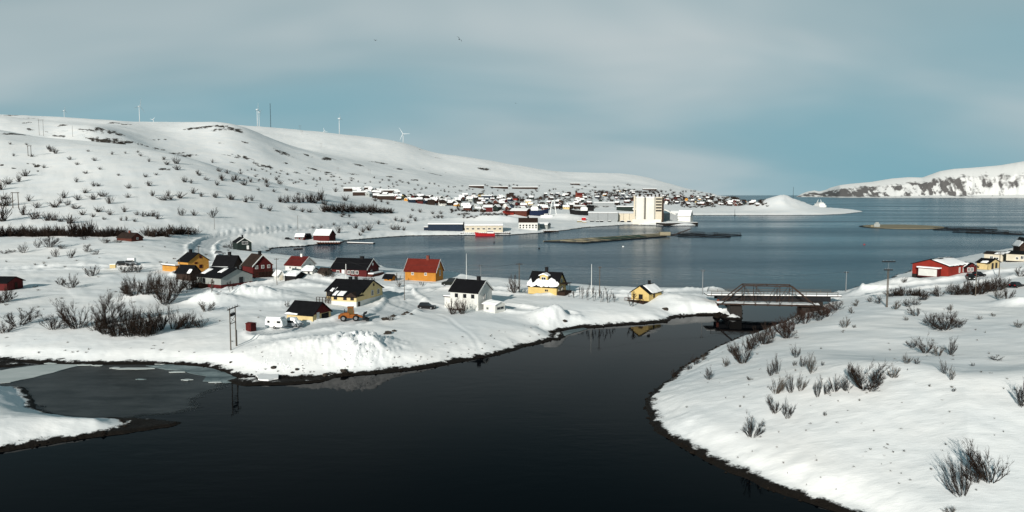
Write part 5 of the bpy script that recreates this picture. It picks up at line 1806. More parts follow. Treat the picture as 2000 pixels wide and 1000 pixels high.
    wire(E, F, 'power wire above the yellow dormer house', 0.015)
    wire(F, G, 'power wire from the birch row to the causeway pole', 0.02)
    wire(G, I, 'power wire crossing above the bridge', 0.03)
    wire(A, B + Vector((0, 0, 1.5)), 'power wire above the maroon roofed house', 0.015)
    wire(D, A, 'long power wire along the bay shore', 0.012)


build_poles()

# ------------------------------------------------------------------ bridges
def build_bridges():
    # old truss bridge: near truss feet seen at (1408,594) and about (1592,597)
    zd = 3.5
    a, b = Vector(at_z(1408, 594, zd)), Vector(at_z(1594, 598, zd))
    L = (b - a).length
    rz = math.atan2((b - a).y, (b - a).x)
    o = empty('truss_bridge', a, rz, 'old rusty steel truss bridge with snowy deck across the narrows', 'bridge')
    Wd, Ht = 3.6, 5.0
    n = 6
    xs = [L * t for t in (0, 0.245, 0.37, 0.5, 0.62, 0.75, 1.0)]

    def member(nm, p, q, w=0.16, h=0.18, mat='steel_rust'):
        MB().bar(p, q, w, h).build(nm, mat, o)
    for y in (0.0, Wd):
        member('bottom_chord', (0, y, 0), (L, y, 0), 0.18, 0.26)
        member('top_chord', (xs[1], y, Ht), (xs[5], y, Ht), 0.24, 0.26)
        member('end_post', (0, y, 0), (xs[1], y, Ht), 0.24, 0.24)
        member('end_post', (xs[5], y, Ht), (L, y, 0), 0.24, 0.24)
        for i in (1, 2, 4, 5):
            x = xs[i]
            member('vertical', (x, y, 0), (x, y, Ht), 0.13, 0.13)
        for i, j in ((1, 2), (2, 3), (4, 3), (5, 4)):
            xi = xs[i]
            member('diagonal', (xi, y, Ht), (xs[j], y, 0.1), 0.09, 0.10)
        for z in (0.6, 1.05):
            member('rail', (0.6, y + 0.12, z), (L - 0.6, y + 0.12, z), 0.05, 0.07)
    for i in range(n + 1):
        member('floor_beam', (xs[i], 0, -0.15), (xs[i], Wd, -0.15), 0.2, 0.3)
    for i in (1, 3, 5):
        x = xs[i]
        member('sway_strut', (x, 0, Ht - 0.05), (x, Wd, Ht - 0.05), 0.12, 0.12)
    member('sway_brace', (xs[1], 0, Ht - 0.1), (xs[3], Wd, Ht - 0.1), 0.06, 0.06)
    member('sway_brace', (xs[1], Wd, Ht - 0.1), (xs[3], 0, Ht - 0.1), 0.06, 0.06)
    member('sway_brace', (xs[3], 0, Ht - 0.1), (xs[5], Wd, Ht - 0.1), 0.06, 0.06)
    dk = MB().box(-1.0, L + 1.0, 0.2, Wd - 0.2, -0.05, 0.10).build('deck', 'timber_dark', o)
    nx = 40
    vs_, fs = [], []
    for i in range(nx + 1):
        x = -1.0 + (L + 2) * i / nx
        for j in range(6):
            y = 0.22 + (Wd - 0.44) * j / 5
            z = 0.13 + (0.30 + 0.16 * random.random()) * math.sin(math.pi * (j + 0.6) / 6.2)
            vs_.append((x, y, z))
    for i in range(nx):
        for j in range(5):
            fs.append((i * 6 + j, (i + 1) * 6 + j, (i + 1) * 6 + j + 1, i * 6 + j + 1))
    MB().add(vs_, fs).build('snow_cover', 'snow_roof', dk, smooth=True)
    # old masonry abutment under its left end
    ab = MB().prism_z([(2.4, -0.2), (5.4, -0.1), (5.6, 4.6), (2.2, 4.6)], -4.5, -0.45)
    ab.build('abutment', 'concrete_dark', o)
    MB().prism_z([(L - 3.6, -0.4), (L + 2.5, -0.6), (L + 2.5, 4.6), (L - 3.6, 4.4)], -4.5, -0.45).build('abutment', 'concrete_dark', o)
    # stones at the foot of the abutment
    for i in range(9):
        x, y, z = at_z(1400 + i * 5.5, 618 - (i % 3) * 4, 0.3)
        boulder((x, y, 0.25), 0.7 + 0.5 * random.random(), 'dark stone in the row at the foot of the left bridge abutment', 'abutment stones', 'weed', i)
    # road bridge behind
    zr = 4.6
    a, b = Vector(at_z(1404, 578, zr)), Vector(at_z(1622, 580, zr))
    L = (b - a).length
    rz = math.atan2((b - a).y, (b - a).x)
    o = empty('road_bridge', a, rz, 'low road bridge with dark girder and railing behind the truss bridge', 'bridge')
    MB().box(-0.2, L + 0.2, 0.3, 0.9, -1.35, -0.05).build('girder', 'steel_dark', o)
    MB().box(-0.2, L + 0.2, 4.6, 5.2, -1.35, -0.05).build('girder', 'steel_dark', o)
    dk = MB().box(-3, L + 3, 0, 5.5, -0.05, 0.18).build('deck', 'concrete_dark', o)
    MB().box(-3, L + 3, 0.25, 5.25, 0.18, 0.42).build('snow_cover', 'snow_roof', dk)
    for y in (0.1, 5.4):
        for i in range(13):
            x = -2 + (L + 4) * i / 12
            MB().bar((x, y, 0.18), (x, y, 1.25), 0.09, 0.09).build('rail_post', 'timber_pole', o)
        for z in (0.75, 1.2):
            MB().bar((-2, y, z), (L + 2, y, z), 0.07, 0.10).build('rail', 'timber_pole', o)
    MB().box(2.0, 4.2, -0.4, 5.9, -7, -1.36).build('pier', 'concrete_dark', o)
    MB().box(L - 4.2, L - 2.0, -0.4, 5.9, -7, -1.36).build('pier', 'concrete_dark', o)
    # sign box at the bridge end
    p = ground_hit(1402, 596)
    o = empty('marker_post', p, 0, 'rusty marker post at the left end of the truss bridge', 'post')
    MB().box(-0.3, 0.3, -0.15, 0.15, -0.3, 1.6).build('panel', 'brick', o)
    MB().tube((0, 0, 1.6), (0, 0, 2.0), 0.06, 0.05, 6).build('cap', 'steel_dark', o)


_bn = [0]


def boulder(loc, r, label, group, mat='rock', seed=0, flat=0.6):
    rnd = random.Random(seed * 31 + 5)
    bm = bmesh.new()
    bmesh.ops.create_icosphere(bm, subdivisions=2, radius=1.0)
    for v in bm.verts:
        k = 0.75 + 0.5 * rnd.random()
        v.co = Vector((v.co.x * r * k * rnd.uniform(0.9, 1.2), v.co.y * r * k, v.co.z * r * k * flat))
    me = bpy.data.meshes.new('boulder')
    bm.to_mesh(me)
    bm.free()
    me.materials.append(M[mat])
    return tag(place('boulder', me, None, loc, rnd.uniform(0, 6)), label, 'boulder', group)


build_bridges()


# ------------------------------------------------------------------ vehicles
def wheel(parent, x, y, r=0.33, w=0.22):
    t = MB().tube((x, y - w / 2, r), (x, y + w / 2, r), r, r, 16).build('wheel', 'tyre', parent)
    MB().tube((x, y - w / 2 - 0.01, r), (x, y + w / 2 + 0.01, r), r * 0.55, r * 0.55, 12).build('rim', 'steel_grey', t)


def car(px, py, heading, mat, label, tall=1.0, kind='hatch', s=1.0):
    p = ground_hit(px, py)
    o = empty('parked_car', p, heading, label, 'car')
    o.scale = (s, s, s)
    L, W = 4.2, 1.75
    h0, h1, h2 = 0.25, 0.85 * tall, 1.45 * tall
    body = MB().prism_y([(-L / 2, h0), (L / 2, h0), (L / 2 + 0.02, h1 * 0.75), (L / 2 - 0.35, h1 * 0.93), (L / 2 - 1.0, h1), (-L / 2 + 0.1, h1 + 0.02), (-L / 2 - 0.03, h1 * 0.7)][::-1], -W / 2, W / 2)
    body.build('body', mat, o)
    back = -L / 2 + 0.12
    n = len(body.v)
    cab = MB()
    y0, y1 = W / 2 - 0.06, W / 2 - 0.28
    low = [(L / 2 - 1.05, h1 - 0.02), (back, h1 - 0.02)]
    top = [(L / 2 - 1.85, h2), (back + 0.35, h2 - 0.03)]
    vs_ = []
    for yy, yt in ((-y0, -y1), (y0, y1)):
        vs_ += [(low[0][0], yy, low[0][1]), (low[1][0], yy, low[1][1]), (top[1][0], yt, top[1][1]), (top[0][0], yt, top[0][1])]
    cab.add(vs_, [(0, 1, 2, 3), (7, 6, 5, 4), (0, 3, 7, 4), (1, 5, 6, 2), (3, 2, 6, 7)])
    cab.build('cabin', 'glass', o)
    MB().box(top[1][0] - 0.05, top[0][0] + 0.05, -y1 - 0.02, y1 + 0.02, h2 - 0.04, h2 + 0.05).build('roof', mat, o)
    for x in (L / 2 - 0.8, -L / 2 + 0.75):
        for yy in (-W / 2 + 0.08, W / 2 - 0.08):
            wheel(o, x, yy)
    for yy in (-0.6, 0.6):
        MB().box(L / 2 - 0.06, L / 2 + 0.04, yy - 0.18, yy + 0.18, 0.5, 0.66).build('headlight', 'white_paint', o)
        MB().box(-L / 2 - 0.05, -L / 2 + 0.03, yy - 0.14, yy + 0.14, 0.6, 0.8).build('tail_light', 'boat_red', o)
    return o


def build_vehicles():
    car(834, 603, R(-12), 'car_black', 'black hatchback parked on the packed snow left of the tall white house', s=1.05)
    car(880, 558, R(165), 'car_green', 'dark van parked right of the orange house behind a snow berm', tall=1.3, s=1.2)
    car(1895, 546, R(-110), 'car_green', 'dark car facing the camera in front of the dark red house on the right bank', tall=1.15)
    car(1911, 540, R(20), 'car_black', 'black car parked beside the dark one below the cream house')
    car(1985, 561, R(30), 'car_black', 'dark car half buried in snow near the right edge', tall=0.95)
    car(256, 517, R(8), 'car_silver', 'grey car in the row of snowed in vehicles left of the village', tall=1.05)
    car(240, 518, R(4), 'car_black', 'black car in the row of snowed in vehicles left of the village')
    car(430, 497, R(10), 'car_silver', 'grey car on the road behind the black roofed brown house')
    # white box trailer between the cars and small cream hut
    p = ground_hit(253, 517)
    p = p + Vector((0, 1.6, 0))
    o = empty('box_trailer', p, R(5), 'white box trailer between the snowed in cars left of the village', 'trailer')
    MB().box(-1.2, 1.2, -0.8, 0.8, 0.5, 2.3).build('body', 'white_paint', o)
    wheel(o, 0, -0.75)
    wheel(o, 0, 0.75)
    p = ground_hit(221, 522)
    o = empty('crate', p, R(10), 'small cream crate at the left end of the snowed in vehicles', 'crate')
    MB().box(-0.9, 0.9, -0.6, 0.6, -0.2, 1.0).build('body', 'wall_cream', o)
    MB().box(-0.95, 0.95, -0.65, 0.65, 1.0, 1.2).build('snow_cover', 'snow_roof', o)
    # caravan
    p = ground_hit(540, 641)
    o = empty('caravan', p, R(-14), 'white caravan with dark windows parked before the cream garage', 'caravan')
    pts = [(-2.1, 0.45), (1.8, 0.45), (2.1, 0.9), (2.0, 1.7), (1.7, 2.2), (1.2, 2.4), (-1.6, 2.4), (-2.0, 2.2), (-2.15, 1.4)]
    MB().prism_y(pts[::-1], -1.0, 1.0).build('body', 'white_paint', o)
    for x, w in ((-1.25, 0.8), (1.2, 1.1), (0.15, 0.4)):
        fm, pm = window_meshes(w, 0.7 if w > 0.5 else 0.4, 'trim_white', 'glass', False)
        q = place('window', fm, o, (x, -1.003, 1.55))
        place('pane', pm, q)
    MB().box(0.45, 0.95, -1.03, -1.0, 0.55, 2.0).build('door', 'trim_white', o)
    wheel(o, 0.1, -0.9)
    wheel(o, 0.1, 0.9)
    MB().bar((2.0, 0, 0.5), (3.2, 0, 0.45), 0.15, 0.12).build('drawbar', 'steel_dark', o)
    MB().box(-1.9, 1.6, -0.9, 0.9, 2.4, 2.6).build('snow_cover', 'snow_roof', o)
    # snowed in car behind the caravan
    p = ground_hit(573, 637)
    o = car(573, 637, R(-20), 'car_silver', 'car buried under snow between caravan and garage')
    vs_, fs = [], []
    for i in range(9):
        for j in range(7):
            x, y = -2.0 + 4.0 * i / 8, -0.85 + 1.7 * j / 6
            e = min(i, 8 - i, j, 6 - j)
            vs_.append((x, y, (1.75 if 1 < i < 6 else 1.15) + (0.25 if e > 0 else -0.35)))
    for i in range(8):
        for j in range(6):
            fs.append((i * 7 + j, (i + 1) * 7 + j, (i + 1) * 7 + j + 1, i * 7 + j + 1))
    MB().add(vs_, fs).build('snow_cover', 'snow_roof', o, smooth=True)
    # wheel loader
    p = ground_hit(686, 626)
    o = empty('wheel_loader', p, R(8), 'orange wheel loader with raised cab and wide dark bucket beside the cream house', 'loader')
    MB().prism_y([(-2.6, 0.7), (-0.3, 0.7), (-0.3, 1.8), (-1.2, 1.9), (-2.5, 1.6), (-2.7, 1.2)][::-1], -0.8, 0.8).build('engine_hood', 'loader_orange', o)
    MB().box(-2.85, -2.5, -0.9, 0.9, 0.55, 1.3).build('counterweight', 'loader_orange', o)
    MB().prism_y([(-0.4, 0.65), (1.3, 0.65), (1.5, 1.1), (0.6, 1.5), (-0.4, 1.5)][::-1], -0.7, 0.7).build('front_frame', 'loader_orange', o)
    cb = MB().prism_y([(-0.75, 1.75), (0.65, 1.5), (0.75, 2.2), (0.45, 3.05), (-0.65, 3.05)][::-1], -0.68, 0.68).build('cab', 'glass_amber', o)
    for x, xt in ((-0.75, -0.65), (0.68, 0.48)):
        for y in (-0.68, 0.68):
            MB().bar((x, y, 1.7), (xt, y, 3.05), 0.10, 0.10).build('cab_pillar', 'loader_orange', cb)
    MB().box(-0.8, 0.6, -0.8, 0.8, 3.05, 3.2).build('cab_roof', 'loader_orange', cb)
    MB().tube((-1.5, 0.3, 1.8), (-1.5, 0.3, 2.7), 0.07, 0.07, 8).build('exhaust', 'steel_dark', o)
    for y in (-0.45, 0.45):
        MB().bar((0.6, y, 1.4), (2.9, y, 0.7), 0.18, 0.3).build('lift_arm', 'loader_orange', o)
    bk = MB().prism_y([(2.7, 0.25), (4.0, 0.15), (4.1, 0.3), (3.1, 0.6), (2.95, 1.5), (3.6, 1.75), (3.5, 1.85), (2.75, 1.6), (2.6, 0.8)][::-1], -1.6, 1.6)
    bk.build('bucket', 'steel_dark', o)
    for x in (-1.7, 1.1):
        for y in (-0.95, 0.95):
            wheel(o, x, y, 0.68, 0.5)
    # boulders and scraps
    rb = [(758, 652, 0.9), (770, 647, 0.5), (752, 624, 0.8), (768, 618, 0.7), (795, 612, 0.8), (788, 615, 0.5), (803, 614, 0.4), (672, 725, 0.7), (535, 718, 0.5), (580, 722, 0.35), (571, 728, 0.3), (451, 708, 0.3), (635, 733, 0.5), (1103, 627, 0.6), (1299, 604, 0.8)]
    txt = ['flat dark stone on the near snow slope below the yard', 'small dark stone beside the flat one on the near slope', 'dark stone among the twiggy shrub by the black car', 'dark stone behind the twiggy shrub by the black car', 'dark ledge stone left of the black car', 'small stone beside the ledge stone', 'tiny stone left of the black car', 'round dark boulder on the snow just above the shore', 'dark stone at the foot of the plowed heap', 'small stone under the plowed heap near the shore', 'tiny stone near the shore under the heap', 'tiny stone by the frozen inlet shore', 'stone at the shore edge below the heap', 'dark slab on the snow heap by the inlet notch', 'dark driftwood stump on the snow near the bridge']
    for i, ((x, y, r), t) in enumerate(zip(rb, txt)):
        p = ground_hit(x, y)
        if p:
            boulder((p.x, p.y, p.z + 0.05), r, t, None, 'rock', i)
    rnd = random.Random(9)
    # lumps of thrown up snow below the plowed heap, too many to count
    vs_, fs, k = [], [], 0
    for i in range(300):
        x, y = rnd.gauss(705, 20), rnd.gauss(682, 16)
        if i % 3 == 0:
            x, y = rnd.gauss(540, 45), rnd.gauss(712, 9)
        p = ground_hit(x, y)
        if p is None or p.z < 0.7 or y < 655:
            continue
        r = 0.07 + 0.25 * rnd.random() ** 2.5
        base = [(1, 0, 0), (-1, 0, 0), (0, 1, 0), (0, -1, 0), (0, 0, 1), (0, 0, -1)]
        for v in base:
            vs_.append((p.x + v[0] * r * rnd.uniform(0.7, 1.2), p.y + v[1] * r * rnd.uniform(0.7, 1.2), p.z + v[2] * r * rnd.uniform(0.5, 0.8)))
        for a, b, c in ((0, 2, 4), (2, 1, 4), (1, 3, 4), (3, 0, 4), (2, 0, 5), (1, 2, 5), (3, 1, 5), (0, 3, 5)):
            fs.append((a + k, b + k, c + k))
        k += 6
    tag(MB().add(vs_, fs).build('snow_lumps', 'snow_roof'), 'broken lumps of plowed snow below the heap', 'snow', kind='stuff')
    # weed covered stones along the tide line
    vs_, fs, k = [], [], 0
    for poly in (SOUTH[6:27], RIGHT[2:17], ISLET[7:14]):
        pts = zpts(poly)
        for (ax, ay), (bx, by) in zip(pts[:-1], pts[1:]):
            L = math.hypot(bx - ax, by - ay)
            for i in range(int(L / 0.7)):
                t = rnd.random()
                x, y = ax + (bx - ax) * t + rnd.gauss(0, 0.7), ay + (by - ay) * t + rnd.gauss(0, 0.7)
                z = ground_z(x, y)
                if not -0.25 < z < 0.45:
                    continue
                r = rnd.uniform(0.12, 0.42)
                for v in ((1, 0, 0), (-1, 0, 0), (0, 1, 0), (0, -1, 0), (0, 0, 1), (0, 0, -1)):
                    vs_.append((x + v[0] * r * rnd.uniform(0.6, 1.3), y + v[1] * r * rnd.uniform(0.6, 1.3), z + v[2] * r * rnd.uniform(0.4, 0.9)))
                for a, b, c in ((0, 2, 4), (2, 1, 4), (1, 3, 4), (3, 0, 4), (2, 0, 5), (1, 2, 5), (3, 1, 5), (0, 3, 5)):
                    fs.append((a + k, b + k, c + k))
                k += 6
    tag(MB().add(vs_, fs).build('tide_stones', 'weed'), 'dark weed covered stones along the tide line', 'stones', kind='stuff')


build_vehicles()


# ------------------------------------------------------------------ ice on the inlet
def sheet(name, pts, z, mat, label, thick=0.04, jit=0.8, kind='structure', seed=1):
    w = zpts(pts)
    rnd = random.Random(seed)
    out = []
    for i in range(len(w)):
        a, b = w[i], w[(i + 1) % len(w)]
        L = math.hypot(b[0] - a[0], b[1] - a[1])
        n = max(2, int(L / 1.6))
        for k in range(n):
            t = k / n
            out.append((a[0] + (b[0] - a[0]) * t + rnd.gauss(0, jit * 0.4), a[1] + (b[1] - a[1]) * t + rnd.gauss(0, jit * 0.4)))
    return tag(MB().prism_z(out, z, z + thick).build(name, mat), label, 'ice', kind=kind)


def build_ice():
    poly = zpts([(-300, 716), (20, 714), (150, 708), (300, 708), (400, 712), (455, 728), (475, 748), (450, 762), (420, 775), (410, 800), (350, 812), (280, 818), (200, 826), (100, 815), (60, 792), (40, 765), (-300, 755)])
    P = np.array(poly)
    gx, gy = np.meshgrid(np.arange(P[:, 0].min(), P[:, 0].max(), 0.8), np.arange(P[:, 1].min(), P[:, 1].max(), 0.8))
    sd = poly_sd(gx.ravel(), gy.ravel(), poly)
    open_side = np.clip((gx.ravel() - at_z(300, 760)[0]) / 22.0, 0, 1)
    edge = np.clip(sd / (1.5 + 7.0 * open_side), 0, 1.2) - 0.35 * open_side
    idx = np.arange(gx.size).reshape(gx.shape)
    quads = np.stack([idx[:-1, :-1], idx[:-1, 1:], idx[1:, 1:], idx[1:, :-1]], axis=-1).reshape(-1, 4)
    quads = quads[(sd[quads] > -0.6).all(axis=1)]
    used = np.unique(quads)
    remap = np.zeros(gx.size, int)
    remap[used] = np.arange(used.size)
    me = np_mesh('grey_ice', np.stack([gx.ravel(), gy.ravel(), np.full(gx.size, 0.03)], axis=1)[used], remap[quads], 'ice_grey')
    at = me.attributes.new('edge', 'FLOAT', 'POINT')
    at.data.foreach_set('value', edge[used].astype(np.float32))
    tag(place('grey_ice', me), 'thin dark grey ice over the left inlet', 'ice', kind='structure')
    sheet('blue_ice', [(330, 710), (400, 714), (440, 724), (462, 738), (462, 745), (430, 748), (395, 745), (400, 735), (370, 728), (345, 722), (290, 717)], 0.04, 'ice_blue', 'pale blue broken ice against the snow bank', 0.05, 0.9, seed=3)
    sheet('snowy_ice', [(-300, 728), (0, 724), (60, 715), (110, 712), (160, 713), (120, 724), (70, 737), (20, 748), (-40, 752), (-300, 752)], 0.04, 'ice_snowy', 'snow dusted ice sheet at the left edge', 0.06, 0.5, seed=4)
    floes = []
    for i, (x, y, w, h) in enumerate([(98, 711, 13, 1.2), (165, 714, 16, 1.1), (190, 715, 12, 0.9), (262, 721, 40, 1.6), (225, 720, 10, 1.5), (300, 716, 14, 0.9), (275, 742, 10, 1.0), (365, 743, 10, 1.2), (345, 728, 16, 1.4), (420, 748, 12, 1.2), (315, 712, 18, 0.8)]):
        o = sheet('ice_floe', [(x - w, y), (x - w * 0.3, y - h), (x + w * 0.8, y - h * 0.8), (x + w, y + h * 0.2), (x + w * 0.2, y + h), (x - w * 0.7, y + h * 0.8)], 0.09, 'ice_snowy' if i not in (5, 6) else 'ice_blue', 'x', 0.08, 0.25, kind=None, seed=20 + i)
        o['group'] = 'ice floes in the left inlet'
        o['category'] = 'ice floe'
        floes.append(o)
    ordinals(floes, 'thin white ice floe in the dark left inlet')
    o = sheet('ice_slab', [(500, 739), (520, 735), (545, 736), (543, 744), (525, 748), (502, 747)], 0.36, 'snow_roof', 'pale ice slab lying on the dark weed below the twin pole', 0.25, 0.3, kind=None, seed=41)
    o['category'] = 'ice slab'
    sheet('shore_ice', [(1090, 651), (1110, 645), (1140, 641), (1146, 643), (1120, 650), (1100, 657)], 0.02, 'ice_blue', 'grey shore ice in the notch of the bank', 0.05, 0.5, seed=45)


build_ice()

# ------------------------------------------------------------------ town and harbour
def simple_house(L, W, eave, rise, wall, roof, snow=True, windows=True):
    mb = MB()
    a = W / 2
    mb.mi = 0
    mb.prism_x([(-a, -4), (a, -4), (a, eave), (0, eave + rise), (-a, eave)], -L / 2, L / 2)
    mb.mi = 1
    o = 0.4
    k = rise / a * o
    t = 0.45 if snow else 0.25
    mb.prism_x([(-a - o, eave - k + 0.05), (0, eave + rise + 0.05), (0, eave + rise + t), (-a - o, eave - k + t)], -L / 2 - o, L / 2 + o)
    mb.prism_x([(0, eave + rise + 0.05), (a + o, eave - k + 0.05), (a + o, eave - k + t), (0, eave + rise + t)], -L / 2 - o, L / 2 + o)
    if windows:
        mb.mi = 2
        n = max(2, int(L / 3))
        for i in range(n):
            x = -L / 2 + L * (i + 0.5) / n
            mb.box(x - 0.55, x + 0.55, -a - 0.05, -a - 0.01, eave * 0.5, eave * 0.5 + 1.2)
        mb.box(L / 2 + 0.01, L / 2 + 0.05, -0.7, 0.7, eave * 0.5, eave * 0.5 + 1.2)
        mb.box(-L / 2 - 0.05, -L / 2 - 0.01, -0.7, 0.7, eave * 0.5, eave * 0.5 + 1.2)
        mb.mi = 3
        mb.box(-0.4, 0.4, -0.35, 0.35, eave + rise - 0.5, eave + rise + 1.1)
    return mb.mesh('town_house', [wall, roof, 'glass', 'chimney_black'])


def build_town():
    rnd = random.Random(21)
    kinds = []
    words = {'wall_brown': 'dark brown', 'wall_darkred': 'dark red', 'wall_green': 'dark green', 'wall_white': 'white', 'wall_ochre': 'ochre', 'wall_grey': 'grey', 'wall_red': 'red', 'wall_navy': 'dark blue', 'wall_cream': 'cream', 'timber_red': 'rust brown'}
    for wall in words:
        for roof in ('snow_roof', 'roof_brown'):
            L, W = rnd.uniform(8.5, 12), rnd.uniform(7, 8.5)
            kinds.append((wall, roof, simple_house(L, W, rnd.uniform(3.0, 5.0), rnd.uniform(2.0, 3.2), wall, roof)))
    wts = {'wall_brown': 6, 'wall_darkred': 3, 'wall_green': 3, 'wall_white': 1.3, 'wall_ochre': 0.8, 'wall_grey': 2, 'wall_red': 0.5, 'wall_navy': 3, 'wall_cream': 0.8, 'timber_red': 3}
    pick = [k for k in kinds for _ in range(int(wts[k[0]] * (10 if k[1] == 'snow_roof' else 4)))]
    zones = [  # polygon in photograph pixels that the houses are seen in, how many, name of that quarter
        ([(700, 372), (760, 372), (790, 384), (800, 392), (730, 388), (690, 378)], 30, 'on the upper left slope of town'),
        ([(760, 384), (830, 388), (900, 392), (900, 404), (860, 402), (800, 396)], 44, 'in the left quarter of town'),
        ([(900, 383), (1000, 383), (1000, 410), (940, 416), (890, 410)], 56, 'in the quarter left of the shipyard'),
        ([(1000, 383), (1120, 379), (1240, 383), (1240, 400), (1130, 411), (1000, 411)], 74, 'in the middle of the town below the church'),
        ([(1160, 376), (1240, 370), (1240, 384), (1150, 388)], 22, 'on the upper slope behind the silo'),
        ([(1296, 382), (1400, 384), (1500, 390), (1500, 404), (1400, 402), (1296, 400)], 70, 'in the quarter right of the silo'),
    ]

    def inside(x, y, P):
        c = False
        for (ax, ay), (bx, by) in zip(P, P[1:] + P[:1]):
            if (ay > y) != (by > y) and x < (bx - ax) * (y - ay) / (by - ay) + ax:
                c = not c
        return c
    used = []
    for P, n, where in zones:
        xs, ys = [p[0] for p in P], [p[1] for p in P]
        made = tries = 0
        while made < n and tries < n * 40:
            tries += 1
            x, y = rnd.uniform(min(xs), max(xs)), rnd.uniform(min(ys), max(ys))
            if not inside(x, y, P):
                continue
            p = ground_hit(x, y)
            if p is None or p.z < 1.2 or p.y > 3200:
                continue
            if any((p.x - q.x) ** 2 + (p.y - q.y) ** 2 < 150 for q in used):
                continue
            used.append(p)
            wall, roof, me = rnd.choice(pick)
            s = rnd.uniform(0.62, 0.98)
            o = place('town_house', me, None, p, rnd.choice((0, 0.4, -0.5, 1.2)) + rnd.uniform(-0.25, 0.25), (s, s, s))
            tag(o, f"{words[wall]} house with {'snowy' if roof == 'snow_roof' else 'bare'} roof {where}", 'house', 'houses of the town')
            made += 1
    # scrub and garden trees between the houses: a far mass
    spots = []
    for P, n, where in zones:
        xs, ys = [p[0] for p in P], [p[1] for p in P]
        for i in range(n * 4):
            x, y = rnd.uniform(min(xs), max(xs)), rnd.uniform(min(ys), max(ys)) - 0.5
            if inside(x, y, P):
                spots.append((x, y, rnd.uniform(3, 6), rnd.uniform(5, 10)))
    for i in range(90):
        spots.append((rnd.uniform(1150, 1420), rnd.uniform(372, 384), rnd.uniform(2.5, 5), rnd.uniform(4, 8)))
    for x0, x1, y, h in ((880, 935, 412, 6), (895, 920, 420, 5), (905, 935, 425, 4), (940, 1000, 420, 6), (850, 870, 425, 6), (1240, 1296, 376, 5), (1330, 1400, 404, 4)):
        for i in range(int((x1 - x0) / 3)):
            spots.append((x0 + i * 3 + rnd.uniform(-2, 2), y + rnd.uniform(-2, 2), h * rnd.uniform(0.7, 1.2), 7))
    mass('town_scrub', spots, 'dark', 'dark bare scrub and garden trees between the houses of the town', 'scrub')
    # long terraced rows
    rows = [(672, 705, 374, 30, 'long dark terrace on the slope at the left end of the town, uppermost'), (712, 726, 372, 18, 'short dark terrace beside the uppermost one at the left of the town'), (744, 778, 378, 26, 'dark terrace on the slope right of the uppermost ones'),
            (690, 716, 382, 20, 'dark terrace below the uppermost one at the left of the town'), (738, 770, 390, 24, 'dark terrace lowest on the left slope of the town'), (916, 945, 367, 24, 'long dark row high behind the middle of the town, leftmost'), (957, 992, 368, 24, 'long dark row high behind the town, second from left'),
            (1000, 1050, 369, 24, 'long dark row high behind the town, longest of three'), (1114, 1132, 361, 12, 'thin dark row highest behind the church'), (1255, 1282, 372, 20, 'dark row above the silo roof'), (940, 960, 388, 16, 'dark blue block left of the shipyard')]
    for x0, x1, py, hh, lab in rows:
        p = ground_hit((x0 + x1) / 2, py)
        if p is None:
            continue
        L = (x1 - x0) * p.y / FPX
        e = 5.2
        o = empty('terrace_row', p, 0.08, lab, 'terrace')
        W = 9
        MB().prism_x([(-W / 2, -4), (W / 2, -4), (W / 2, e), (0, e + 1.4), (-W / 2, e)], -L / 2, L / 2).build('wall', 'wall_brown' if 'blue' not in lab else 'wall_navy', o)
        MB().prism_x([(-W / 2 - 0.5, e - 0.2), (0, e + 1.42), (W / 2 + 0.5, e - 0.2), (W / 2 + 0.5, e + 0.35), (0, e + 2.0), (-W / 2 - 0.5, e + 0.35)], -L / 2 - 0.4, L / 2 + 0.4).build('roof', 'snow_roof', o)
    # church
    p = ground_hit(1128, 386)
    o = empty('church', p, 0.2, 'red brown church with square steeple above the middle of the town', 'church')
    s = p.y / FPX
    MB().prism_x([(-4.5, -4), (4.5, -4), (4.5, 5 * s), (0, 9 * s), (-4.5, 5 * s)], -2 * s, 9 * s).build('nave', 'brick', o)
    MB().prism_x([(-5, 5 * s - 0.3), (0, 9 * s), (5, 5 * s - 0.3), (5, 5 * s + 0.2), (0, 9 * s + 0.5), (-5, 5 * s + 0.2)], -1.5 * s, 9.3 * s).build('roof', 'roof_maroon', o)
    tw = MB().box(-4 * s, -1 * s, -1.6 * s, 1.6 * s, -4, 10 * s).build('tower', 'brick', o)
    MB().add([(-4.2 * s, -1.8 * s, 10 * s), (-0.8 * s, -1.8 * s, 10 * s), (-0.8 * s, 1.8 * s, 10 * s), (-4.2 * s, 1.8 * s, 10 * s), (-2.5 * s, 0, 15.5 * s)], [(0, 1, 4), (1, 2, 4), (2, 3, 4), (3, 0, 4), (3, 2, 1, 0)]).build('spire', 'roof_brown', tw)


build_town()


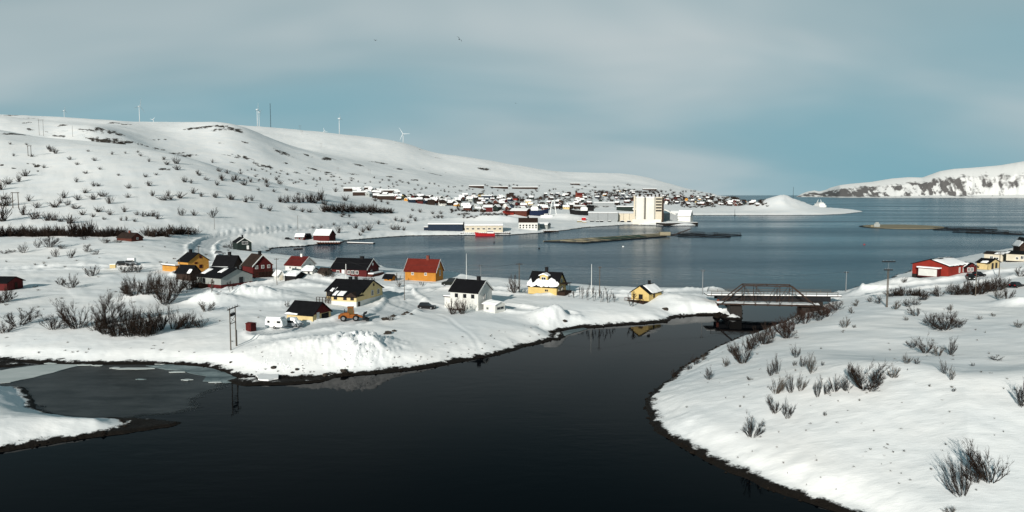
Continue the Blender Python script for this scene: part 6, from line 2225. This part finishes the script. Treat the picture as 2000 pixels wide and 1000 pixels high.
def shed_block(px0, px1, pyb, hpx, depth, wall, roof, label, name='warehouse', cat='warehouse', rise=1.5, snow=0.5, rot=0.0, wins=0, Y=None, win_frame='trim_white', panels=0):
    """a hall seen broadside: from px0 to px1, base at pyb"""
    p = ground_hit((px0 + px1) / 2, pyb) if Y is None else Vector(at_y((px0 + px1) / 2, pyb, Y))
    m = p.y / FPX
    L = (px1 - px0) * m * math.cos(math.atan2(p.x, p.y)) ** 0.5
    az = math.atan2(p.x, p.y)
    c = p + Vector((math.sin(az), math.cos(az), 0)) * depth / 2
    o = empty(name, c, -az + rot, label, cat)
    e = hpx * m
    a = depth / 2
    MB().prism_x([(-a, -3), (a, -3), (a, e), (0, e + rise), (-a, e)], -L / 2, L / 2).build('wall', wall, o)
    k = rise / a * 0.4
    rf = MB().prism_x([(-a - 0.4, e - k + 0.02), (0, e + rise + 0.02), (a + 0.4, e - k + 0.02), (a + 0.4, e - k + 0.25), (0, e + rise + 0.25), (-a - 0.4, e - k + 0.25)], -L / 2 - 0.3, L / 2 + 0.3).build('roof', roof, o)
    if snow:
        MB().prism_x([(-a - 0.3, e - k + 0.26), (0, e + rise + 0.26), (a + 0.3, e - k + 0.26), (a + 0.2, e - k + 0.26 + snow), (0, e + rise + 0.3 + snow), (-a - 0.2, e - k + 0.26 + snow)], -L / 2 - 0.2, L / 2 + 0.2).build('snow_cover', 'snow_roof', rf)
    for i in range(wins):
        x = -L / 2 + L * (i + 0.5) / wins
        fm, pm = window_meshes(min(2.2, L / wins * 0.5), 1.3, win_frame, 'glass', True)
        q = place('window', fm, o, (x, -a - 0.003, e * 0.55))
        place('pane', pm, q)
    for i in range(1, panels):
        x = -L / 2 + L * i / panels
        MB().box(x - 0.12, x + 0.12, -a - 0.06, -a, -1, e).build('downpipe', 'steel_dark', o)
    return o, L, e, a


def quay(px0, px1, py0, py1, zt, mat, label, depth=8, snow=True, piles=0, cat='quay'):
    a, b = Vector(at_z(px0, py0, 0)), Vector(at_z(px1, py1, 0))
    L = (b - a).length
    o = empty('quay', a, math.atan2((b - a).y, (b - a).x), label, cat)
    MB().box(0, L, 0.6 if piles else 0, depth, -2 if not piles else zt - 0.8, zt).build('wall', mat, o)
    for i in range(piles):
        x = L * (i + 0.5) / piles
        MB().tube((x, 0.3, -2), (x, 0.3, zt + 0.2), 0.28, 0.25, 6).build('pile', 'timber_dark', o)
    if snow:
        MB().box(0.2, L - 0.2, 0.8 if piles else 0.2, depth - 0.2, zt, zt + 0.35).build('snow_cover', 'snow_roof', o)
    return o


def hull(L, W, D, rake=0.18, n=10):
    """boat hull along +x, waterline at z=0"""
    mb = MB()
    vs_, fs = [], []
    for i in range(n + 1):
        t = i / n
        x = -L / 2 + L * t
        w = W / 2 * (1 - max(0, (t - 0.6) / 0.4) ** 2.2) * (0.86 + 0.14 * min(1, t * 4))
        sh = D * (1 + 0.45 * max(0, (t - 0.5) / 0.5) ** 2)
        xr = x + rake * L * 0.35 * max(0, (t - 0.7) / 0.3)
        vs_ += [(x, -w * 0.72, -0.6), (xr, -w, sh), (xr, w, sh), (x, w * 0.72, -0.6)]
    for i in range(n):
        a, b = i * 4, (i + 1) * 4
        fs += [(a, b, b + 1, a + 1), (a + 1, b + 1, b + 2, a + 2), (a + 2, b + 2, b + 3, a + 3), (a + 3, b + 3, b, a)]
    fs += [(0, 1, 2, 3), (n * 4 + 3, n * 4 + 2, n * 4 + 1, n * 4)]
    return mb.add(vs_, fs)


def build_harbour():
    # --- shore of the inner bay
    shed_block(617, 651, 471, 11, 10, 'wall_darkred', 'roof_brown', 'dark red boathouse with snowy roof on the small quay of the inner bay', 'boathouse', 'boathouse', rise=3.2, snow=0.4, rot=R(-25))
    shed_block(629, 643, 470, 12, 5, 'wall_white', 'roof_brown', 'white cube shaped shed in front of the dark red boathouse', 'shed', 'shed', rise=0.3, snow=0.3)
    shed_block(642, 651, 469, 9, 4, 'wall_brown', 'roof_brown', 'dark narrow shed at the right side of the dark red boathouse', 'shed', 'shed', rise=0.4, snow=0.1)
    shed_block(578, 596, 468, 5, 5, 'wall_darkred', 'roof_brown', 'low dark red cabin with snowy roof left of the boathouse', 'cabin', 'cabin', rise=1.6, snow=0.5, wins=2, rot=R(-15))
    shed_block(596, 606, 467, 5, 5, 'wall_brown', 'roof_black', 'small black roofed cabin beside the low dark red one', 'cabin', 'cabin', rise=1.8, snow=0.0, rot=R(20))
    quay(618, 664, 478, 478, 1.6, 'timber_red', 'red brown timber quay under the boathouse', 9, True, 9)
    o = quay(677, 729, 475, 476.5, 0.5, 'timber_dark', 'snowy floating jetty sticking out into the inner bay', 2.4, True, 0, 'jetty')
    car(563, 468, R(10), 'car_black', 'dark car parked on the shore left of the cabins')
    # rowing boat on the ice edge
    p = at_z(582, 487, 0.0)
    o = empty('rowing_boat', p, R(20), 'small dark boat lying on the water edge of the inner bay', 'boat')
    hull(5, 1.7, 0.5).build('hull', 'timber_dark', o)
    MB().box(-0.6, -0.3, -0.7, 0.7, 0.3, 0.38).build('thwart', 'timber_pole', o)
    # --- middle shore
    shed_block(838, 906, 451, 12.5, 24, 'wall_navy', 'roof_brown', 'long dark blue warehouse with snow roof on the bay shore', rise=1.4, snow=0.6, rot=R(-4))
    shed_block(828, 843, 450, 6, 8, 'wall_navy', 'roof_brown', 'small dark blue shed at the left end of the long warehouse', 'shed', 'shed', rise=0.5, snow=0.3)
    shed_block(908, 982, 454, 13, 26, 'wall_beige', 'roof_brown', 'cream quay building with row of windows behind the red boat', rise=2.2, snow=0.8, wins=7)
    quay(899, 997, 459.5, 459, 1.8, 'timber_dark', 'dark timber quay where the red boat is moored', 9, True, 24)
    p = Vector(at_z(948, 461, 0))
    o = empty('fishing_boat', p, R(180), 'red fishing boat moored at the dark timber quay', 'boat')
    hull(15, 4.6, 2.2).build('hull', 'boat_red', o)
    MB().box(-6.5, -1.5, -1.6, 1.6, 2.0, 4.2).build('wheelhouse', 'white_paint', o)
    MB().box(-6.3, -1.45, -1.63, 1.63, 3.2, 3.8).build('windows', 'glass', o)
    MB().tube((-1.0, 0, 2.0), (-1.0, 0, 8.0), 0.10, 0.06, 6).tube((-1, 0, 5.0), (4.0, 0, 6.4), 0.06, 0.05, 5).build('mast', 'steel_grey', o)
    MB().box(-6.2, 5.5, -1.9, 1.9, 2.15, 2.3).build('deck', 'raft_tan', o)
    o, L, e, a = shed_block(1013, 1050, 448, 14, 9, 'wall_white', 'roof_brown', 'two storey white house with dark roof on the bay shore', 'wooden_house', 'house', rise=3.4, snow=0.0, wins=6, win_frame='steel_dark')
    MB().box(-0.8, 0.8, -0.5, 0.5, e + 3.2, e + 4.9).build('chimney', 'chimney_black', o)
    for i in range(6):
        fm, pm = window_meshes(1.1, 1.1, 'steel_dark', 'glass', True)
        q = place('window', fm, o, (-L / 2 + L * (i + 0.5) / 6, -a - 0.003, e * 0.25))
        place('pane', pm, q)
    shed_block(1044, 1054, 448, 9, 8, 'wall_beige', 'roof_brown', 'cream wing on the right of the two storey white house', 'shed', 'shed', rise=0.5, snow=0.4)
    shed_block(1054, 1073, 447, 8, 8, 'wall_grey', 'roof_brown', 'grey garage right of the two storey white house', 'garage', 'garage', rise=1.2, snow=0.6, rot=R(-20))
    quay(1064, 1092, 454.5, 454, 1.6, 'timber_dark', 'dark square jetty in front of the two storey white house', 8, True, 7, 'jetty')
    # --- shipyard
    shed_block(1000, 1034, 421, 9, 18, 'timber_red', 'roof_maroon', 'brown hall with dark red roof left of the shipyard ship', rise=2.5, snow=0.3, rot=R(-18))
    shed_block(984, 1000, 420, 5, 14, 'wall_red', 'roof_maroon', 'low red roofed shed left of the brown hall', 'shed', 'shed', rise=2.0, snow=0.0, rot=R(20))
    shed_block(944, 962, 414, 9, 12, 'wall_darkred', 'roof_brown', 'dark maroon hall among the houses left of the shipyard', rise=2.5, snow=0.2)
    for px0, px1, py, mat, lab, deck in ((1034, 1070, 421, 'hull_blue', 'dark blue ship hauled up on the slip behind the shore', True), (1114, 1150, 420, 'hull_black', 'black hulled ship hauled up left of the grey warehouse', False)):
        p = ground_hit((px0 + px1) / 2, py)
        m = p.y / FPX
        L = (px1 - px0) * m
        o = empty('ship', p + Vector((0, 0, 0.6)), R(4 if deck else 176), lab, 'ship')
        hull(L, 8, 5.2).build('hull', mat, o)
        MB().box(-L * 0.42, -L * 0.05, -3, 3, 5.2, 9.2).build('superstructure', 'white_paint', o)
        MB().box(-L * 0.36, -L * 0.10, -2.6, 2.6, 9.2, 11.5).build('bridge', 'white_paint', o)
        MB().box(-L * 0.36 - 0.05, -L * 0.10 + 0.05, -2.65, 2.65, 10.0, 10.9).build('windows', 'glass', o)
        MB().tube((-L * 0.2, 0, 11.5), (-L * 0.2, 0, 18), 0.2, 0.1, 6).build('mast', 'steel_grey', o)
        if deck:
            MB().tube((L * 0.28, 0, 5.2), (L * 0.28, 0, 13), 0.2, 0.1, 6).build('foremast', 'white_paint', o)
    p = ground_hit(1080, 419)
    o = empty('gantry', p, R(10), 'white A frame gantry beside the slipway ship', 'gantry')
    for s in (-1, 1):
        MB().bar((s * 4, 0, -1), (s * 1.2, 0, 16), 0.7, 0.7).build('leg', 'white_paint', o)
    MB().bar((-1.6, 0, 16), (1.6, 0, 16), 0.8, 0.8).build('beam', 'white_paint', o)
    p = ground_hit(1068, 424)
    o = empty('small_boat', p, R(15), 'small white boat on land below the slipway ship', 'boat')
    hull(14, 4, 2.2).build('hull', 'white_paint', o)
    MB().box(-3, 1, -1.4, 1.4, 2, 3.8).build('cabin', 'white_paint', o)
    for i in range(3):
        MB().box(-2.6 + i * 1.2, -1.8 + i * 1.2, -1.45, -1.4, 2.6, 3.3).build('window', 'glass', o)
    shed_block(1146, 1160, 416, 12, 16, 'chimney_black', 'roof_black', 'tall black shed behind the left end of the grey warehouse', 'shed', 'shed', rise=2, snow=0.0)
    shed_block(1120, 1142, 408, 5, 10, 'wall_brown', 'roof_brown', 'low dark long shed behind the black hulled ship', 'shed', 'shed', rise=1, snow=0.5)
    # --- grey warehouse and silo
    shed_block(1149, 1206, 432.5, 16, 30, 'wall_sheet', 'roof_brown', 'large grey sheet metal warehouse left of the silo', rise=1.2, snow=0.5, panels=3)
    shed_block(1207, 1240, 433, 16, 28, 'wall_beige', 'roof_brown', 'beige sheet metal warehouse joined to the silo', rise=1.2, snow=0.5, panels=3)
    shed_block(1236, 1252, 422, 12, 8, 'wall_green', 'roof_black', 'dark green hall behind the silo foot', rise=2, snow=0.3)
    shed_block(1204, 1240, 412, 8, 14, 'wall_green', 'roof_brown', 'dark green low hall behind the grey warehouse', rise=1, snow=0.7)
    shed_block(1160, 1200, 404, 8, 14, 'wall_sheet', 'roof_brown', 'pale blue grey hall farther behind the grey warehouse', rise=1, snow=0.7)
    build_silo()
    shed_block(1297, 1325, 431, 14, 12, 'wall_sheet', 'roof_brown', 'grey blue shed between the silo and the white quay house', 'shed', 'shed', rise=2.2, snow=0.4, rot=R(-8))
    shed_block(1326, 1351, 433, 11, 14, 'wall_white', 'roof_brown', 'white quay house with snowy roof at the end of the silo quay', 'wooden_house', 'house', rise=5.5, snow=0.5, rot=R(-12))
    quay(1300, 1363, 441.5, 440, 3.0, 'concrete_dark', 'dark concrete quay at the right of the silo', 16, True)
    # clutter in front of the warehouse
    rnd = random.Random(5)
    lab = ['red container left of the grey warehouse', 'brown pallet stack left of the grey warehouse', 'dark bin before the grey warehouse, leftmost', 'dark bin before the grey warehouse, second', 'dark bin before the grey warehouse, third', 'dark bin before the grey warehouse, fourth', 'dark bin before the beige warehouse, left one', 'dark bin before the beige warehouse, right one', 'tan pallet stack at the shore left of the warehouse']
    for i, (x, y, w, h, mat) in enumerate([(1140, 430, 8, 5, 'boat_red'), (1132, 434, 10, 3, 'raft_tan'), (1156, 433, 7, 2.5, 'steel_dark'), (1167, 433.5, 6, 2, 'steel_dark'), (1175, 433.5, 6, 2.6, 'steel_dark'), (1190, 433, 5, 2, 'steel_dark'), (1215, 433.5, 7, 2.5, 'steel_dark'), (1228, 433.5, 6, 2.5, 'steel_dark'), (1141, 435, 8, 2, 'raft_tan')]):
        p = ground_hit(x, y)
        m = p.y / FPX
        o = empty('container' if i != 1 and i != 8 else 'pallet_stack', p, rnd.uniform(-0.1, 0.1), lab[i], 'container' if i not in (1, 8) else 'pallets')
        MB().box(-w * m / 2, w * m / 2, -1.2, 1.2, -0.3, h * m).build('body', mat, o)
        MB().box(-w * m / 2 - 0.05, w * m / 2 + 0.05, -1.25, 1.25, h * m, h * m + 0.3).build('snow_cover', 'snow_roof', o)
    # channel mark in the bay
    p = Vector(at_z(1435, 421, 0))
    o = empty('channel_mark', p, 0, 'thin dark channel mark off the white headland', 'marker')
    MB().tube((0, 0, -1), (0, 0, 10), 0.3, 0.2, 6).build('post', 'steel_dark', o)
    MB().tube((0, 0, -0.5), (0, 0, 1.2), 1.2, 0.9, 8).build('base', 'concrete_dark', o)
    # mast on the headland
    p = ground_hit(1549, 388) or ground_hit(1549, 395)
    o = empty('radio_mast', p, 0, 'slim radio mast behind the white knoll on the headland', 'mast')
    MB().tube((0, 0, -2), (0, 0, 21), 0.35, 0.2, 6).build('post', 'steel_dark', o)
    # white ferry behind the knoll
    p = Vector(at_y(1602, 398, 1640))
    p.z = 0
    o = empty('ferry', p, R(-84), 'white ferry seen end on behind the white knoll', 'ship')
    hull(42, 17, 5).build('hull', 'white_paint', o)
    MB().box(-16, 12, -8, 8, 5, 9).build('lower_deck', 'white_paint', o)
    MB().box(-12, 9, -6.8, 6.8, 9, 13).build('upper_deck', 'white_paint', o)
    MB().box(-8, 6, -5, 5, 13, 16).build('bridge', 'white_paint', o)
    MB().box(-8.1, 6.1, -5.1, 5.1, 14.0, 15.0).build('windows', 'glass', o)
    for y in (-4.5, 4.5):
        MB().tube((-4, y, 16), (-4, y * 0.6, 22), 0.6, 0.3, 8).build('funnel', 'white_paint', o)


def build_silo():
    p = ground_hit(1262, 434.5)
    m = p.y / FPX
    az = math.atan2(p.x, p.y)
    o = empty('grain_silo', p, -az, 'tall cream concrete grain silo with two bins and banded stair tower at the harbour', 'silo')
    X = lambda px: (px - 1262) * m
    H = 49 * m
    for x0, x1 in ((1241.5, 1258.8), (1260.4, 1278.6)):
        cx, hw = (X(x0) + X(x1)) / 2, (X(x1) - X(x0)) / 2
        pts = []
        for i in range(40):
            t = 2 * math.pi * i / 40
            c, s = math.cos(t), math.sin(t)
            pts.append((cx + hw * math.copysign(abs(c) ** 0.45, c), hw * math.copysign(abs(s) ** 0.45, s)))
        b = MB().prism_z(pts, -2, H).build('bin', 'concrete', o)
        MB().prism_z([(cx + (x - cx) * 1.02, y * 1.02) for x, y in pts], H, H + 0.6).build('cornice', 'snow_roof', b)
    hw = 9 * m
    MB().box(X(1258.3), X(1260.9), -hw * 0.5, hw, -2, H - 0.5).build('joint', 'concrete_dark', o)
    MB().box(X(1237.5), X(1240.8), -hw * 0.4, hw * 0.6, -2, H + 1.5).build('elevator_shaft', 'wall_beige', o)
    tw = MB().box(X(1279), X(1295), -hw * 0.8, hw, -2, H + 0.3).build('stair_tower', 'wall_beige', o)
    for i in range(5):
        z = H * (0.96 - i * 0.115)
        MB().box(X(1280), X(1291), -hw * 0.8 - 0.25, -hw * 0.8 - 0.02, z - H * 0.055, z).build('dark_band', 'glass', tw)
    MB().box(X(1291.5), X(1295), -hw * 0.8 - 0.35, -hw * 0.8 - 0.02, -1, H).build('dark_side_strip', 'wall_brown', tw)  # dark strip along the right edge of the tower front
    MB().box(X(1236), X(1290), -hw * 1.35, -hw * 1.05, -2, 3.6).build('plinth', 'concrete', o)
    rnd = random.Random(4)
    for i in range(14):
        x = X(1242) + (X(1290) - X(1242)) * i / 13
        h = rnd.uniform(1.0, 3.6)
        w = rnd.uniform(0.6, 1.6)
        y = rnd.uniform(-hw * 0.6, hw * 0.4)
        MB().box(x - w, x + w, y - 1, y + 1, H + 0.55, H + 0.6 + h).build('roof_unit', 'steel_grey' if i % 2 else 'wall_brown', o)
    MB().bar((X(1242), -hw * 0.3, H + 3.4), (X(1292), -hw * 0.3, H + 3.4), 0.5, 0.5).build('conveyor', 'steel_dark', o)
    MB().bar((X(1296), 0, H * 0.52), (X(1318), 2, H * 0.32), 1.2, 1.2).build('conveyor', 'wall_white', o)


build_harbour()


# ------------------------------------------------------------------ fish farms
def ring_pen(px, py, r, label, mat='steel_dark'):
    p = Vector(at_z(px, py, 0))
    o = empty('fish_pen', p, 0, label, 'fish pen', 'round fish pens')
    MB().ring((0, 0, 0.15), r, 0.35, 36, 6).build('float_ring', mat, o)
    MB().ring((0, 0, 0.15), r - 1.2, 0.3, 36, 6).build('float_ring', mat, o)
    MB().ring((0, 0, 2.0), r - 0.5, 0.10, 36, 5).build('handrail', mat, o)
    ps = MB()
    for i in range(18):
        t = 2 * math.pi * i / 18
        ps.tube(((r - 0.5) * math.cos(t), (r - 0.5) * math.sin(t), 0), ((r - 0.5) * math.cos(t), (r - 0.5) * math.sin(t), 2.3), 0.10, 0.08, 5)
    tag(ps.build('stanchions', mat, o), kind='stuff')


def build_fish_farm():
    # square cage platform
    P = [Vector(at_z(*q, 0.4)) for q in ((1063, 471), (1138, 474), (1300, 461.5), (1292, 456))]
    o = empty('cage_platform', P[0] - Vector((0, 0, 0.4)), 0, 'long floating fish cage platform with walkways in the middle of the bay', 'fish farm')
    base = P[0] - Vector((0, 0, 0.4))
    A, B, C, D = [q - base for q in P]
    n = 9

    def walk(p, q, w=2.0):
        MB().bar(p, q, w, 0.5).build('walkway', 'raft_tan', o)
    for i in range(n + 1):
        t = i / n
        walk(A.lerp(D, t), B.lerp(C, t), 1.6)
    walk(A, D, 2.0)
    walk(A.lerp(B, 0.5), D.lerp(C, 0.5), 1.6)
    walk(B, C, 2.4)
    MB().bar(B + Vector((0, -1.6, -0.2)), C + Vector((0, -1.6, -0.2)), 1.2, 1.0).build('float', 'steel_dark', o)
    MB().bar(A + Vector((0, -1.6, -0.2)), B + Vector((0, -1.6, -0.2)), 1.2, 1.0).build('float', 'steel_dark', o)
    ps = MB()
    for i in range(48):
        q = B.lerp(C, i / 47)
        ps.bar(q + Vector((0, -0.9, 0)), q + Vector((0, -0.9, 1.3)), 0.2, 0.2)
    ps.bar(B + Vector((0, -0.9, 1.2)), C + Vector((0, -0.9, 1.2)), 0.12, 0.12)
    tag(ps.build('railing', 'steel_dark', o), kind='stuff')
    for i in range(n):
        t0, t1 = (i + 0.12) / n, (i + 0.88) / n
        if i < 3:
            continue
        vs_ = [A.lerp(D, t0).lerp(B.lerp(C, t0), 0.1), A.lerp(D, t0).lerp(B.lerp(C, t0), 0.9), A.lerp(D, t1).lerp(B.lerp(C, t1), 0.9), A.lerp(D, t1).lerp(B.lerp(C, t1), 0.1)]
        MB().add([v + Vector((0, 0, 0.35)) for v in vs_] + [v + Vector((0, 0, 0.25)) for v in vs_], [(0, 1, 2, 3), (7, 6, 5, 4), (0, 4, 5, 1), (1, 5, 6, 2), (2, 6, 7, 3), (3, 7, 4, 0)]).build('net', 'net_green' if i < 7 else 'raft_tan', o)
    # feed shed and crane at its far end
    MB().box(-4, 4, -2, 2, 0.5, 3.2).build('feed_shed', 'raft_tan', o, tuple(C + Vector((0, 3, 0))))
    MB().bar(C + Vector((6, 3, 0.5)), C + Vector((20, 4, 5.5)), 0.6, 0.6).build('crane_boom', 'timber_dark', o)
    r = 11
    for (x, y), lab in zip(((1328, 459.5), (1352, 462), (1376, 460), (1398, 462.5), (1420, 459.5), (1350, 458)), ('leftmost', 'second', 'third', 'fourth', 'rightmost', 'rearmost')):
        ring_pen(x, y, r, f'dark round fish pen in the cluster right of the cage platform, {lab}')
    # feed barge raft on the right
    c = Vector(at_z(1763, 443.5, 0))
    m = c.length / FPX
    o = empty('feed_raft', c, -math.atan2(c.x, c.y), 'tan oval raft with small white cabin on the right of the fjord', 'raft')
    pts = []
    for i in range(28):
        t = 2 * math.pi * i / 28
        pts.append((62 * m * math.cos(t), 52 * math.sin(t)))
    MB().prism_z(pts, -0.3, 0.7).build('deck', 'raft_tan', o)
    MB().prism_z([(x * 1.10, y * 1.03) for x, y in pts], -0.4, 0.3).build('float', 'steel_dark', o)
    MB().box(-43 * m, -34 * m, -24, -18, 0.7, 3.8).box(-41 * m, -36 * m, -23, -19, 3.8, 5.2).build('cabin', 'wall_grey', o)
    MB().box(-48 * m, -43.5 * m, -24, -19, 0.7, 2.4).build('store', 'raft_tan', o)
    for (x, y), lab in zip(((1848, 449.5), (1872, 447.5), (1897, 450), (1922, 448.5), (1888, 454), (1914, 455.5), (1942, 454), (1966, 457), (1990, 458)),
                           ('leftmost at the back', 'second at the back', 'third at the back', 'fourth at the back', 'leftmost in front', 'second in front', 'third in front', 'fourth in front', 'cut by the right edge')):
        ring_pen(x, y, 10.5, f'dark round fish pen in the right hand cluster, {lab}')
    for i, (x, y) in enumerate(((1688, 478), (1217, 482), (1053, 486), (965, 475))):
        p = Vector(at_z(x, y, 0))
        o = empty('buoy', p, 0, ['small red buoy floating in the right of the fjord', 'small white buoy below the cage platform', 'small dark buoy in the middle of the bay', 'tiny dark buoy near the red boat'][i], 'buoy')
        MB().tube((0, 0, -0.4), (0, 0, 0.5), 0.7, 0.5, 8).build('float', ['boat_red', 'white_paint', 'steel_dark', 'steel_dark'][i], o)
        MB().tube((0, 0, 0.5), (0, 0, 1.3), 0.08, 0.06, 6).build('stick', 'steel_dark', o)


build_fish_farm()


# ------------------------------------------------------------------ wind turbines, met mast, birds
def turbine(px, py_base, py_hub, blade_px, phase, label, Y=3800, yaw=0.0):
    pb, ph = Vector(at_y(px, py_base, Y)), Vector(at_y(px, py_hub, Y))
    base_z = min(pb.z, ground_z(pb.x, pb.y)) - 3
    Hh = ph.z - base_z
    m = Y / FPX
    o = empty('wind_turbine', (pb.x, pb.y, base_z), 0, label, 'wind turbine', 'wind turbines')
    MB().tube((0, 0, 0), (0, 0, Hh), 1.9, 1.1, 14).build('tower', 'turbine_white', o, smooth=True)
    na = MB().box(-1.5, 1.5, -4, 6, -1.5, 1.5)
    nac = na.build('nacelle', 'turbine_white', o, (0, 0, Hh + 1), yaw)
    h = MB().tube((0, -4, 0), (0, -7.5, 0), 1.4, 0.6, 10).build('hub', 'turbine_white', nac)
    R_ = blade_px * m
    me = None
    for k in range(3):
        a = phase + k * 2 * math.pi / 3
        b = MB().add([(-1.0, -5.5, 0), (1.0, -5.5, 0), (1.5, -5.6, R_ * 0.22), (-0.8, -5.6, R_ * 0.22), (0.35, -5.8, R_), (-0.2, -5.8, R_), (-1.0, -6.4, 0), (1.0, -6.4, 0), (1.5, -6.2, R_ * 0.22), (-0.8, -6.2, R_ * 0.22), (0.35, -6.0, R_), (-0.2, -6.0, R_)],
                     [(0, 1, 2, 3), (3, 2, 4, 5), (7, 6, 9, 8), (8, 9, 11, 10), (1, 7, 8, 2), (2, 8, 10, 4), (6, 0, 3, 9), (9, 3, 5, 11), (5, 4, 10, 11), (0, 6, 7, 1)])
        q = b.build('blade', 'turbine_white', nac)
        q.rotation_euler = (0, a, 0)


def gull(px, py, Y, span_px, bank, label):
    p = Vector(at_y(px, py, Y))
    s = span_px * p.length / FPX / 1.3
    mb = MB()
    rings = []
    for t, r in ((-0.28, 0.015), (-0.2, 0.05), (-0.05, 0.075), (0.1, 0.07), (0.2, 0.04), (0.28, 0.045), (0.33, 0.02), (0.38, 0.004)):
        rings.append([(t, r * math.cos(2 * math.pi * k / 8), r * math.sin(2 * math.pi * k / 8)) for k in range(8)])
    vs_ = [v for r in rings for v in r]
    fs = [(i * 8 + k, (i + 1) * 8 + k, (i + 1) * 8 + (k + 1) % 8, i * 8 + (k + 1) % 8) for i in range(7) for k in range(8)]
    n = len(vs_)
    for sd in (-1, 1):
        k0 = len(vs_)
        for y, x0, x1, z in ((0.03, -0.08, 0.12, 0.03), (0.3, -0.02, 0.17, 0.17), (0.5, -0.08, 0.06, 0.16), (0.68, -0.18, -0.13, 0.12)):
            vs_ += [(x0, sd * y, z - 0.008), (x1, sd * y, z - 0.008), (x1, sd * y, z + 0.012), (x0, sd * y, z + 0.012)]
        for i in range(3):
            a, b = k0 + i * 4, k0 + (i + 1) * 4
            for e in range(4):
                fs.append((a + e, a + (e + 1) % 4, b + (e + 1) % 4, b + e))
        fs += [(k0, k0 + 1, k0 + 2, k0 + 3), (k0 + 15, k0 + 14, k0 + 13, k0 + 12)]
    k0 = len(vs_)
    vs_ += [(-0.25, -0.03, 0), (-0.25, 0.03, 0), (-0.42, 0.08, 0), (-0.42, -0.08, 0), (-0.33, 0, 0.03)]
    fs += [(k0, k0 + 1, k0 + 2, k0 + 3), (k0, k0 + 4, k0 + 1), (k0 + 1, k0 + 4, k0 + 2), (k0 + 2, k0 + 4, k0 + 3), (k0 + 3, k0 + 4, k0)]
    o = mb.add(vs_, fs).build('gull', 'bird_grey')
    o.location = p
    o.scale = (s, s, s)
    o.rotation_euler = (bank, R(-10), R(70))
    tag(o, label, 'bird', 'gulls in the sky')


def build_far():
    turbine(126, 237, 216.5, 8, R(5), 'small wind turbine leftmost on the skyline', 4300, R(72))
    turbine(273, 241, 208, 17, R(12), 'tall wind turbine with one long blade up, second from left on the ridge', 3800, R(74))
    turbine(300, 243, 234, 6, R(40), 'wind turbine mostly hidden behind the left ridge', 4800)
    turbine(503, 248, 214, 13, R(4), 'wind turbine of the close pair beside the met mast, front one', 3800, R(78))
    turbine(506.5, 248, 219, 9, R(50), 'wind turbine of the close pair beside the met mast, rear one', 4300, R(70))
    turbine(634, 264, 256, 7, R(-15), 'wind turbine with only its tips above the ridge', 4800)
    turbine(663, 264, 231.5, 9, R(-10), 'tall slim wind turbine in the middle of the ridge', 3800, R(76))
    turbine(787.5, 282, 262, 14, R(-32), 'rightmost wind turbine with wide spread blades', 3850)
    p = Vector(at_y(529, 252, 3780))
    q = Vector(at_y(529, 202, 3780))
    o = empty('met_mast', p, 0, 'thin dark lattice mast on the ridge beside the turbine pair', 'mast')
    H = q.z - p.z
    for a, b in ((-1.1, -1.1), (1.1, -1.1), (0, 1.3)):
        MB().tube((a, b, -3), (a * 0.8, b * 0.8, H), 0.55, 0.45, 5).build('leg', 'steel_dark', o)
    lt = MB()
    for i in range(16):
        z0, z1 = H * i / 16, H * (i + 1) / 16
        lt.tube((-1.1, -1.1, z0), (1.1, -1.1, z1), 0.2, 0.2, 4)
    tag(lt.build('lattice', 'steel_dark', o), kind='stuff')
    for i, (x, y) in enumerate(((586, 254), (590, 254), (627, 288), (660, 336), (722, 340))):
        p = ground_hit(x, y) or ground_hit(x, y + 10)
        m = p.y / FPX
        o = empty('twin_pole', p, 0, ['tiny twin pole on the far ridge, left one', 'tiny twin pole on the far ridge, right one', 'tiny twin pole on the upper far slope', 'tiny twin pole on the middle far slope', 'tiny twin pole above the town'][i], 'pole')
        hh = 8 * m
        for s in (-1, 1):
            MB().tube((s * 1.5 * m, 0, -2), (s * 1.5 * m, 0, hh), 0.22 * m * 0.5, 0.2 * m * 0.5, 5).build('post', 'timber_pole', o)
        MB().bar((-2.6 * m, 0, hh), (2.6 * m, 0, hh), 0.25 * m, 0.3 * m).build('crossarm', 'timber_pole', o)
    gull(897, 77, 150, 12, R(48), 'dark gull with raised wings, largest bird in the sky')
    gull(733, 79, 220, 9, R(15), 'gull gliding left of the largest bird')
    gull(1007, 202, 420, 5, R(20), 'tiny gull low in the middle of the sky')


build_far()
